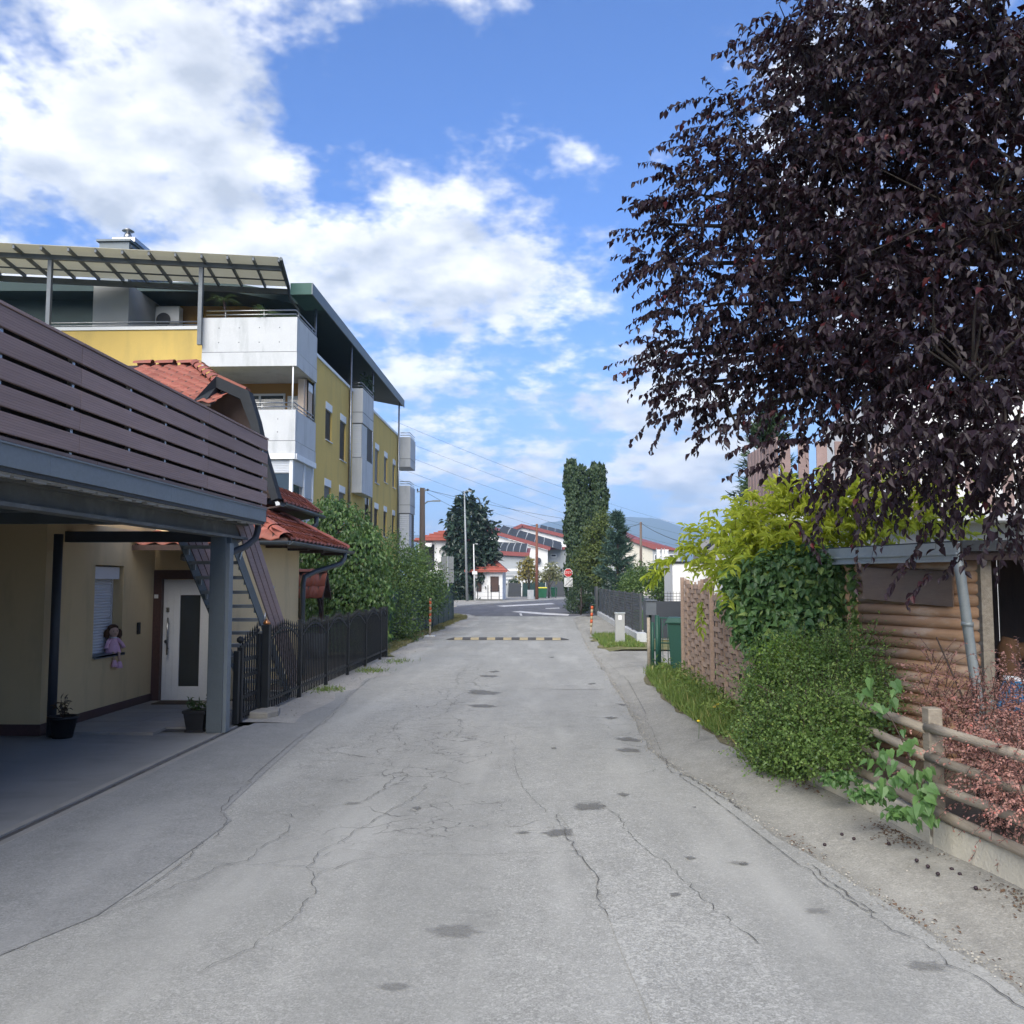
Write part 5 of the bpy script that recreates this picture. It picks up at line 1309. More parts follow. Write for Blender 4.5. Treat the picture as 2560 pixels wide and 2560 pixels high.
# log shed with open shelter
sh = thing('log_shed', 'small orange brown log board shed with zinc edge and open shelter', 'shed', (4.0, 9.5, .1))
LA, LB = Vector((3.44, 10.05, 0)), Vector((4.06, 8.62, 0)); ld = (LB - LA).normalized(); ln = Vector((ld.y, -ld.x, 0)); ln = ln if ln.x < 0 else -ln
def log_mesh(l, h=.112, depth=.035):
    mb = MB(); n = 6; vs = []
    for x in (0, l):
        for i in range(n + 1):
            t = math.pi * i / n; vs.append((x, -math.sin(t) ** .7 * depth, h * i / n))
        vs += [(x, .03, h), (x, .03, 0)]
    k = n + 3; fs = [(i, (i + 1) % k, k + (i + 1) % k, k + i) for i in range(k)] + [tuple(range(k - 1, -1, -1)), tuple(range(k, 2 * k))]
    mb.add(vs, fs, True); me = mb.mesh('log_board'); me.materials.append(M_LOG); return me
LM = log_mesh((LB - LA).length)
for k in range(18):
    M = frame_matrix(LA + Vector((0, 0, .10 + k * .112)), ld, -ln, Vector((0, 0, 1)))
    inst('log_board', LM, sh, M)
for (a, b) in ((LA + Vector((-.05, 2.4, 0)), LA), ):
    d = (b - a).normalized(); nn = Vector((-1, 0, 0)); LM2 = log_mesh((b - a).length)
    for k in range(18): inst('log_board', LM2, sh, frame_matrix(a + Vector((0, 0, .10 + k * .112)), d, Vector((-d.y, d.x, 0)), Vector((0, 0, 1))))
mb = MB(); mb.bar(LB + Vector((.03, -.02, .1)), LB + Vector((.03, -.02, 2.1)), .1, .1, (0, 1, 0)); mb.build('corner_post', M_OLDW, sh)
mb = MB(); a = LA + ld * .12 - ln * -.05; b = LB - ld * .25 - ln * -.05
mb.prism([a + Vector((0, 0, 1.72)), b + Vector((0, 0, 1.66)), b + Vector((0, 0, 2.0)), a + Vector((0, 0, 2.06))], ln * .02); mb.build('notice_board', wood_mat('grey plywood', (.22, .16, .125), (.17, .125, .10), (1, 1, 6), 3, .05, .2, .8, dirt=(.2, .17, .14), dirt_amt=.5), sh)
fa, fb = AY(2050, 1392, 10.7), AY(2398, 1378, 8.35)
mb = MB(); mb.bar(fa, fb, .02, .17); mb.bar(fa + Vector((-.02, 0, -.02)), fb + Vector((-.02, 0, -.02)), .03, .02); mb.bar(fa + Vector((-.012, 0, -.085)), fb + Vector((-.012, 0, -.085)), .05, .02); mb.build('zinc_fascia', M_ZINC, sh)
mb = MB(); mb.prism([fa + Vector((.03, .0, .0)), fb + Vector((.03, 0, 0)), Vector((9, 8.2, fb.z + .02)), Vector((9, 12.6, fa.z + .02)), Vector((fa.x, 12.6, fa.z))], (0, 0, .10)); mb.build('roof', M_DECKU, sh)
mb = MB(); mb.bar(fb + Vector((0, .1, .0)), (9, 8.2, fb.z), .08, .16); mb.build('shelter_beam', M_BROWN, sh)
dp = [AY(2392, 1388, 8.4), AY(2402, 1440, 8.4), AY(2418, 1560, 8.45), AY(2444, 1745, 8.5), AY(2456, 1850, 8.5)]
mb = MB(); mb.tube(dp, .045, 10); dpo = mb.build('downpipe', M_ZINC, sh)
mb = MB(); mb.tube([dp[2] + Vector((0, 0, -.02)), dp[2] + Vector((.002, 0, .02))], .054, 10); mb.build('pipe_clamp', M_ZINC, dpo)
for k in range(14):
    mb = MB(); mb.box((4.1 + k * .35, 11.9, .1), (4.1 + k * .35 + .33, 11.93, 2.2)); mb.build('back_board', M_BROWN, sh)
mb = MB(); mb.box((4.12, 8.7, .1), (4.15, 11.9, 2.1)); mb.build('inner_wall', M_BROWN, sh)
lg_ = thing('log_bench', 'rough log chair standing in the dark open shelter', 'bench', (5.15, 9.2, .12))
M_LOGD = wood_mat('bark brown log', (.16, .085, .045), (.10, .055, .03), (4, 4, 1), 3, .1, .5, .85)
b0 = AY(2525, 1720, 9.2)
mb = MB(); mb.tube([(b0.x, 9.2, .12), (b0.x - .01, 9.2, 1.25), (b0.x + .02, 9.2, 1.34)], [.10, .095, .07], 10); mb.build('post', M_LOGD, lg_)
mb = MB(); mb.tube([(b0.x + .02, 9.3, 1.2), (b0.x + .6, 9.35, 1.22)], [.09, .085], 10); mb.build('back_log', M_LOGD, lg_)
mb = MB(); mb.box((b0.x + .05, 9.05, .5), (b0.x + .8, 9.5, .58)); mb.build('seat', M_LOGD, lg_)
mb = MB(); mb.tube([(b0.x + .75, 9.25, .12), (b0.x + .75, 9.25, 1.2)], .09, 10); mb.build('post', M_LOGD, lg_)
br = thing('broom', 'blue bristled broom standing upside down by the dark shelter', 'broom', (4.5, 8.2, .12))
q0 = AY(2530, 1700, 8.1)
mb = MB(); mb.tube([(q0.x + .1, 8.15, .12), (q0.x, 8.1, q0.z)], .013, 7); mb.build('handle', M_OLDW, br)
mb = MB(); mb.bar((q0.x - .06, 8.1, q0.z + .02), (q0.x + .10, 8.12, q0.z), .05, .04); mb.build('head', M_WHITE, br)
n_ = 420; P = np.stack([q0.x + rng.uniform(-.06, .10, n_), 8.1 + rng.normal(0, .02, n_), np.full(n_, q0.z - .01)], 1)
D = np.stack([rng.normal(0, .22, n_) + (P[:, 0] - q0.x - .02) * 2.2, rng.normal(0, .15, n_), -np.ones(n_)], 1)
link('bristles', leaves_mesh('bristles', P, D, rng.normal(size=P.shape), rng.uniform(.2, .34, n_), np.full(n_, .008), LEAF_BLADE), leaf_mat('blue bristle', (.02, .13, .30), (.05, .24, .45), rough=.5, trans=0), br, kind='stuff')

# neighbour's house with board balcony, behind the tree
nh = thing('neighbour_house', 'white house with brown vertical board balcony behind the dark purple tree', 'house', (8, 19, 0))
mb = MB(); mb.box((4.5, 17.2, 0), (16, 24, 3.1)); mb.build('ground_floor', M_WHITEP, nh)
mb = MB(); mb.box((7.4, 19.0, 3.1), (16, 24, 6.0)); mb.build('upper_floor', M_WHITEP, nh)
mb = MB(); mb.box((4.2, 16.4, 3.0), (16, 19, 3.14)); mb.build('balcony_slab', M_CONC, nh)
for k in range(9):
    y = 16.5 + k * .27; mb = MB(); mb.box((4.22, y, 3.12), (4.25, y + .20, 4.55)); mb.build('balcony_board', M_WPC, nh)
for k in range(24):
    x = 4.26 + k * .33; mb = MB(); mb.box((x, 16.42, 3.12), (x + .19, 16.45, 4.45)); mb.build('balcony_board', M_WPC, nh)
for x in (6.3, 9.0):
    mb = MB(); mb.box((x, 16.6, 3.14), (x + .22, 16.8, 5.9)); mb.build('column', M_WHITEP, nh)
# small gable far right behind the vine
gh = thing('grey_gable_house', 'grey plastered gable with dark verge peeking over the golden vine', 'house', (9, 40, 0))
ga = [AY(1772, 1365, 36), AY(1812, 1328, 36), AY(1852, 1348, 36)]
mb = MB(); mb.prism([(ga[0].x + .2, 36, 0), (ga[2].x + 3, 36, 0), (ga[2].x + 3, 36, 2.2), (ga[1].x, 36, ga[1].z - .15), (ga[0].x + .2, 36, ga[0].z - .15)], (0, 5, 0)); mb.build('wall', mat('grey plaster', (.30, .29, .27), (.26, .25, .24), 1, .9, .1, 40), gh)
mb = MB(); mb.bar(ga[0] + Vector((-.1, -.1, -.08)), ga[1] + Vector((0, -.1, 0)), .5, .12); mb.bar(ga[1] + Vector((0, -.1, 0)), ga[1] + Vector((4, -.1, -1.6)), .5, .12); mb.build('verge', M_VERGE, gh)

# white garage block
wg = thing('white_garage', 'plain white flat roofed garage block behind the woven fence', 'garage', (6, 31, 0))
c0 = AY(1681, 1408, 30); mb = MB(); mb.box((c0.x, 30, 0), (c0.x + 6, 32.1, c0.z)); mb.build('wall', M_WHITEP, wg)
mb = MB(); mb.box((c0.x - .05, 29.95, c0.z), (c0.x + 6.05, 32.15, c0.z + .06)); mb.build('roof_edge', M_VERGE, wg)

# anthracite slat fence along the road and its return
gf = thing('grey_slat_fence', 'anthracite horizontal slat fence on concrete base along the right side', 'fence', (2.97, 38, 0))
XG = 2.97
SLG = MB(); SLG.box((-.012, 0, 0), (.012, 2.62, .078)); SLG = SLG.mesh('slat'); SLG.materials.append(M_GFENCE)
for k in range(8):
    y = 28.6 + k * 2.72
    mb = MB(); mb.box((XG - .035, y - .07, .05), (XG + .035, y, 1.56)); mb.build('post', M_GFENCE, gf)
    for r_ in range(13): inst('slat', SLG, gf, Matrix.Translation((XG, y + .0, .30 + r_ * .0955)))
mb = MB(); mb.box((XG - .035, 28.6 + 8 * 2.72 - .07, .05), (XG + .035, 28.6 + 8 * 2.72, 1.6)); mb.build('post', M_GFENCE, gf)
for k in range(6):
    mb = MB(); mb.box((XG - .12, 28.2 + k * 4.0, -.05), (XG + .12, 28.2 + k * 4.0 + 3.97, .27)); mb.build('base_block', M_CONC, gf)
mb = MB(); mb.box((XG - .25, 27.4, -.05), (XG + .05, 28.19, .36)); mb.build('base_block', M_CONC, gf)
gd = thing('grey_entrance_gate', 'dark grey metal gate at the far end of the slat fence', 'gate', (2.95, 52, 0))
mb = MB(); mb.box((2.80, 50.7, .06), (2.86, 52.6, 1.62)); mb.build('leaf', M_GFENCE, gd); mb = MB(); mb.box((2.76, 50.5, 0), (2.90, 50.68, 1.66)); mb.build('post', M_GFENCE, gd)
df = thing('dark_panel_fence', 'dark blue grey panel fence with wire top facing the road beside the garage', 'fence', (4.6, 28.6, 0))
for k in range(3):
    mb = MB(); mb.box((3.05 + k * 1.25, 28.55, .15), (3.05 + k * 1.25 + 1.22, 28.58, 1.30)); mb.build('panel', mat('dark panel', (.035, .042, .055), (.03, .035, .046), 2, .5, .05, 30), df)
mb = MB()
for z in (1.36, 1.45, 1.54): mb.bar((3.0, 28.56, z), (6.9, 28.56, z), .012, .012)
for k in range(40): mb.bar((3.05 + k * .095, 28.565, 1.3), (3.05 + k * .095, 28.565, 1.6), .008, .008, (0, 1, 0))
mb.build('wire_top', M_IRON, df, kind='stuff')
mb = MB(); mb.box((2.98, 28.62, .1), (6.9, 28.66, .4)); mb.build('white_base', M_WHITEP, df)

# mailbox, green gate, wheeled bin, meter cabinet
mbx = thing('mailbox', 'grey metal letterbox on post above the green gate', 'mailbox', (2.62, 19.9, 0))
c = AY(1627, 1520, 19.6)
mb = MB(); mb.box((c.x - .11, 19.5, c.z - .15), (c.x + .11, 19.75, c.z + .15)); mb.box((c.x - .125, 19.47, c.z + .15), (c.x + .125, 19.78, c.z + .175)); mb.build('box', M_PERG, mbx, .006)
mb = MB(); mb.box((c.x - .03, 19.76, .03), (c.x + .03, 19.82, c.z + .1)); mb.build('post', M_GREENP, mbx)
gg = thing('green_garden_gate', 'open green metal tube garden gate beside the woven fence', 'gate', (2.6, 19.2, 0))
g0, g1 = AY(1628, 1560, 19.2).x, AY(1702, 1560, 18.6).x
for i, (x, y, h) in enumerate(((g0 - .05, 19.25, 1.15), (g0 + .04, 19.3, 1.05), (g0 + .12, 19.15, 1.2))):
    mb = MB(); mb.tube([(x, y, 0), (x, y, h)], .045 if i == 2 else .035, 9); mb.build('post', M_GREENP if i else M_OLDW, gg)
mb = MB(); mb.tube([(g0 + .17, 19.1, .12), (g0 + .17, 19.1, 1.15), (g1 + .35, 18.7, 1.15), (g1 + .35, 18.7, .12), (g0 + .17, 19.1, .12)], .025, 8); mb.build('frame', M_GREENP, gg)
mb = MB(); mb.tube([(g0 + .17, 19.1, .63), (g1 + .35, 18.7, .63)], .015, 6); mb.build('cross_bar', M_GREENP, gg)
for k in range(7):
    x = g0 + .17 + (g1 + .18 - g0) * (k + .5) / 7; y = 19.1 - .4 * (k + .5) / 7; mb = MB(); mb.tube([(x, y, .12), (x, y, 1.15)], .008, 5); mb.build('bar', M_GREENP, gg)
def bin_(name, c, h, w, label, lid=None, rz=0, m=None, group=None):
    t = thing(name, label, 'waste bin', c, group); t.rotation_euler = (0, 0, rz); m = m or M_GREENP
    mb = MB(); a, b = w * .40, w * .5
    mb.add([(-a, -a, .06), (a, -a, .06), (a, a, .06), (-a, a, .06), (-b, -b, h * .9), (b, -b, h * .9), (b, b, h * .9), (-b, b, h * .9)], [(3, 2, 1, 0), (0, 1, 5, 4), (1, 2, 6, 5), (2, 3, 7, 6), (3, 0, 4, 7), (4, 5, 6, 7)])
    o = mb.build('body', m, t, .015, loc=(0, 0, 0))
    mb = MB(); mb.box((-b - .03, -b - .04, h * .9), (b + .03, b + .05, h * .935)); mb.add([(-b - .02, -b - .03, h * .935), (b + .02, -b - .03, h * .935), (b + .02, b + .04, h * .935), (-b - .02, b + .04, h * .935), (-b + .04, -b + .05, h), (b - .04, -b + .05, h), (b - .04, b, h), (-b + .04, b, h)], [(0, 1, 5, 4), (1, 2, 6, 5), (2, 3, 7, 6), (3, 0, 4, 7), (4, 5, 6, 7)]); mb.build('lid', lid or m, t, .01, loc=(0, 0, 0))
    mb = MB(); mb.tube([(-b, b + .07, h * .88), (b, b + .07, h * .88)], .018, 6); mb.build('handle', m, t, loc=(0, 0, 0))
    for s_ in (-1, 1):
        mb = MB(); mb.tube([(s_ * a * .8 - .03, a + .02, .1), (s_ * a * .8 + .03, a + .02, .1)], .1, 12); mb.build('wheel', M_BLACKP, t, loc=(0, 0, 0))
    return t
bin_('wheeled_bin', (2.66, 17.9, .05), 1.16, .52, 'dark green wheeled bin standing against the woven fence', None, R(80))
mc = thing('meter_cabinet', 'narrow pale grey utility cabinet in the grass by the slat fence', 'cabinet', (2.2, 27.6, .05))
c = G(1550, 1618); q = Vector((c.x, c.y, 0))
mb = MB(); mb.box((q.x - .14, q.y - .1, 0), (q.x + .14, q.y + .1, .98)); mb.build('casing', mat('cabinet grey', (.30, .31, .31), (.26, .27, .27), 2, .6, .05, 30), mc, .01)
mb = MB(); mb.box((q.x - .155, q.y - .12, .98), (q.x + .155, q.y + .12, 1.01)); mb.build('cap', M_ZINC, mc); mb = MB(); mb.box((q.x - .05, q.y - .106, .80), (q.x + .05, q.y - .1, .93)); mb.build('label_plate', M_WHITE, mc)
mc.location = (q.x, q.y, 0)
for ch in mc.children: ch.matrix_parent_inverse = Matrix.Translation((-q.x, -q.y, 0))
# striped marker posts
M_REDO = mat('red orange paint', (.50, .10, .03), (.42, .08, .03), 5, .6, .05, 40); M_YELL = mat('yellow paint', (.32, .265, .16), (.25, .215, .14), 5, .6, .05, 40)
def marker(px, py, top, n, label, base=True, lean=0.0):
    b = G(px, py); h = (py - top) / 2250 * b.y
    t = thing('marker_post', label, 'post', (b.x, b.y, 0)); t.rotation_euler = (0, R(lean), 0)
    mb = MB(); mb.tube([(0, 0, 0), (0, 0, h * .3)], .035, 9); mb.build('stake', M_OLDW, t, loc=(0, 0, 0))
    for k in range(n):
        mb = MB(); mb.tube([(0, 0, h * (.3 + .7 * k / n)), (0, 0, h * (.3 + .7 * (k + 1) / n))], .046, 9); mb.build('band', M_YELL if k % 2 == 0 else M_REDO, t, loc=(0, 0, 0))
    if base:
        mb = MB(); mb.box((-.18, -.16, 0), (.18, .16, .05)); mb.build('foot', M_CONC, t, .01, loc=(0, 0, 0))
marker(1075, 1592, 1496, 9, 'yellow and red striped marker post on the left grass verge')
marker(1477, 1588, 1516, 6, 'leaning orange and yellow marker post on the right grass verge', False, 3)
# speed bump
sb = thing('speed_bump', 'black rubber speed bump with yellow blocks across the road', 'speed bump', (-1.2, 30.3, .0))
a, b = G(1117, 1599), G(1422, 1600); n = 15; M_RUB = mat('black rubber', (.05, .05, .052), (.07, .07, .072), 5, .8, .2, 60)
def bump_mesh(w, end=0):
    mb = MB(); k = 8; vs = []
    for x in (0, w):
        f = .12 if (end == -1 and x == 0) or (end == 1 and x > 0) else 1
        for i in range(k + 1):
            t = math.pi * i / k; vs.append((x, -math.cos(t) * .22 * (f ** .3), math.sin(t) * .07 * f))
    mb.add(vs, [(i, i + 1, k + 2 + i, k + 1 + i) for i in range(k)] + [tuple(range(k, -1, -1)), tuple(range(k + 1, 2 * k + 2))], False); return mb.mesh('block')
w = (b.x - a.x) / n
for k in range(n):
    end = -1 if k == 0 else 1 if k == n - 1 else 0
    me = bump_mesh(w, end); me.materials.append(M_YELL if k % 2 == 1 else M_RUB)
    inst('block', me, sb, Matrix.Translation((a.x + w * k, (a.y + b.y) / 2, .012)))

# ================================================================== PLANTS
M_PLUM = leaf_mat('purple plum leaf', (.009, .005, .009), (.024, .013, .020), tip=(.085, .009, .011), rough=.5, trans=.13, spec=.27, scale=.9, trans_col=(.14, .02, .02))
M_BARK = mat('dark bark', (.05, .04, .035), (.03, .025, .022), 8, .9, .6, 30, bdist=.02)
M_GOLD = leaf_mat('golden vine leaf', (.13, .25, .028), (.60, .62, .075), rough=.5, trans=.4, scale=1.0)
M_IVY = leaf_mat('ivy leaf', (.04, .095, .034), (.12, .22, .07), tip=(.24, .32, .09), rough=.4, trans=.2)
M_HEDGE = leaf_mat('hedge leaf', (.05, .105, .028), (.16, .25, .06), tip=(.24, .32, .08), rough=.45, trans=.3)
M_BARB = leaf_mat('red barberry leaf', (.22, .135, .11), (.50, .245, .205), tip=(.66, .18, .15), rough=.5, trans=.3)
M_BIG = leaf_mat('large climber leaf', (.06, .135, .042), (.11, .21, .065), rough=.45, trans=.3)
M_GRASS = leaf_mat('grass blade', (.07, .13, .025), (.18, .25, .06), tip=(.28, .25, .10), rough=.6, trans=.3)
M_DRYG = leaf_mat('dry grass blade', (.10, .11, .035), (.22, .20, .09), tip=(.30, .26, .14), rough=.7, trans=.25)
M_TWIG = mat('brown twig', (.07, .05, .04), (.05, .035, .03), 9, .9, .2, 40)

def pb(px, py, rp, Y, sx=1.0, sy=1.0, sz=1.0):      # lobe: photograph centre, radius in photograph pixels, depth
    c = AY(px, py, Y); r = rp * Y / 2250
    return (c.x, c.y, c.z, r * sx, r * sy, r * sz)

def shoots(blobs, n, length, per, L, ratio, out=.55, up=.0, droop=.5, leaf_droop=.6, shell=.95, extra=None, pair=False, bias=(0, 0, 0), lump=.1):
    """leafy shoots: returns leaf arrays and twig segments"""
    c, cn = blob_points(blobs, n, shell, lump)
    d0 = unit(cn * out + rng.normal(size=c.shape) * .55 + np.array(bias) + np.array([0, 0, up]))
    if extra is not None:
        e = np.array(extra, float); c = np.concatenate([c, e[:, :3]]); d0 = np.concatenate([d0, unit(e[:, 3:6])]); n = len(c)
    ln = length * rng.uniform(.6, 1.3, n)
    P, D, N, R_ = [], [], [], []
    segs = []
    crnd = rng.random(n)
    for k in range(per):
        f = (k + .6) / per
        pos = c + d0 * (ln * f)[:, None] + np.array([0, 0, -1.0]) * (droop * ln * f * f * .6)[:, None]
        tan = unit(d0 + np.array([0, 0, -1.0]) * (droop * f * 1.2))
        side = unit(np.cross(tan, np.array([0, 0, 1.0]) + rng.normal(size=c.shape) * .3))
        for s_ in ((-1, 1) if pair else ((-1) ** k,)):
            P.append(pos); D.append(unit(tan * .55 + side * s_ * .75 + np.array([0, 0, -leaf_droop]) + rng.normal(size=c.shape) * .28))
            N.append(unit(np.array([0, 0, 1.0]) + cn_pad(cn, n) * .35 + rng.normal(size=c.shape) * .4)); R_.append(np.clip(crnd * .5 + rng.random(n) * .5, 0, 1))
        segs.append(pos)
    P, D, N, R_ = (np.concatenate(x) for x in (P, D, N, R_))
    l = L * rng.uniform(.6, 1.2, len(P))
    return P, D, N, l, l * ratio, R_, c, segs
def cn_pad(cn, n):
    return cn if len(cn) == n else np.concatenate([cn, np.zeros((n - len(cn), 3))])
def twig_mesh(name, c, segs, r):
    """thin three-sided twigs through the shoot points"""
    pts = np.stack([c] + segs[1::2], 1); n, k, _ = pts.shape
    V = []; 
    for j in range(3):
        a = 2 * math.pi * j / 3; V.append(pts + np.array([math.cos(a) * r, math.sin(a) * r, 0]) * np.linspace(1, .4, k)[None, :, None])
    V = np.stack(V, 2).reshape(-1, 3)
    f = []
    base = np.arange(n) * k * 3
    for i in range(k - 1):
        for j in range(3):
            a, b = i * 3 + j, i * 3 + (j + 1) % 3
            f.append(np.stack([base + a, base + b, base + b + 3, base + a + 3], 1))
    f = np.concatenate(f)
    me = bpy.data.meshes.new(name); me.vertices.add(len(V)); me.vertices.foreach_set('co', V.astype(np.float32).ravel())
    me.loops.add(f.size); me.loops.foreach_set('vertex_index', f.astype(np.int32).ravel())
    me.polygons.add(len(f)); me.polygons.foreach_set('loop_start', (np.arange(len(f)) * 4).astype(np.int32)); me.update(calc_edges=True)
    return me
def single_leaf(name, tmpl, m, w, r):
    me = leaves_mesh(name, np.zeros((1, 3)), np.array([[1., 0, 0]]), np.array([[0, 0, 1.]]), np.ones(1), np.array([w]), tmpl, np.array([r])); me.materials.append(m); return me
def pick_leaves(parent, name, tmpl, m, P, D, N, l, w, R_, k):
    """the k leaves that show largest become parts of their own; returns mask of the rest"""
    cp_ = np.array([0, 0, EYE]); dist = np.linalg.norm(P - cp_, axis=1)
    v = unit(P - cp_); Nn = unit(N); facing = np.abs(np.sum(v * Nn, axis=1))
    inview = (P[:, 1] > 1) & (np.abs(P[:, 0] / np.maximum(P[:, 1], .1) + .04) < .52)
    s_ = l / dist * (.3 + facing) * inview
    idx = np.argsort(-s_)[:k]
    variants = [single_leaf(name, tmpl, m, float(np.mean(w / l)), r) for r in (.1, .3, .5, .7, .93)]
    Dn, S, Nm = leaf_frames(P[idx], D[idx], N[idx])
    for j, i in enumerate(idx):
        M = frame_matrix(Vector(P[i]), Vector(Dn[j]), Vector(S[j]), Vector(Nm[j])) @ Matrix.Scale(float(l[i]), 4)
        inst(name, variants[int(R_[i] * 4.99)], parent, M)
    mask = np.ones(len(P), bool); mask[idx] = False
    return mask

# ------------------------------------------------------------------ purple plum tree
pt = thing('purple_plum_tree', 'large dark purple leaved plum tree overhanging the right side of the road', 'tree', (5.9, 7.2, .1))
PLB = [pb(2330, 230, 400, 7.0), pb(2080, 330, 290, 7.5), pb(1900, 470, 210, 8), pb(1760, 490, 120, 8.3), pb(1950, 690, 230, 7.8), pb(1800, 760, 150, 8.2), pb(2230, 660, 360, 7),
       pb(2480, 560, 340, 6.3), pb(2500, 130, 320, 6.4), pb(2190, 960, 270, 7.2), pb(2010, 950, 140, 7.8), pb(2430, 950, 290, 6.1), pb(2370, 1110, 150, 6.1), pb(2170, 1150, 110, 6.7),
       pb(2520, 1130, 140, 5.7), pb(2200, 60, 290, 7.5), pb(2010, 170, 130, 8), pb(1700, 870, 80, 8.3), pb(1900, 900, 110, 8), pb(1670, 660, 70, 8.4), pb(1660, 890, 55, 8.4), pb(1730, 960, 65, 8.3), pb(1830, 1040, 65, 8.0), pb(1660, 560, 60, 8.4),
       (5.6, 7.2, 4.6, 1.25, 1.3, 1.1), (6.4, 8.2, 5.2, 1.3, 1.3, 1.2), (6.6, 6.6, 4.4, 1.2, 1.2, 1.1), (5.4, 7.6, 6.2, 1.4, 1.4, 1.2), (6.9, 7.6, 6.0, 1.1, 1.2, 1.1)]
def tip(px, py, Y, dx=-1, dz=.1): 
    p = AY(px, py, Y); d = np.array([dx, rng.normal(0, .25), dz]); d = d / np.linalg.norm(d); q = np.array(p) - d * .42; return [*q, *d]
TIPS = [(1545, 492, 8.2), (1570, 650, 8.2), (1560, 560, 8.3), (1580, 975, 8.2), (1600, 880, 8.2), (1640, 335, 8.2), (1690, 300, 8.1), (1665, 240, 8.1), (1800, 100, 7.9), (1850, 90, 7.9), (1910, 40, 7.8), (1600, 420, 8.3), (1650, 1010, 8.1), (1600, 760, 8.3),
        (1830, 1150, 7.6), (1840, 1090, 7.6), (1690, 960, 8.2), (1560, 505, 8.1), (1590, 655, 8.0), (1640, 700, 8.1), (1620, 890, 8.1), (1700, 420, 8.1), (1720, 270, 8.0), (1780, 230, 7.9), (1620, 470, 8.0), (1680, 930, 8.0), (1640, 840, 8.2), (1700, 1000, 8.0), (1880, 60, 7.8), (1950, 10, 7.8)]
extra = [tip(*t) for t in TIPS for _ in range(2)] + [tip(px, py, Y, rng.normal(-.3, .5), -.9) for px, py, Y in ((2215, 1530, 6.3), (2185, 1480, 6.3), (2140, 1400, 6.5), (2080, 1390, 6.7), (2300, 1450, 6.2), (2340, 1400, 6.2), (2500, 1350, 5.9), (2540, 1320, 5.8), (2548, 1430, 5.8), (2110, 1330, 6.6), (2240, 1430, 6.3), (2380, 1310, 6.1), (2050, 1300, 6.8), (2270, 1330, 6.2), (2450, 1300, 6.0), (1990, 1270, 7.0), (2180, 1340, 6.5))]
P, D, N, l, w, R_, c, segs = shoots(PLB, 4700, .40, 16, .070, .60, out=.6, up=.05, droop=.55, leaf_droop=.75, shell=.92, extra=extra, bias=(-.25, -.1, 0))
mb = MB()
troot = Vector((5.9, 7.2, .0)); tfork = Vector((5.6, 7.2, 2.6))
mb.tube([troot, Vector((5.85, 7.25, 1.2)), tfork], [.26, .21, .19], 12, cap=False)
tr_o = mb.build('trunk', M_BARK, pt)
forks = [Vector((4.6, 7.0, 3.6)), Vector((4.9, 7.6, 4.6)), Vector((6.2, 7.3, 4.1)), Vector((4.8, 6.5, 3.2))]
for fk in forks:
    mb = MB(); mb.tube([tfork, tfork.lerp(fk, .5) + Vector((jit(.08), jit(.08), .12)), fk], [.15, .12, .095], 9, cap=False); mb.build('limb', M_BARK, pt)
for b in PLB:
    q = Vector(b[:3]); fk = min(forks, key=lambda f: (f - q).length); mid = fk.lerp(q, .5) + Vector((jit(.15), jit(.15), .18))
    mb = MB(); mb.tube([fk, fk.lerp(mid, .6) + Vector((jit(.05), 0, 0)), mid, mid.lerp(q, .6), q], [.06, .05, .04, .025, .012], 7, cap=False); mb.build('limb', M_BARK, pt)
mb = MB(); Bc = np.array([b[:3] for b in PLB])
for i in rng.choice(len(c), 700, replace=False):
    q = Vector(c[i]); j = int(np.argmin(np.linalg.norm(Bc - c[i], axis=1))); s0 = Vector(Bc[j]); mid = s0.lerp(q, .55) + Vector(rng.normal(size=3)) * .08
    mb.tube([s0, mid, q], [.012, .008, .004], 4, cap=False)
br_o = mb.build('branches', M_BARK, pt, kind='stuff')
link('twigs', twig_mesh('twigs', c, segs, .0035), M_BARK, pt, kind='stuff')
crown = thing('crown', None, None, (4, 7, 4)); crown.parent = pt; crown.matrix_parent_inverse = Matrix.Translation(-pt.location)
mask = pick_leaves(crown, 'leaf', LEAF_OVATE, M_PLUM, P, D, N, l, w, R_, 300)
link('foliage', leaves_mesh('foliage', P[mask], D[mask], N[mask], l[mask], w[mask], LEAF_OVATE, R_[mask]), M_PLUM, crown, kind='stuff')

# ------------------------------------------------------------------ golden vine over fence and shed roof
gv = thing('golden_vine', 'bright yellow green climbing vine spilling over the woven fence and shed roof', 'plant', (3.2, 11.6, 0))
GVB = [pb(1960, 1345, 120, 11.4), pb(1870, 1370, 95, 11.8), pb(2060, 1310, 95, 11.4), pb(1780, 1395, 55, 12.3), pb(2150, 1290, 85, 11.2), pb(1910, 1425, 105, 11.2), pb(2250, 1280, 80, 11.0), pb(2360, 1290, 70, 10.8)]
ex = [[*AY(px, py, Y), dx, 0, dz] for px, py, Y, dx, dz in ((1690, 1400, 12.3, -1, .1), (1680, 1420, 12.3, -1, -.1), (1660, 1425, 12.4, -.8, -.6), (1740, 1370, 12.2, -1, .3), (1720, 1390, 12.2, -1, 0), (1770, 1350, 12, -.6, .6), (1752, 1500, 12.6, 0, -1)) for _ in range(2)]
P, D, N, l, w, R_, c, segs = shoots(GVB, 560, .36, 7, .135, .34, out=.8, up=.5, droop=.5, leaf_droop=.25, shell=.7, extra=ex, pair=True)
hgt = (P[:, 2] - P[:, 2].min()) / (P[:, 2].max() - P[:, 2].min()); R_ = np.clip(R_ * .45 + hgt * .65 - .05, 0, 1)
mask = pick_leaves(gv, 'leaf', LEAF_OVATE, M_GOLD, P, D, N, l, w, R_, 200)
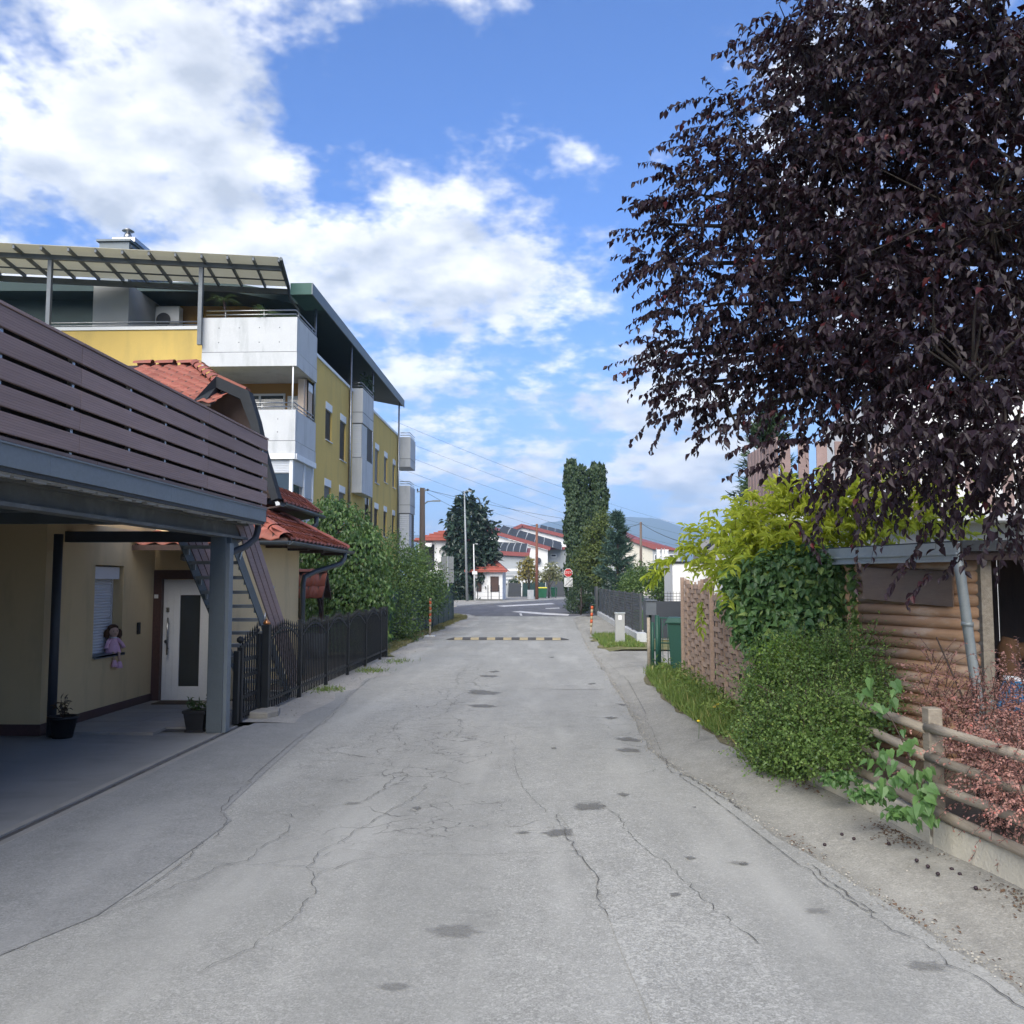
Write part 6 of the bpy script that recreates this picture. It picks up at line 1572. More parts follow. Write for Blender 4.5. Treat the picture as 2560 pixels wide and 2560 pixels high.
link('foliage', leaves_mesh('foliage', P[mask], D[mask], N[mask], l[mask], w[mask], LEAF_OVATE, R_[mask]), M_GOLD, gv, kind='stuff')
link('tendrils', twig_mesh('tendrils', c, segs, .004), M_TWIG, gv, kind='stuff')
for k in range(4):
    mb = MB(); mb.tube([(2.75 + k * .2, 11.6 + .2 * k, 0), (2.7 + k * .25, 11.5, .9), (2.8 + k * .3, 11.4 + .1 * k, 2.0)], [.03, .025, .02], 6); mb.build('stem', M_BARK, gv)
# ivy curtain below it
iv = thing('ivy_curtain', 'dark green heart leaved ivy hanging below the golden vine beside the shed', 'plant', (3.0, 10.9, 0))
IVB = [pb(1950, 1470, 100, 10.7, 1, .6), pb(1880, 1510, 75, 10.9, 1, .6), pb(2040, 1440, 80, 10.6, 1, .6), pb(2105, 1500, 45, 10.5, 1, .6, 2), pb(1920, 1570, 80, 10.6, 1, .6), pb(2030, 1530, 85, 10.5, 1, .6), pb(1990, 1600, 110, 10.4, 1, .6), pb(2090, 1430, 50, 10.5, 1, .6), pb(1850, 1450, 45, 11, 1, .6), pb(2070, 1600, 60, 10.4, 1, .6), pb(1990, 1420, 60, 10.7, 1, .6)]
leafy('foliage', IVB, 6200, .085, .85, M_IVY, iv, LEAF_HEART, shell=.5, droop=.8, spread=.5, lump=.3)
leafy('trailing_stems', [pb(2145, 1540, 12, 10.1, 1, 1, 11), pb(2140, 1450, 20, 10.1, 1, 1, 2)], 260, .075, .85, M_HEDGE, iv, LEAF_HEART, shell=.9, droop=.9)
mb = MB()
for k in range(5): mb.tube([(2.8 + .12 * k, 10.9, 0), (2.75 + .14 * k, 10.95, 1.0), (2.8 + .15 * k, 10.9, 1.8)], [.02, .016, .012], 6)
mb.build('stem', M_BARK, iv, kind='stuff')
# hedge over the rail fence
hg = thing('green_hedge', 'loose green small leaved hedge growing over the end of the rail fence', 'hedge', (2.6, 9.3, 0))
HGB = [pb(1970, 1720, 110, 9.6, 1, .9), pb(2080, 1700, 110, 9.0), pb(2165, 1730, 75, 8.6), pb(1910, 1740, 60, 9.9), pb(1955, 1840, 85, 9.0), pb(2045, 1820, 100, 8.5), pb(2125, 1800, 70, 8.1), pb(1930, 1900, 45, 9.0), pb(2030, 1880, 65, 8.2), pb(2110, 1870, 50, 7.75), pb(2185, 1790, 40, 7.7), pb(2120, 1640, 70, 9.3), pb(1890, 1850, 50, 9.8), pb(1905, 1920, 38, 9.4), pb(1965, 1925, 38, 8.9), pb(2000, 1780, 60, 8.8), pb(2080, 1790, 60, 8.3), pb(2150, 1775, 45, 7.9)]
leafy('foliage', HGB, 26000, .042, .55, M_HEDGE, hg, LEAF_DIAMOND, shell=.55, droop=.1, spread=.9, cluster=9, crad=.06, lump=.38)
leafy('bright_top', [pb(1980, 1640, 55, 9.6, 1.6, 1, .8), pb(2060, 1650, 40, 9.3, 1.4, 1, .8), pb(1900, 1720, 40, 9.9)], 3200, .042, .55, leaf_mat('young hedge leaf', (.10, .19, .03), (.22, .34, .05), rough=.5, trans=.4), hg, LEAF_DIAMOND, shell=.7, cluster=7, crad=.05, lump=.4)
leafy('ivy_leaves', [pb(1915, 1830, 55, 9.9, 1, 1, 1.4), pb(1935, 1900, 50, 9.3), pb(2000, 1920, 45, 9.0), pb(1900, 1760, 40, 10.1)], 1500, .06, .8, M_IVY, hg, LEAF_HEART, shell=.4, droop=.8, spread=.4)
P, D, N, l, w, R_, c, segs = shoots(HGB, 700, .34, 9, .040, .5, out=.9, up=.6, droop=.1, leaf_droop=.0, shell=.25)
link('new_shoots', leaves_mesh('new_shoots', P, D, N, l, w, LEAF_DIAMOND, np.clip(R_ + .25, 0, 1)), M_HEDGE, hg, kind='stuff'); link('twigs', twig_mesh('twigs', c, segs, .003), M_TWIG, hg, kind='stuff')
mb = MB()
for k in range(9): mb.tube([(2.5 + .05 * k, 8.6 + .2 * k, .1), (2.5 + .06 * k + jit(.1), 8.6 + .2 * k, .5), (2.5 + .06 * k + jit(.2), 8.6 + .2 * k + jit(.1), .9)], [.016, .013, .009], 5)
mb.build('stems', M_TWIG, hg, kind='stuff')
# red barberry
bb = thing('red_barberry_bush', 'reddish brown barberry bush growing through the rail fence at the right edge', 'bush', (3.1, 6.0, .1))
BBB = [pb(2460, 1800, 85, 6.8), pb(2570, 1900, 100, 6.4), pb(2420, 1890, 65, 6.7), pb(2540, 2010, 65, 6.0), pb(2360, 1760, 45, 7.0), pb(2400, 1800, 60, 6.9), pb(2480, 1730, 50, 7.1), pb(2600, 1780, 90, 6.6), pb(2470, 1970, 50, 6.4), pb(2340, 1680, 40, 7.2)]
P, D, N, l, w, R_, c, segs = shoots(BBB, 560, .34, 18, .027, .6, out=.7, up=.5, droop=.45, leaf_droop=.1, shell=.95)
link('foliage', leaves_mesh('foliage', P, D, N, l, w, LEAF_DIAMOND, R_), M_BARB, bb, kind='stuff'); link('twigs', twig_mesh('twigs', c, segs, .0035), M_TWIG, bb, kind='stuff')
leafy('inner_leaves', BBB, 2600, .024, .6, M_BARB, bb, LEAF_DIAMOND, shell=.8, cluster=7, crad=.03)
P, D, N, l, w, R_, c, segs = shoots([pb(2560, 2000, 60, 5.5), pb(2540, 1880, 50, 5.75), pb(2470, 1890, 35, 6.05), pb(2560, 2080, 30, 5.3), pb(2500, 1960, 40, 5.8), pb(2420, 1830, 40, 6.3)], 170, .22, 16, .026, .6, out=.7, up=.2, droop=.5, leaf_droop=.1, shell=.95)
link('front_sprays', leaves_mesh('front_sprays', P, D, N, l, w, LEAF_DIAMOND, R_), M_BARB, bb, kind='stuff'); link('twigs', twig_mesh('twigs', c, segs, .003), M_TWIG, bb, kind='stuff')
mb = MB()
for k in range(16): 
    q = Vector(BBB[k % len(BBB)][:3]) + Vector(rng.normal(size=3)) * .12; r0 = Vector((3.35 + jit(.1), 6.6 + jit(.4), .12)); mb.tube([r0, r0.lerp(q, .5) + Vector((jit(.05), 0, .1)), q], [.012, .009, .006], 5)
mb.build('stems', M_TWIG, bb, kind='stuff')
# large-leaved climber by the fence post
cl = thing('large_leaf_climber', 'climber with large heart shaped leaves twining round the rail fence post', 'plant', (2.75, 6.7, .2))
spots = [(2235, 1745, 7.0, 10, 60), (2275, 1850, 6.75, 9, 40), (2220, 1890, 6.9, 12, 50), (2290, 1925, 6.6, 14, 40), (2215, 1960, 6.7, 7, 40), (2310, 1975, 6.45, 12, 35), (2290, 2020, 6.4, 12, 40), (2320, 2040, 6.35, 8, 30), (2270, 1940, 6.6, 10, 35)]
LV = [single_leaf('leaf', LEAF_HEART, M_BIG, .82, r) for r in (.1, .4, .7, .95)]
for px, py, Y, n, sp in spots:
    for k in range(n):
        p = AY(px + rng.normal(0, sp * .55), py + rng.normal(0, sp * .5), Y + rng.normal(-.06, .06)); s_ = rng.uniform(.05, .10)
        d = Vector((rng.normal(0, .5), -.35 + rng.normal(0, .3), -.7)).normalized(); nn = (Vector((-.45, -.7, .55)) + Vector(rng.normal(size=3)) * .35)
        nn = (nn - d * nn.dot(d)).normalized(); inst('leaf', LV[k % 4], cl, frame_matrix(p, d, d.cross(nn), nn) @ Matrix.Scale(s_, 4))
path = [AY(2318, 2060, 6.35), AY(2300, 2000, 6.45), AY(2285, 1920, 6.6), AY(2260, 1860, 6.8), AY(2230, 1800, 6.9), AY(2180, 1740, 7.1)]
mb = MB(); mb.tube(path, [.008, .007, .006, .005, .004, .003], 5); mb.build('stem', M_TWIG, cl)
leafy('small_ivy', [pb(2180, 1985, 25, 6.9, 2.4, 1, .8), pb(2100, 1945, 22, 7.6, 2.4, 1, .8), pb(2250, 2030, 20, 6.5, 2, 1, .8)], 420, .045, .85, M_BIG, cl, LEAF_HEART, shell=.9, droop=.6)

# ------------------------------------------------------------------ grass and weeds
def grass(name, n, place, h0, h1, w, m, lean=.35, label=None):
    P = np.array([place() for _ in range(n)]); D = np.stack([rng.normal(0, lean, n), rng.normal(0, lean, n), np.ones(n)], 1); h = rng.uniform(h0, h1, n) * rng.uniform(.6, 1, n)
    me = leaves_mesh(name, P, D, rng.normal(size=P.shape) + np.array([0, 0, .2]), h, np.full(n, w) * rng.uniform(.6, 1.4, n), LEAF_BLADE)
    o = link(name, me, m, kind='stuff')
    if label: tag(o, label, 'grass')
    return o
def verge_pt(y0, y1, x_in, x_out, z=.08, edge=.25):
    def f():
        y = rng.uniform(y0, y1); u = rng.random() ** .8; return (fB(y) + x_in + jit(.06) * edge + (x_out - x_in) * u, y, z)
    return f
grass('verge_grass', 13000, verge_pt(11.0, 18.3, -.03, .9), .08, .34, .011, M_GRASS, .4, 'tall green weeds and grass along the foot of the woven fence')
grass('verge_grass', 1500, verge_pt(10.2, 12.5, -.02, .5), .06, .2, .014, M_GRASS, .6, 'low grass at the end of the hedge beside the gutter')
grass('lawn_grass', 7000, verge_pt(25.2, 31.0, .03, 1.1), .06, .22, .018, M_GRASS, .4, 'short green grass around the utility cabinet')
def lv():
    y = rng.uniform(22.9, 50); return (fL(y) - rng.uniform(.12, 1.4), y, .05)
grass('dry_grass', 11000, lv, .04, .13, .02, M_DRYG, .5, 'dry yellowish grass on the left verge before the junction')
def tuft(px, py, n, r, h, m=M_GRASS):
    c = G(px, py)
    return lambda: (c.x + rng.normal(0, r), c.y + rng.normal(0, r * 1.4), .0)
for i, (px, py, n, r) in enumerate(((817, 1727, 260, .14), (920, 1680, 200, .16), (990, 1655, 160, .16), (1655, 1705, 60, .1), (925, 1675, 120, .2))):
    grass('grass_tuft', n, tuft(px, py, n, r, .1), .05, .15, .012, M_GRASS, .7)
for o in [o for o in bpy.data.objects if o.name.startswith('grass_tuft')]: tag(o, 'small tuft of grass growing at the asphalt edge', 'grass', 'tufts at the asphalt edge')
weed_l = []
for k in range(240):
    y = rng.uniform(11.2, 18.0); weed_l.append((fB(y) + rng.uniform(.15, .8), y, rng.uniform(.1, .38)))
P = np.repeat(np.array(weed_l), 5, axis=0) + rng.normal(size=(1200, 3)) * .05
l = rng.uniform(.05, .11, len(P)); link('broad_weeds', leaves_mesh('broad_weeds', P, rng.normal(size=P.shape) + np.array([0, 0, .3]), rng.normal(size=P.shape) * .4 + np.array([0, 0, 1.]), l, l * .4, LEAF_OVATE), M_GRASS, kind='stuff', label='broad leaved weeds among the grass by the woven fence', cat='weeds')
M_YFL = mat('yellow petals', (.75, .55, .03), (.7, .5, .03), 5, .6, 0, 30)
for px, py in ((1787, 1797), (1747, 1838), (1795, 1790)):
    g_ = G(px, py + 20); f = thing('dandelion', 'yellow dandelion flower in the verge grass', 'flower', (g_.x, g_.y, .05), 'dandelions in the verge')
    mb = MB(); mb.lathe([(.004, .20), (.022, .205), (.018, .218), (.004, .222)], n=9); mb.build('flower_head', M_YFL, f, loc=(0, 0, 0)); mb = MB(); mb.tube([(0, 0, 0), (.01, 0, .2)], .003, 5); mb.build('stem', M_BIG, f, loc=(0, 0, 0))
# dry leaves and plums fallen in the gutter
n = 900; yy = rng.choice([8.5, 7.0, 6.75, 5.6, 5.3, 4.7, 4.3], n) + rng.normal(0, .17, n); xx = np.array([fB(y) - abs(rng.normal(0, .10)) - .02 if rng.random() < .82 else fR(y) + abs(rng.normal(.05, .10)) for y in yy])
P = np.stack([xx, yy, np.array([.05 + .0 for _ in yy])], 1); l = rng.uniform(.012, .035, n)
M_DEAD = leaf_mat('dead leaf', (.06, .035, .025), (.14, .085, .05), rough=.8, trans=.1)
P[:, 2] = np.array([np.interp((x - fR(y)) / (fB(y) - fR(y) + .09), [0, .1, .22, .34, .45, .7, 1], [-.002, -.03, -.045, -.028, 0, .03, .055]) + .006 for x, y in zip(xx, yy)])
link('leaf_litter', leaves_mesh('leaf_litter', P, rng.normal(size=P.shape) * np.array([1, 1, .15]), np.tile([0, 0, 1.], (n, 1)) + rng.normal(size=P.shape) * .3, l, l * .5, LEAF_DIAMOND), M_DEAD, kind='stuff', label='dry brown leaf litter lying in the gutter below the low wall', cat='leaf litter')
n = 2600; G_P = []
for k in range(n):
    y = 3.5 + 26 * rng.random() ** 1.6
    if rng.random() < .75: x = fR(y) + rng.normal(.04, .06) if rng.random() < .8 else rng.uniform(fR(y), fB(y))
    else: y = rng.uniform(12.5, 40); x = fL(y) + rng.normal(.05, .2)
    G_P.append((x, y, (np.interp((x - fR(y)) / (fB(y) - fR(y) + .09), [-.01, 0, .1, .22, .34, .45, .7, 1], [.002, -.002, -.03, -.045, -.028, 0, .03, .055]) if x > fR(y) else .004 if x > -3 else .018)))
ST = (np.array([(0, 0, .45), (.5, .1, 0), (.1, .45, 0), (-.5, .05, .02), (-.05, -.5, 0), (.3, .3, .3), (-.3, -.25, .32)]), [(0, 5, 1), (0, 2, 5), (5, 2, 1), (0, 3, 2), (0, 6, 3), (0, 4, 6), (0, 1, 4), (6, 4, 3)])
sz = rng.uniform(.006, .018, n) * (1 + np.array(G_P)[:, 1] * .02)
gme = leaves_mesh('loose_gravel', np.array(G_P), rng.normal(size=(n, 3)) * np.array([1, 1, 0]), np.tile([0, 0, 1.], (n, 1)), sz, sz * rng.uniform(.6, 1, n), ST)
link('loose_gravel', gme, leaf_mat('gravel stone', (.15, .145, .13), (.33, .315, .28), rough=.9, trans=0, spec=.2), kind='stuff', label='loose gravel and grit along the edges of the road', cat='gravel')
M_FRUIT = mat('fallen plum', (.02, .012, .018), (.035, .02, .025), 12, .5, .05, 40)
for px, py in ((2105, 2094), (2135, 2105), (2222, 2117), (2345, 2194), (2440, 2230), (2292, 2160), (2380, 2182), (2320, 2175), (2062, 2120), (2400, 2195)):
    g_ = G(px, py, .02); mb = MB(); mb.lathe([(.002, 0), (.010, .003), (.014, .012), (.010, .021), (.002, .024)], n=9); mb.build('fallen_plum', M_FRUIT, loc=(g_.x, g_.y, .032), label='small dark plum fallen on the concrete strip by the low wall', cat='fruit', group='plums fallen on the concrete strip')

# ------------------------------------------------------------------ trees and hedges further off
def tree(name, label, cat, blobs, n, L, ratio, m, base, tr=.12, tmpl=LEAF_DIAMOND, group=None, **kw):
    t = thing(name, label, cat, base, group)
    zc = max(b[2] for b in blobs); mb = MB(); mb.tube([Vector(base), Vector(base) + Vector((.05, 0, (zc - base[2]) * .4)), Vector(base) + Vector((0, .05, (zc - base[2]) * .85))], [tr, tr * .8, tr * .35], 8); mb.build('trunk', M_BARK, t)
    for b in blobs[:6]:
        mb = MB(); p0 = Vector(base) + Vector((0, 0, (b[2] - base[2]) * .45)); mb.tube([p0, p0.lerp(Vector(b[:3]), .6) + Vector((0, 0, .1)), Vector(b[:3])], [tr * .5, tr * .35, tr * .15], 6); mb.build('limb', M_BARK, t)
    leafy('crown', blobs, n, L, ratio, m, t, tmpl, **kw)
    return t
M_LH = leaf_mat('left hedge leaf', (.03, .07, .022), (.105, .185, .05), tip=(.13, .20, .05), rough=.4, trans=.3)
M_LH2 = leaf_mat('left shrub leaf', (.035, .075, .022), (.11, .175, .045), tip=(.14, .18, .05), rough=.45, trans=.3)
M_MAG = leaf_mat('dark evergreen leaf', (.012, .028, .020), (.035, .06, .04), rough=.35, trans=.1)
M_THU = leaf_mat('thuja leaf', (.016, .035, .014), (.045, .08, .03), rough=.6, trans=.15)
M_YLW = leaf_mat('olive leaf', (.04, .07, .018), (.12, .15, .035), rough=.5, trans=.3)
M_PINE = leaf_mat('blue green needles', (.025, .06, .045), (.075, .13, .10), rough=.6, trans=.1)
M_SPR = leaf_mat('spruce needles', (.018, .04, .02), (.05, .085, .035), rough=.6, trans=.1)
HB = [pb(850, 1330, 80, 25.5), pb(828, 1280, 45, 25.8), pb(895, 1400, 85, 25), pb(800, 1400, 75, 25), pb(925, 1500, 65, 24.6), pb(860, 1500, 95, 24.6), pb(800, 1540, 60, 24.8), pb(940, 1580, 40, 24.4), pb(775, 1340, 40, 26), pb(920, 1340, 35, 25.6), pb(880, 1590, 70, 24.4), pb(840, 1440, 90, 25.6)]
tree('weeping_hedge_tree', 'dense weeping green tree behind the iron fence beside the apartment building', 'tree', HB, 15000, .12, .66, M_LH, (-5.4, 25.3, 0), .12, LEAF_OVATE, shell=.45, droop=1.1, spread=.35, lump=.18)
HB2 = [pb(975, 1400, 48, 30), pb(1010, 1450, 55, 30.5), pb(965, 1480, 50, 29), pb(1000, 1540, 55, 29), pb(960, 1570, 45, 28), pb(1030, 1400, 30, 31), pb(980, 1350, 18, 30.5), pb(1010, 1590, 25, 28.5)]
tree('leafy_shrub', 'bushy mid green shrub on the left verge beside the dark green fence', 'shrub', HB2, 11000, .10, .5, M_LH2, (-5.2, 29.6, 0), .07, shell=.5, droop=.1, spread=.9, cluster=6, crad=.16, lump=.25)
HB3 = [pb(1050, 1430, 38, 34), pb(1070, 1470, 42, 34.5), pb(1045, 1510, 40, 33.5), pb(1088, 1440, 20, 36), pb(1050, 1385, 20, 34.5), pb(1085, 1500, 30, 36)]
tree('leafy_shrub', 'smaller green shrub nearest the road sign on the left verge', 'shrub', HB3, 7000, .11, .5, M_LH2, (-4.9, 34.3, 0), .07, shell=.5, droop=.1, spread=.9, cluster=6, crad=.18, lump=.25)
tree('dark_yew_bush', 'dark evergreen bush behind the green sheet fence on the left', 'bush', [pb(1105, 1465, 28, 44), pb(1120, 1480, 22, 45), pb(1090, 1480, 25, 43)], 1800, .16, .45, M_MAG, (-5.2, 44, 0), .06, shell=.5, cluster=5, crad=.15)
YT = 92
tree('magnolia_tree', 'tall dark evergreen tree standing behind the street lamps at the junction', 'tree', [pb(1172, 1300, 42, YT), pb(1165, 1380, 50, YT), pb(1190, 1430, 45, YT), pb(1150, 1335, 32, YT), pb(1205, 1330, 34, YT), pb(1168, 1258, 22, YT), pb(1205, 1275, 14, YT), pb(1150, 1440, 40, YT), pb(1208, 1390, 34, YT), pb(1145, 1300, 22, YT), pb(1195, 1480, 30, YT), pb(1150, 1490, 28, YT)],
     5200, .62, .55, M_MAG, tuple(Vector((AY(1180, 1455, 92).x, 92, 0))), .2, LEAF_OVATE, shell=.45, spread=.8, cluster=4, crad=.25, lump=.2)
YC = 71
for i, (px, top, bot, wd, lab) in enumerate(((1431, 1172, 1480, 18, 'leftmost tall columnar thuja in the group right of the junction'), (1456, 1184, 1460, 20, 'middle columnar thuja in the group right of the junction'), (1497, 1172, 1420, 22, 'rightmost thick columnar thuja in the group right of the junction'), (1470, 1240, 1430, 14, 'short columnar thuja between the taller ones right of the junction'))):
    cz = (top + bot) / 2; hh = (bot - top) / 2; c = AY(px, cz, YC + i * .4)
    bl = [(c.x + (.12 if j % 2 else -.12), c.y, AY(px, top + (bot - top) * (j + .5) / 5, YC).z, wd * .88 * YC / 2250, wd * .88 * YC / 2250, hh * YC / 2250 * .34) for j in range(5)]
    t = thing('columnar_thuja', lab, 'tree', (c.x, c.y, 0), 'columnar thujas'); mb = MB(); mb.tube([(c.x, c.y, 0), (c.x, c.y, bl[0][2])], [.12, .05], 7); mb.build('trunk', M_BARK, t)
    leafy('crown', bl, 6500, .34, .5, M_THU, t, LEAF_DIAMOND, shell=.3, droop=-1.6, spread=.3, cluster=5, crad=.07, lump=.05)
tree('olive_green_tree', 'olive green broadleaf tree in front of the columnar thujas', 'tree', [pb(1494, 1330, 34, 62), pb(1478, 1390, 38, 62), pb(1507, 1300, 22, 62), pb(1462, 1420, 26, 62), pb(1502, 1390, 35, 62), pb(1485, 1440, 38, 62)], 6500, .22, .55, M_YLW, tuple(Vector((AY(1484, 1455, 62).x, 62, 0))), .14, shell=.5, cluster=6, crad=.22, lump=.25)
def pine(name, label, cat, c, h, r, n, L, m, boughs=26, droop=.25, top=1.0):
    t = thing(name, label, cat, (c.x, c.y, 0)); mb = MB(); mb.tube([(c.x, c.y, 0), (c.x, c.y, h * .97)], [.1 * r, .02], 8); mb.build('trunk', M_BARK, t)
    P, D = [], []
    segs_mb = MB()
    for k in range(boughs * 5):
        f = rng.uniform(.04, .98); z = h * f; rr = r * (1 - f) ** .8 * rng.uniform(.6, 1.1) + .12; a = rng.uniform(0, 2 * math.pi)
        d = np.array([math.cos(a), math.sin(a), -droop + .8 * f]); d /= np.linalg.norm(d); p0 = np.array([c.x, c.y, z])
        segs_mb.tube([p0, p0 + d * rr * .9], [.015, .005], 3, cap=False)
        m_ = max(4, int(n / (boughs * 5)))
        u = rng.random(m_) ** .7
        P.append(p0 + d * rr * u[:, None] + rng.normal(size=(m_, 3)) * .05 * r * .5); D.append(d + rng.normal(size=(m_, 3)) * .45 + np.array([0, 0, .15]))
    segs_mb.build('boughs', M_BARK, t, kind='stuff')
    P, D = np.concatenate(P), np.concatenate(D); l = L * rng.uniform(.6, 1.2, len(P))
    link('crown', leaves_mesh('crown', P, D, rng.normal(size=P.shape) + np.array([0, 0, 1.]), l, l * .16, LEAF_BLADE), m, t, kind='stuff')
pc = AY(1545, 1480, 52); pine('blue_pine', 'blue green pine tree behind the grey slat fence', 'tree', pc, AY(1545, 1285, 52).z, 1.75, 11000, .30, M_PINE, 40, -.1)
sc_ = AY(1925, 1300, 27); pine('dark_spruce', 'dark spruce rising behind the golden vine beside the purple tree', 'tree', sc_, AY(1925, 1000, 27).z, 1.8, 10000, .28, M_SPR, 34, .25)
tree('ivy_clad_stump', 'ivy covered green column in front of the dark spruce', 'plant', [pb(1905, 1200, 32, 24, 1, 1, 1.6), pb(1925, 1260, 40, 23.5)], 1800, .11, .8, M_LH, tuple(Vector((AY(1910, 1300, 24).x, 24, 0))), .1, LEAF_HEART, shell=.4, droop=.8)
tree('round_dark_bush', 'round dark green bush at the corner below the stop sign', 'bush', [pb(1452, 1490, 34, 55), pb(1440, 1510, 28, 54.5), pb(1468, 1505, 26, 55), pb(1455, 1460, 20, 55)], 4200, .14, .4, M_THU, tuple(G(1452, 1537)), .06, shell=.4, cluster=6, crad=.1)
for px, py, Y, s_, lab in ((1600, 1445, 44, 34, 'green shrub behind the middle of the grey slat fence'), (1640, 1450, 40, 32, 'green shrub left of the white garage'), (1575, 1465, 46, 26, 'low green shrub beside the blue pine'), (1665, 1475, 36, 22, 'low shrub touching the white garage wall')):
    tree('garden_shrub', lab, 'shrub', [pb(px, py, s_, Y), pb(px + 12, py - 14, s_ * .7, Y), pb(px - 14, py + 8, s_ * .7, Y)], 1800, .13, .5, M_LH2, tuple(Vector((AY(px, 1500, Y).x, Y, 0))), .05, shell=.5, cluster=6, crad=.15, group='shrubs behind the slat fence')
M_AUT = leaf_mat('pale autumn leaf', (.16, .15, .04), (.34, .28, .08), rough=.6, trans=.4); M_SILV = leaf_mat('silvery leaf', (.14, .15, .07), (.28, .28, .15), rough=.6, trans=.4)
tree('young_street_tree', 'small yellowish tree left of the brown pole at the junction', 'tree', [pb(1315, 1420, 22, 104), pb(1330, 1435, 20, 104), pb(1308, 1440, 16, 104), pb(1322, 1405, 14, 104)], 900, .42, .45, M_AUT, tuple(G(1322, 1497)), .1, shell=.9)
tree('young_street_tree', 'small silvery tree right of the brown pole at the junction', 'tree', [pb(1380, 1425, 20, 104), pb(1365, 1440, 16, 104), pb(1392, 1440, 14, 104)], 650, .42, .45, M_SILV, tuple(G(1372, 1497)), .1, shell=.9)

# ================================================================== beyond the junction
M_REDF = mat('red fascia', (.22, .06, .058), (.19, .05, .05), 1, .6, .05, 20); M_SOLAR = mat('solar glass', (.045, .05, .058), (.04, .045, .05), .5, .6, .0, 10, spec=.15)
M_TILEF = mat('far red tiles', (.36, .10, .075), (.29, .085, .065), .8, .7, .1, 8, rv=.1)
M_FWIN = glass_mat('far window', (.03, .03, .035), .1); M_FGREY = mat('grey cladding', (.33, .35, .37), (.30, .32, .34), .3, .7, .05, 10)
M_POLE = mat('galvanised pole', (.30, .32, .33), (.25, .27, .28), 2, .5, .03, 20, metal=.3); M_WPOLE = wood_mat('old pole wood', (.15, .12, .10), (.11, .085, .07), (8, 8, .6), 1.5, .05, .3, .9); M_RPOLE = wood_mat('red brown pole wood', (.20, .09, .06), (.16, .07, .05), (8, 8, .6), 1.5, .05, .3, .9)
M_BGF = mat('dark green sheet fence', (.012, .035, .035), (.015, .045, .042), 1, .5, .05, 20)

# white house with red roof
wh = thing('white_house', 'white house with red tiled hipped roof behind the dark tree at the junction', 'house', (-9, 92, 0))
Y0 = 92
p = lambda px, py, Y=Y0: AY(px, py, Y)
x0, x1 = p(1046, 1400).x, p(1190, 1400).x; zt = p(1100, 1352).z
mb = MB(); mb.box((x0, Y0, 0), (x1, Y0 + 9, zt)); mb.build('wall', M_WHITEP, wh)
xr = p(1258, 1400).x; za = p(1230, 1428).z
mb = MB(); mb.box((x1, Y0 - 1.5, 0), (xr, Y0 + 6, za)); mb.build('annex_wall', M_WHITEP, wh)
rz = p(1085, 1320).z; e = .7
ra = [Vector((x0 - e, Y0 - e, zt)), Vector((x1 + .5, Y0 - e, zt)), Vector((x1 + .5, Y0 + 4.5, rz)), Vector((x0 + 2.0, Y0 + 4.5, rz))]
mb = MB(); mb.add([ra[0], ra[1], ra[2], ra[3], (x0 - e, Y0 + 9.7, zt), (x1 + .5, Y0 + 9.7, zt)], [(0, 1, 2, 3), (0, 3, 4), (4, 3, 2, 5), (1, 5, 2), (0, 4, 5, 1)]); rfo = mb.build('roof', M_TILEF, wh)
for k in range(7):
    f = (k + .1) / 7; a = ra[0].lerp(ra[3], f); b = ra[1].lerp(ra[2], f); mb = MB(); mb.bar(a + Vector((0, -.03, .05)), b + Vector((0, -.03, .05)), .18, .10); mb.build('tile_row', M_TILEF, rfo)
    a2 = Vector((x0 - e, Y0 + 9.7, zt)).lerp(ra[3], f); mb = MB(); mb.bar(a + Vector((-.03, 0, .05)), a2 + Vector((-.03, 0, .05)), .18, .10); mb.build('tile_row', M_TILEF, rfo)
rb = [Vector((x1 - 1, Y0 - 2.0, za)), Vector((xr + .5, Y0 - 2.0, za)), Vector((p(1222, 1384).x, Y0 + 2, p(1222, 1384).z)), Vector((x1 - 1, Y0 + 2, p(1222, 1384).z))]
mb = MB(); mb.prism(rb, (0, 0, -.12)); mb.add([rb[1], (xr + .5, Y0 + 6, za), rb[2]], [(0, 1, 2)]); rfb = mb.build('annex_roof', M_TILEF, wh)
for k in range(6):
    f = (k + .1) / 6; mb = MB(); mb.bar(rb[0].lerp(rb[3], f) + Vector((0, -.03, .05)), rb[1].lerp(rb[2], f) + Vector((0, -.03, .05)), .16, .09); mb.build('tile_row', M_TILEF, rfb)
def fwin(px0, px1, py0, py1, Y, parent, m=M_FWIN, fr=M_BROWN, name='window', d=.06):
    a, b = AY(px0, py1, Y), AY(px1, py0, Y); mb = MB(); f = .1
    mb.box((a.x, Y - d, a.z), (b.x, Y - .01, a.z + f)); mb.box((a.x, Y - d, b.z - f), (b.x, Y - .01, b.z)); mb.box((a.x, Y - d, a.z + f), (a.x + f, Y - .01, b.z - f)); mb.box((b.x - f, Y - d, a.z + f), (b.x, Y - .01, b.z - f))
    w_ = mb.build(name, fr, parent); mb = MB(); mb.box((a.x + f, Y - d * .6, a.z + f), (b.x - f, Y - .012, b.z - f)); mb.build('pane', m, w_)
M_BRSH = mat('brown shutter', (.075, .045, .035), (.06, .035, .03), 2, .7, .05, 20)
fwin(1226, 1247, 1441, 1479, Y0 - 1.5, wh, M_BRSH); fwin(1191, 1204, 1450, 1479, Y0 - 1.5, wh, M_BRSH)
fwin(1061, 1086, 1361, 1425, Y0, wh, M_FWIN, M_VERGE, 'balcony_door'); 
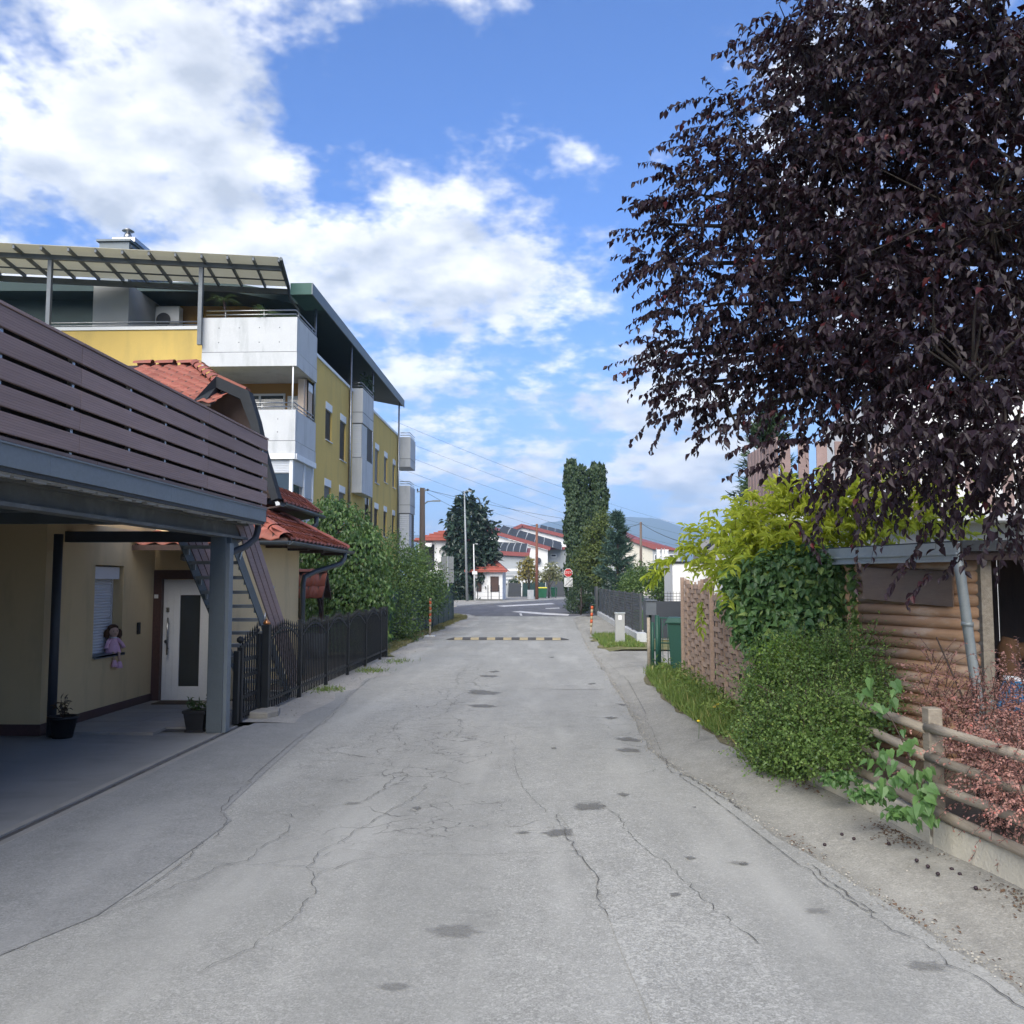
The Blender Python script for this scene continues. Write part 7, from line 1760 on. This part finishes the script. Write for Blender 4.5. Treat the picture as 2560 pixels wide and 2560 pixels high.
a, b = p(1060, 1360), p(1082, 1368); mb = MB(); mb.prism([(a.x, Y0 - 1.2, b.z), (b.x, Y0 - 1.2, b.z), (b.x, Y0 - .02, a.z + .2), (a.x, Y0 - .02, a.z + .2)], (0, 0, .05)); mb.build('awning', M_WHITEP, wh)
mb = MB(); mb.bar(p(1088, 1402, Y0 - .3), p(1165, 1470, Y0 - .3), .06, .1); mb.build('stair_rail', M_VERGE, wh)
for px in (1086, 1110, 1134, 1158): 
    a = p(px, 1402 + (px - 1088) * .88, Y0 - .3); mb = MB(); mb.bar(a, a - Vector((0, 0, 1.1)), .05, .05, (0, 1, 0)); mb.build('baluster', M_VERGE, wh)
# grey fence in front of the annex
pf = thing('white_house_fence', 'thin dark post fence in front of the white annex wall', 'fence', (-5, 86, 0))
fy = Y0 - 3
for px in (1194, 1220, 1228, 1248):
    a = p(px, 1463, fy); mb = MB(); mb.bar((a.x, fy, 0), a, .07, .07, (0, 1, 0)); mb.build('post', M_VERGE, pf)
mb = MB(); mb.box((p(1190, 1500, fy).x, fy - .1, 0), (p(1258, 1500, fy).x, fy + .1, .22)); mb.build('base', M_OLDCON, pf)
for z in (.5, .9, 1.3):
    mb = MB(); mb.bar((p(1190, 1500, fy).x, fy, z), (p(1258, 1500, fy).x, fy, z), .015, .015); mb.build('wire', M_VERGE, pf)

# factory halls with solar panels
def hall(label, Y, wall, fascia, rise, depth, cols, rows_, frac=(0.05, .98), m=M_WHITEP):
    t = thing('factory_hall', label, 'building', (AY(wall[0][0], 1450, Y).x, Y, 0), 'white factory halls with solar roofs')
    W_ = [AY(px, py, Y) for px, py in wall]
    mb = MB(); mb.prism(W_, (0, depth, 0)); mb.build('wall', m, t)
    F0, F1 = AY(*fascia[0], Y - .3), AY(*fascia[1], Y - .3)
    mb = MB(); mb.bar(F0, F1, .5, .55, (0, 0, 1)); mb.build('fascia', M_REDF, t)
    bk = Vector((0, depth, rise)); mb = MB(); mb.prism([F0 + Vector((0, .2, .1)), F1 + Vector((0, .2, .1)), F1 + bk, F0 + bk], (0, 0, .08)); ro = mb.build('roof', M_REDF, t)
    up = (F1 - F0).cross(bk).normalized(); up = up if up.z > 0 else -up
    for i in range(cols):
        for j in range(rows_):
            u0, u1 = frac[0] + (frac[1] - frac[0]) * i / cols, frac[0] + (frac[1] - frac[0]) * (i + .94) / cols
            v0, v1 = .06 + .9 * j / rows_, .06 + .9 * (j + .86) / rows_
            q = [F0.lerp(F1, u) + bk * v + up * .45 for u, v in ((u0, v0), (u1, v0), (u1, v1), (u0, v1))]
            mb = MB(); mb.prism([q[0] - up * .25, q[1] - up * .25, q[2] + up * .25, q[3] + up * .25], up * .08); pn_ = mb.build('solar_panel', M_SOLAR, ro)
            mb = MB(); mb.bar(q[1] - up * .2, q[2] + up * .34, .06, .06); mb.build('panel_frame', M_FGREY, pn_)
    return t
h3 = hall('rearmost white factory hall with peaked red edge and solar panels', 150, [(1270, 1480), (1440, 1480), (1440, 1348), (1305, 1316), (1270, 1330)], ((1305, 1314), (1450, 1350)), 1.0, 14, 5, 2, (.30, .98))
a_, b_ = AY(1275, 1327, 149.7), AY(1306, 1313, 149.7); mb = MB(); mb.bar(a_, b_, .5, .55); mb.build('fascia', M_REDF, h3)
h2 = hall('middle white factory hall with long sloping red edge and solar panels', 135, [(1190, 1480), (1369, 1480), (1369, 1376), (1190, 1325)], ((1190, 1318), (1376, 1372)), 1.3, 12, 7, 3, (.30, 1.15))
h1 = hall('lowest grey factory hall with solar panels behind the white annex', 122, [(1190, 1480), (1322, 1480), (1322, 1388), (1190, 1380)], ((1190, 1379), (1324, 1387)), 1.2, 10, 6, 3, (.2, .94), M_FGREY)
mb = MB(); c = AY(1346, 1401, 134.8); mb.tube([(c.x, 134.9, c.z), (c.x, 134.5, c.z)], .42, 16); mb.build('vent', M_DARKST, h2)
h4 = thing('grey_factory_wing', 'grey factory wing with small windows left of the columnar thujas', 'building', (1, 128, 0))
A_, B_ = AY(1370, 1480, 138), AY(1440, 1374, 138); mb = MB(); mb.box((A_.x, 138, 0), (B_.x + 6, 146, B_.z)); mb.build('wall', M_FGREY, h4)
mb = MB(); mb.box((A_.x, 137.6, B_.z), (B_.x + 6, 138.2, B_.z + .4)); mb.build('roof_edge', M_REDF, h4)
fwin(1377, 1391, 1385, 1393, 138, h4, M_FWIN, M_WHITEP); fwin(1398, 1408, 1420, 1432, 138, h4, M_FWIN, M_FGREY); fwin(1398, 1408, 1436, 1446, 138, h4, M_FWIN, M_FGREY)
# low white wall and canopy in front of the halls
lwall = thing('white_yard_wall', 'long low white wall with pale canopy edge in front of the factory halls', 'wall', (0, 118, 0))
a, b = AY(1258, 1430, 118), AY(1372, 1424, 118); mb = MB(); mb.box((a.x - .4, 118, 0), (b.x, 118.3, a.z - .3)); mb.build('panel', M_WHITEP, lwall)
mb = MB(); mb.bar(AY(1256, 1426, 117.8), AY(1372, 1421, 117.8), .8, .32); mb.build('canopy_edge', M_WHITEP, lwall)
for k in range(4):
    y_ = 1440 + k * 9; mb = MB(); mb.bar(AY(1260, y_, 117.9), AY(1285, y_, 117.9), .03, .16); mb.build('panel_rib', M_FGREY, lwall)
# right hall, flags
rh = thing('red_roof_hall', 'long hall with red roof on the right below the hill', 'building', (12, 135, 0))
YH = 135; mb = MB(); mb.prism([AY(1560, 1490, YH), AY(1632, 1490, YH), AY(1632, 1370, YH), AY(1560, 1345, YH)], (0, 14, 0)); mb.build('wall', mat('cream wall', (.56, .53, .46), (.5, .48, .42), .4, .85, .05, 10), rh)
mb = MB(); mb.prism([AY(1632, 1490, YH), AY(1700, 1490, YH), AY(1700, 1376, YH), AY(1632, 1370, YH)], (0, 14, 0)); mb.build('grey_wall', M_FGREY, rh)
mb = MB(); mb.prism([AY(1558, 1342, YH - .5), AY(1633, 1369, YH - .5), AY(1692, 1372, YH - .5), AY(1680, 1368, YH + 8), AY(1600, 1345, YH + 9), AY(1565, 1330, YH + 6)], (0, 0, -.25)); mb.build('roof', M_REDF, rh)
fwin(1636, 1646, 1386, 1400, YH, rh, M_FWIN, M_WHITEP); fwin(1652, 1664, 1384, 1398, YH, rh, M_FWIN, M_WHITEP); fwin(1672, 1684, 1386, 1398, YH, rh, M_FWIN, M_WHITEP)
for i, px in enumerate((1642, 1655, 1662)):
    t = thing('flag_banner', ('left white flag banner', 'middle white flag banner', 'right white flag banner with dark mark')[i] + ' in front of the red roofed hall', 'flag', (AY(px, 1440, 115).x, 115, 0), 'white flag banners')
    c0, c1 = AY(px, 1450, 115), AY(px, 1374, 115); mb = MB(); mb.tube([(c0.x, 115, 0), (c0.x, 115, c1.z + .2)], .05, 6); mb.build('pole', M_POLE, t)
    mb = MB(); n = 8; vs = []
    for k in range(n + 1):
        z = c1.z - (c1.z - AY(px, 1402, 115).z) * k / n
        vs += [(c0.x + .02, 115.02, z), (c0.x + .55 - .1 * k / n, 115.02 + .12 * math.sin(k), z)]
    mb.add(vs, [(2 * k, 2 * k + 1, 2 * k + 3, 2 * k + 2) for k in range(n)], True); o = mb.build('banner', M_WHITEP, t); o.modifiers.new('thick', 'SOLIDIFY').thickness = .02

# fences, bins and posts across the junction
bf = thing('blue_grey_mesh_fence', 'grey privacy mesh fence with hedge behind the bins across the junction', 'fence', (0, 112, 0))
fy = 112
for i, (pa, pbx, top, m) in enumerate(((1259, 1270, 1464, M_FGREY), (1270, 1304, 1457, M_GFENCE), (1306, 1364, 1456, M_BGF), (1364, 1412, 1453, M_GFENCE), (1412, 1450, 1452, M_GFENCE))):
    a, b = AY(pa, top, fy), AY(pbx, top, fy); mb = MB(); mb.box((a.x + .05, fy, .08), (b.x - .05, fy + .05, a.z)); mb.build('panel', m, bf)
    mb = MB(); mb.tube([(a.x, fy, 0), (a.x, fy, a.z + .15)], .06, 6); mb.build('post', M_POLE, bf)
tree('clipped_shrub', 'round clipped green shrub above the dark gate across the junction', 'shrub', [pb(1285, 1457, 13, 114), pb(1276, 1462, 8, 114), pb(1294, 1462, 8, 114)], 500, .3, .5, M_THU, tuple(Vector((AY(1285, 1490, 114).x, 114, 0))), .06, shell=.5)
tree('clipped_hedge', 'low green hedge top behind the bins across the junction', 'hedge', [pb(1385, 1450, 12, 114, 2.4, 1, .9), pb(1350, 1456, 10, 114, 2, 1, .7)], 700, .3, .5, M_THU, tuple(Vector((AY(1380, 1490, 114).x, 114, 0))), .06, shell=.6)
g1 = G(1355, 1497); g2 = G(1385, 1495)
bin_('wheeled_bin', (g1.x, g1.y, .07), 1.25, 1.15, 'wide green bin with yellow lid across the junction', mat('yellow lid', (.62, .58, .06), (.55, .5, .06), 3, .5, .03, 20), 0, mat('bin green', (.02, .12, .06), (.015, .1, .05), 3, .5, .05, 20))
bin_('wheeled_bin', (g2.x, g2.y, .07), 1.2, .75, 'green lidded bin right of the yellow topped bin across the junction', None, 0, mat('bin green b', (.025, .13, .07), (.02, .11, .055), 3, .5, .05, 20))
for px, w_, lab in ((1323, 9, 'short pale concrete post left of the brown pole'), (1331, 7, 'second short pale concrete post beside the brown pole')):
    g_ = G(px, 1499); h = 1499 - 1475; s_ = g_.y / 2250; mb = MB(); mb.box((-w_ * s_ / 2, -.2, 0), (w_ * s_ / 2, .2, h * s_)); mb.build('concrete_post', M_CONC, loc=(g_.x, g_.y, .0), bevel=.03, label=lab, cat='post')

# dark green sheet fence on the left verge
sfn = thing('green_sheet_fence', 'dark green sheet fence panels behind the road sign on the left', 'fence', (-4.7, 38, 0))
pa_, pb_ = Vector((-4.75, 27.5, 0)), Vector((G(1137, 1552).x - .1, G(1137, 1552).y, 0))
n = 9
for k in range(n):
    a, b = pa_.lerp(pb_, k / n), pa_.lerp(pb_, (k + 1) / n); h = 1.55
    mb = MB(); mb.bar(a + Vector((0, .06, .85)), b + Vector((0, -.06, .85)), .03, 1.5); mb.build('panel', M_BGF, sfn); mb = MB(); mb.bar(a, a + Vector((0, 0, 1.68)), .07, .07, (0, 1, 0)); mb.build('post', M_BGF, sfn)
a = pb_; mb = MB(); mb.bar(a, a + Vector((0, 0, 1.72)), .09, .09, (0, 1, 0)); mb.build('post', M_BGF, sfn)
mb = MB(); mb.bar(pb_ + Vector((0, 0, .85)), pb_ + Vector((-3, .4, .85)), .03, 1.55); mb.build('return_panel', M_BGF, sfn)

# signs
M_SIGNB = mat('grey sign back', (.19, .205, .215), (.17, .185, .195), 3, .5, .03, 20); M_SIGNW = mat('sign white', (.66, .67, .67), (.6, .61, .61), 3, .5, .02, 20); M_SIGNR = mat('sign red', (.50, .025, .025), (.42, .025, .025), 3, .5, .02, 20); M_INK = mat('sign black', (.02, .02, .022), (.03, .03, .03), 3, .6, .02, 20)
def rrect(cx, cz, w, h, r, y, n=4):
    pts = []
    for ax, az, a0 in ((cx + w / 2 - r, cz + h / 2 - r, 0), (cx - w / 2 + r, cz + h / 2 - r, 90), (cx - w / 2 + r, cz - h / 2 + r, 180), (cx + w / 2 - r, cz - h / 2 + r, 270)):
        for k in range(n + 1):
            t = R(a0 + 90 * k / n); pts.append((ax + r * math.cos(t), y, az + r * math.sin(t)))
    return pts
g_ = G(1121, 1556); ys_ = g_.y
sg = thing('road_sign', 'two square grey sign backs stacked on a pole on the left verge', 'road sign', (g_.x, ys_, 0))
top = AY(1118, 1390, ys_).z; mb = MB(); mb.tube([(g_.x, ys_, 0), (g_.x - .05, ys_, top)], .035, 8); mb.build('pole', M_POLE, sg)
for py0, py1, ox in ((1391, 1424, 0), (1424.5, 1458, .01)):
    a, b = AY(1102, py1, ys_), AY(1134, py0, ys_); mb = MB(); mb.prism(rrect((a.x + b.x) / 2 + ox, (a.z + b.z) / 2, b.x - a.x, b.z - a.z - .01, .04, ys_ + .05), (0, .02, 0)); mb.build('panel', M_SIGNB, sg, .004)
    mb = MB(); mb.bar(((a.x + b.x) / 2 - .2, ys_ + .04, (a.z + b.z) / 2), ((a.x + b.x) / 2 + .2, ys_ + .04, (a.z + b.z) / 2), .02, .03); mb.build('clamp', M_POLE, sg)
a = AY(1101, 1413, ys_ + .4); mb = MB(); mb.tube([(a.x, ys_ + .42, a.z), (a.x, ys_ + .44, a.z)], .16, 20); mb.build('round_panel', M_SIGNB, sg)
YS = 66
st = thing('stop_sign', 'red octagonal stop sign above a white square plate at the junction', 'road sign', (AY(1421, 1500, YS).x, YS, 0))
c = AY(1420.5, 1432, YS); r = 11.5 * YS / 2250
octo = lambda rr, y: [(c.x + rr * math.cos(R(22.5 + 45 * k)), y, c.z + rr * math.sin(R(22.5 + 45 * k))) for k in range(8)]
mb = MB(); mb.prism(octo(r, YS), (0, .02, 0)); mb.build('border', M_SIGNW, st); mb = MB(); mb.prism(octo(r * .9, YS - .006), (0, .006, 0)); face = mb.build('face', M_SIGNR, st)
mb = MB(); mb.tube([(c.x, YS + .05, 0), (c.x, YS + .05, c.z + r * .8)], .04, 8); mb.build('pole', M_POLE, st); mb = MB(); mb.tube([(c.x + .28, YS + .05, 0), (c.x + .28, YS + .05, AY(1420, 1467, YS).z + .5)], .03, 8); mb.build('pole', M_POLE, st)
def text_mesh(s_, size, loc, parent, m, name='lettering'):
    cu = bpy.data.curves.new(name, 'FONT'); cu.body = s_; cu.size = size; cu.align_x = 'CENTER'; cu.align_y = 'CENTER'; cu.extrude = .002
    tmp = bpy.data.objects.new('tmp', cu); COL.objects.link(tmp); dg = bpy.context.evaluated_depsgraph_get(); me = bpy.data.meshes.new_from_object(tmp.evaluated_get(dg)); bpy.data.objects.remove(tmp); bpy.data.curves.remove(cu)
    me.materials.clear(); o = link(name, me, m, parent, kind='stuff'); o.matrix_basis = Matrix.Translation(loc) @ Matrix.Rotation(R(90), 4, 'X'); return o
text_mesh('STOP', r * .72, Vector((c.x, YS - .010, c.z)), face, M_SIGNW)
a, b = AY(1410.5, 1467, YS), AY(1431.5, 1444, YS); mb = MB(); mb.prism(rrect((a.x + b.x) / 2, (a.z + b.z) / 2, b.x - a.x, b.z - a.z, .03, YS - .01), (0, .02, 0)); pl = mb.build('plate', M_SIGNW, st)
cc = Vector(((a.x + b.x) / 2 + .02, YS - .016, (a.z + b.z) / 2 - .04)); rr = .18; mb = MB(); ring = [(cc.x + rr * math.cos(2 * math.pi * k / 24), cc.y, cc.z + rr * math.sin(2 * math.pi * k / 24)) for k in range(25)]
for p1, p2 in zip(ring[:-1], ring[1:]): mb.bar(p1, p2, .008, .03, (0, 1, 0))
mb.build('ring', M_INK, pl); mb = MB(); mb.bar((cc.x - .27, cc.y - .004, cc.z - .24), (cc.x + .27, cc.y - .004, cc.z + .27), .03, .006, (0, 1, 0)); mb.build('slash', M_INK, pl); mb = MB(); mb.box((cc.x - .13, cc.y - .002, b.z - .12), (cc.x + .11, cc.y + .004, b.z - .07)); mb.build('caption_bar', M_SIGNB, pl)
YD_ = 106
ds = thing('diamond_sign', 'diamond shaped sign back above a square plate across the junction', 'road sign', (AY(1389, 1490, YD_).x, YD_, 0))
c = AY(1388.5, 1417, YD_); s_ = 8.8 * YD_ / 2250; mb = MB(); mb.prism([(c.x - s_, YD_, c.z), (c.x, YD_, c.z - s_), (c.x + s_, YD_, c.z), (c.x, YD_, c.z + s_)], (0, .03, 0)); mb.build('diamond', M_SIGNW, ds)
a, b = AY(1382, 1442, YD_), AY(1396, 1427, YD_); mb = MB(); mb.prism(rrect((a.x + b.x) / 2, (a.z + b.z) / 2, b.x - a.x, b.z - a.z, .05, YD_), (0, .03, 0)); mb.build('plate', M_SIGNW, ds); mb = MB(); mb.tube([(c.x, YD_ - .05, 0), (c.x, YD_ - .05, c.z + s_ * .9)], .05, 8); mb.build('pole', M_POLE, ds)

# poles, lamps, wires
def pole(px, py_base, top, r0, r1, m, name, label, Y=None, tpx=None, extras=None):
    b = G(px, py_base) if Y is None else Vector((AY(px, 1455, Y).x, Y, 0)); t = thing(name, label, 'street lamp' if 'lamp' in name else 'pole', (b.x, b.y, 0)); tp = AY(tpx or px, top, b.y)
    mb = MB(); mb.tube([b, tp], [r0, r1], 10); mb.build('pole', m, t)
    if extras: extras(t, b, tp)
    return tp
def lamp_arm(L, drop=.1, m=M_POLE):
    def f(t, b, tp):
        mb = MB(); mb.tube([tp - Vector((0, 0, .1)), tp + Vector((L * .5, 0, .05)), tp + Vector((L, 0, .02))], .04, 6); mb.build('arm', m, t)
        mb = MB(); mb.box((tp.x + L * .55, tp.y - .14, tp.z - .06), (tp.x + L * 1.05, tp.y + .14, tp.z + .03)); mb.build('luminaire', m, t, .02)
    return f
pole(1168, 1505, 1228, .14, .06, M_POLE, 'street_lamp', 'tall grey street lamp in front of the dark tree at the junction', tpx=1161, extras=lamp_arm(.7))
def low_lamp(t, b, tp):
    lamp_arm(.42)(t, b, tp); q = AY(1187, 1432, b.y); mb = MB(); mb.box((q.x - .25, b.y - .12, q.z - .16), (q.x + .25, b.y - .08, q.z + .16)); mb.build('plate', M_SIGNW, t)
pole(1187, 1503, 1360, .09, .05, M_SIGNW, 'street_lamp', 'short pale street lamp with white plate beside the dark tree', tpx=1184, extras=low_lamp)
def wooden(t, b, tp):
    mb = MB(); mb.tube([tp + Vector((0, 0, -1.1)), tp + Vector((.35, 0, -.85)), tp + Vector((.95, 0, -.80))], .04, 6); mb.build('lamp_arm', M_POLE, t); mb = MB(); mb.box((tp.x + .65, tp.y - .12, tp.z - .86), (tp.x + 1.15, tp.y + .12, tp.z - .78)); mb.build('luminaire', M_POLE, t)
    mb = MB(); mb.bar(tp + Vector((-.35, 0, -.25)), tp + Vector((.45, 0, -.12)), .06, .06); mb.build('crossarm', M_POLE, t)
    for dx in (-.3, 0, .35): 
        mb = MB(); mb.lathe([(.03, -.1), (.045, -.05), (.045, .02), (.02, .06)], tp + Vector((dx, -.05, -.1)), 8); mb.build('insulator', M_DARKST, t)
T1 = pole(1056, 0, 1220, .22, .16, M_WPOLE, 'utility_pole', 'weathered wooden utility pole with lamp arm behind the left hedge', Y=56, extras=wooden)
T2 = pole(1342, 1500, 1310, .19, .13, M_RPOLE, 'utility_pole', 'reddish brown wooden pole standing by the bins at the junction')
T3 = pole(1602, 0, 1305, .16, .11, M_WPOLE, 'utility_pole', 'dark wooden pole in front of the red roofed hall', Y=86)
def wire(a, b, sag, r, label):
    a, b = Vector(a), Vector(b); n = 24; mb = MB(); mb.tube([a.lerp(b, k / n) - Vector((0, 0, sag * 4 * (k / n) * (1 - k / n))) for k in range(n + 1)], r, 4, cap=False); mb.build('overhead_wire', M_INK, label=label, cat='wire', group='overhead wires')
wire(T1 + Vector((.2, 0, -.1)), AY(1600, 1312, 120), .6, .012, 'thin overhead wire from the left wooden pole to the right across the sky')
for i, (a, b) in enumerate((((980, 1125), (1860, 1400)), ((980, 1090), (1860, 1370)), ((980, 1050), (1860, 1350)), ((960, 1155), (1860, 1430)), ((960, 1185), (1860, 1440)))):
    wire(AY(*a, 150), AY(*b, 230), 2.0, .018, ('lowest', 'second', 'third', 'fourth', 'highest')[i] + ' of the far high voltage wires sloping down behind the thujas')
wire(T3 + Vector((0, 0, -.1)), AY(1740, 1364, 60), .25, .022, 'black cable from the dark pole down to the right behind the vine'); wire(T3 + Vector((0, 0, -.15)), AY(1480, 1332, 95), .2, .018, 'black cable from the dark pole to the left behind the pine')
wire(T2 + Vector((0, 0, -.1)), T1 + Vector((.3, 0, -.3)), .9, .012, 'wire between the reddish brown pole and the left wooden pole')

# ------------------------------------------------------------------ the air: pale even haze round everything
mb = MB(); mb.box((-9500, -9500, -1.2), (9500, 9500, 420))
hz = mb.build('haze', None, kind='stuff')
hm = bpy.data.materials.new('haze'); hm.use_nodes = True
ht = NT(hm.node_tree); ht.n.clear()
pv = ht.node('ShaderNodeVolumePrincipled'); pv.inputs['Color'].default_value = (.46, .68, 1.0, 1)
pv.inputs['Density'].default_value = .00030; pv.inputs['Anisotropy'].default_value = 0.0
ho = ht.node('ShaderNodeOutputMaterial'); ht.link(pv.outputs[0], ho.inputs['Volume'])
hz.data.materials.append(hm)
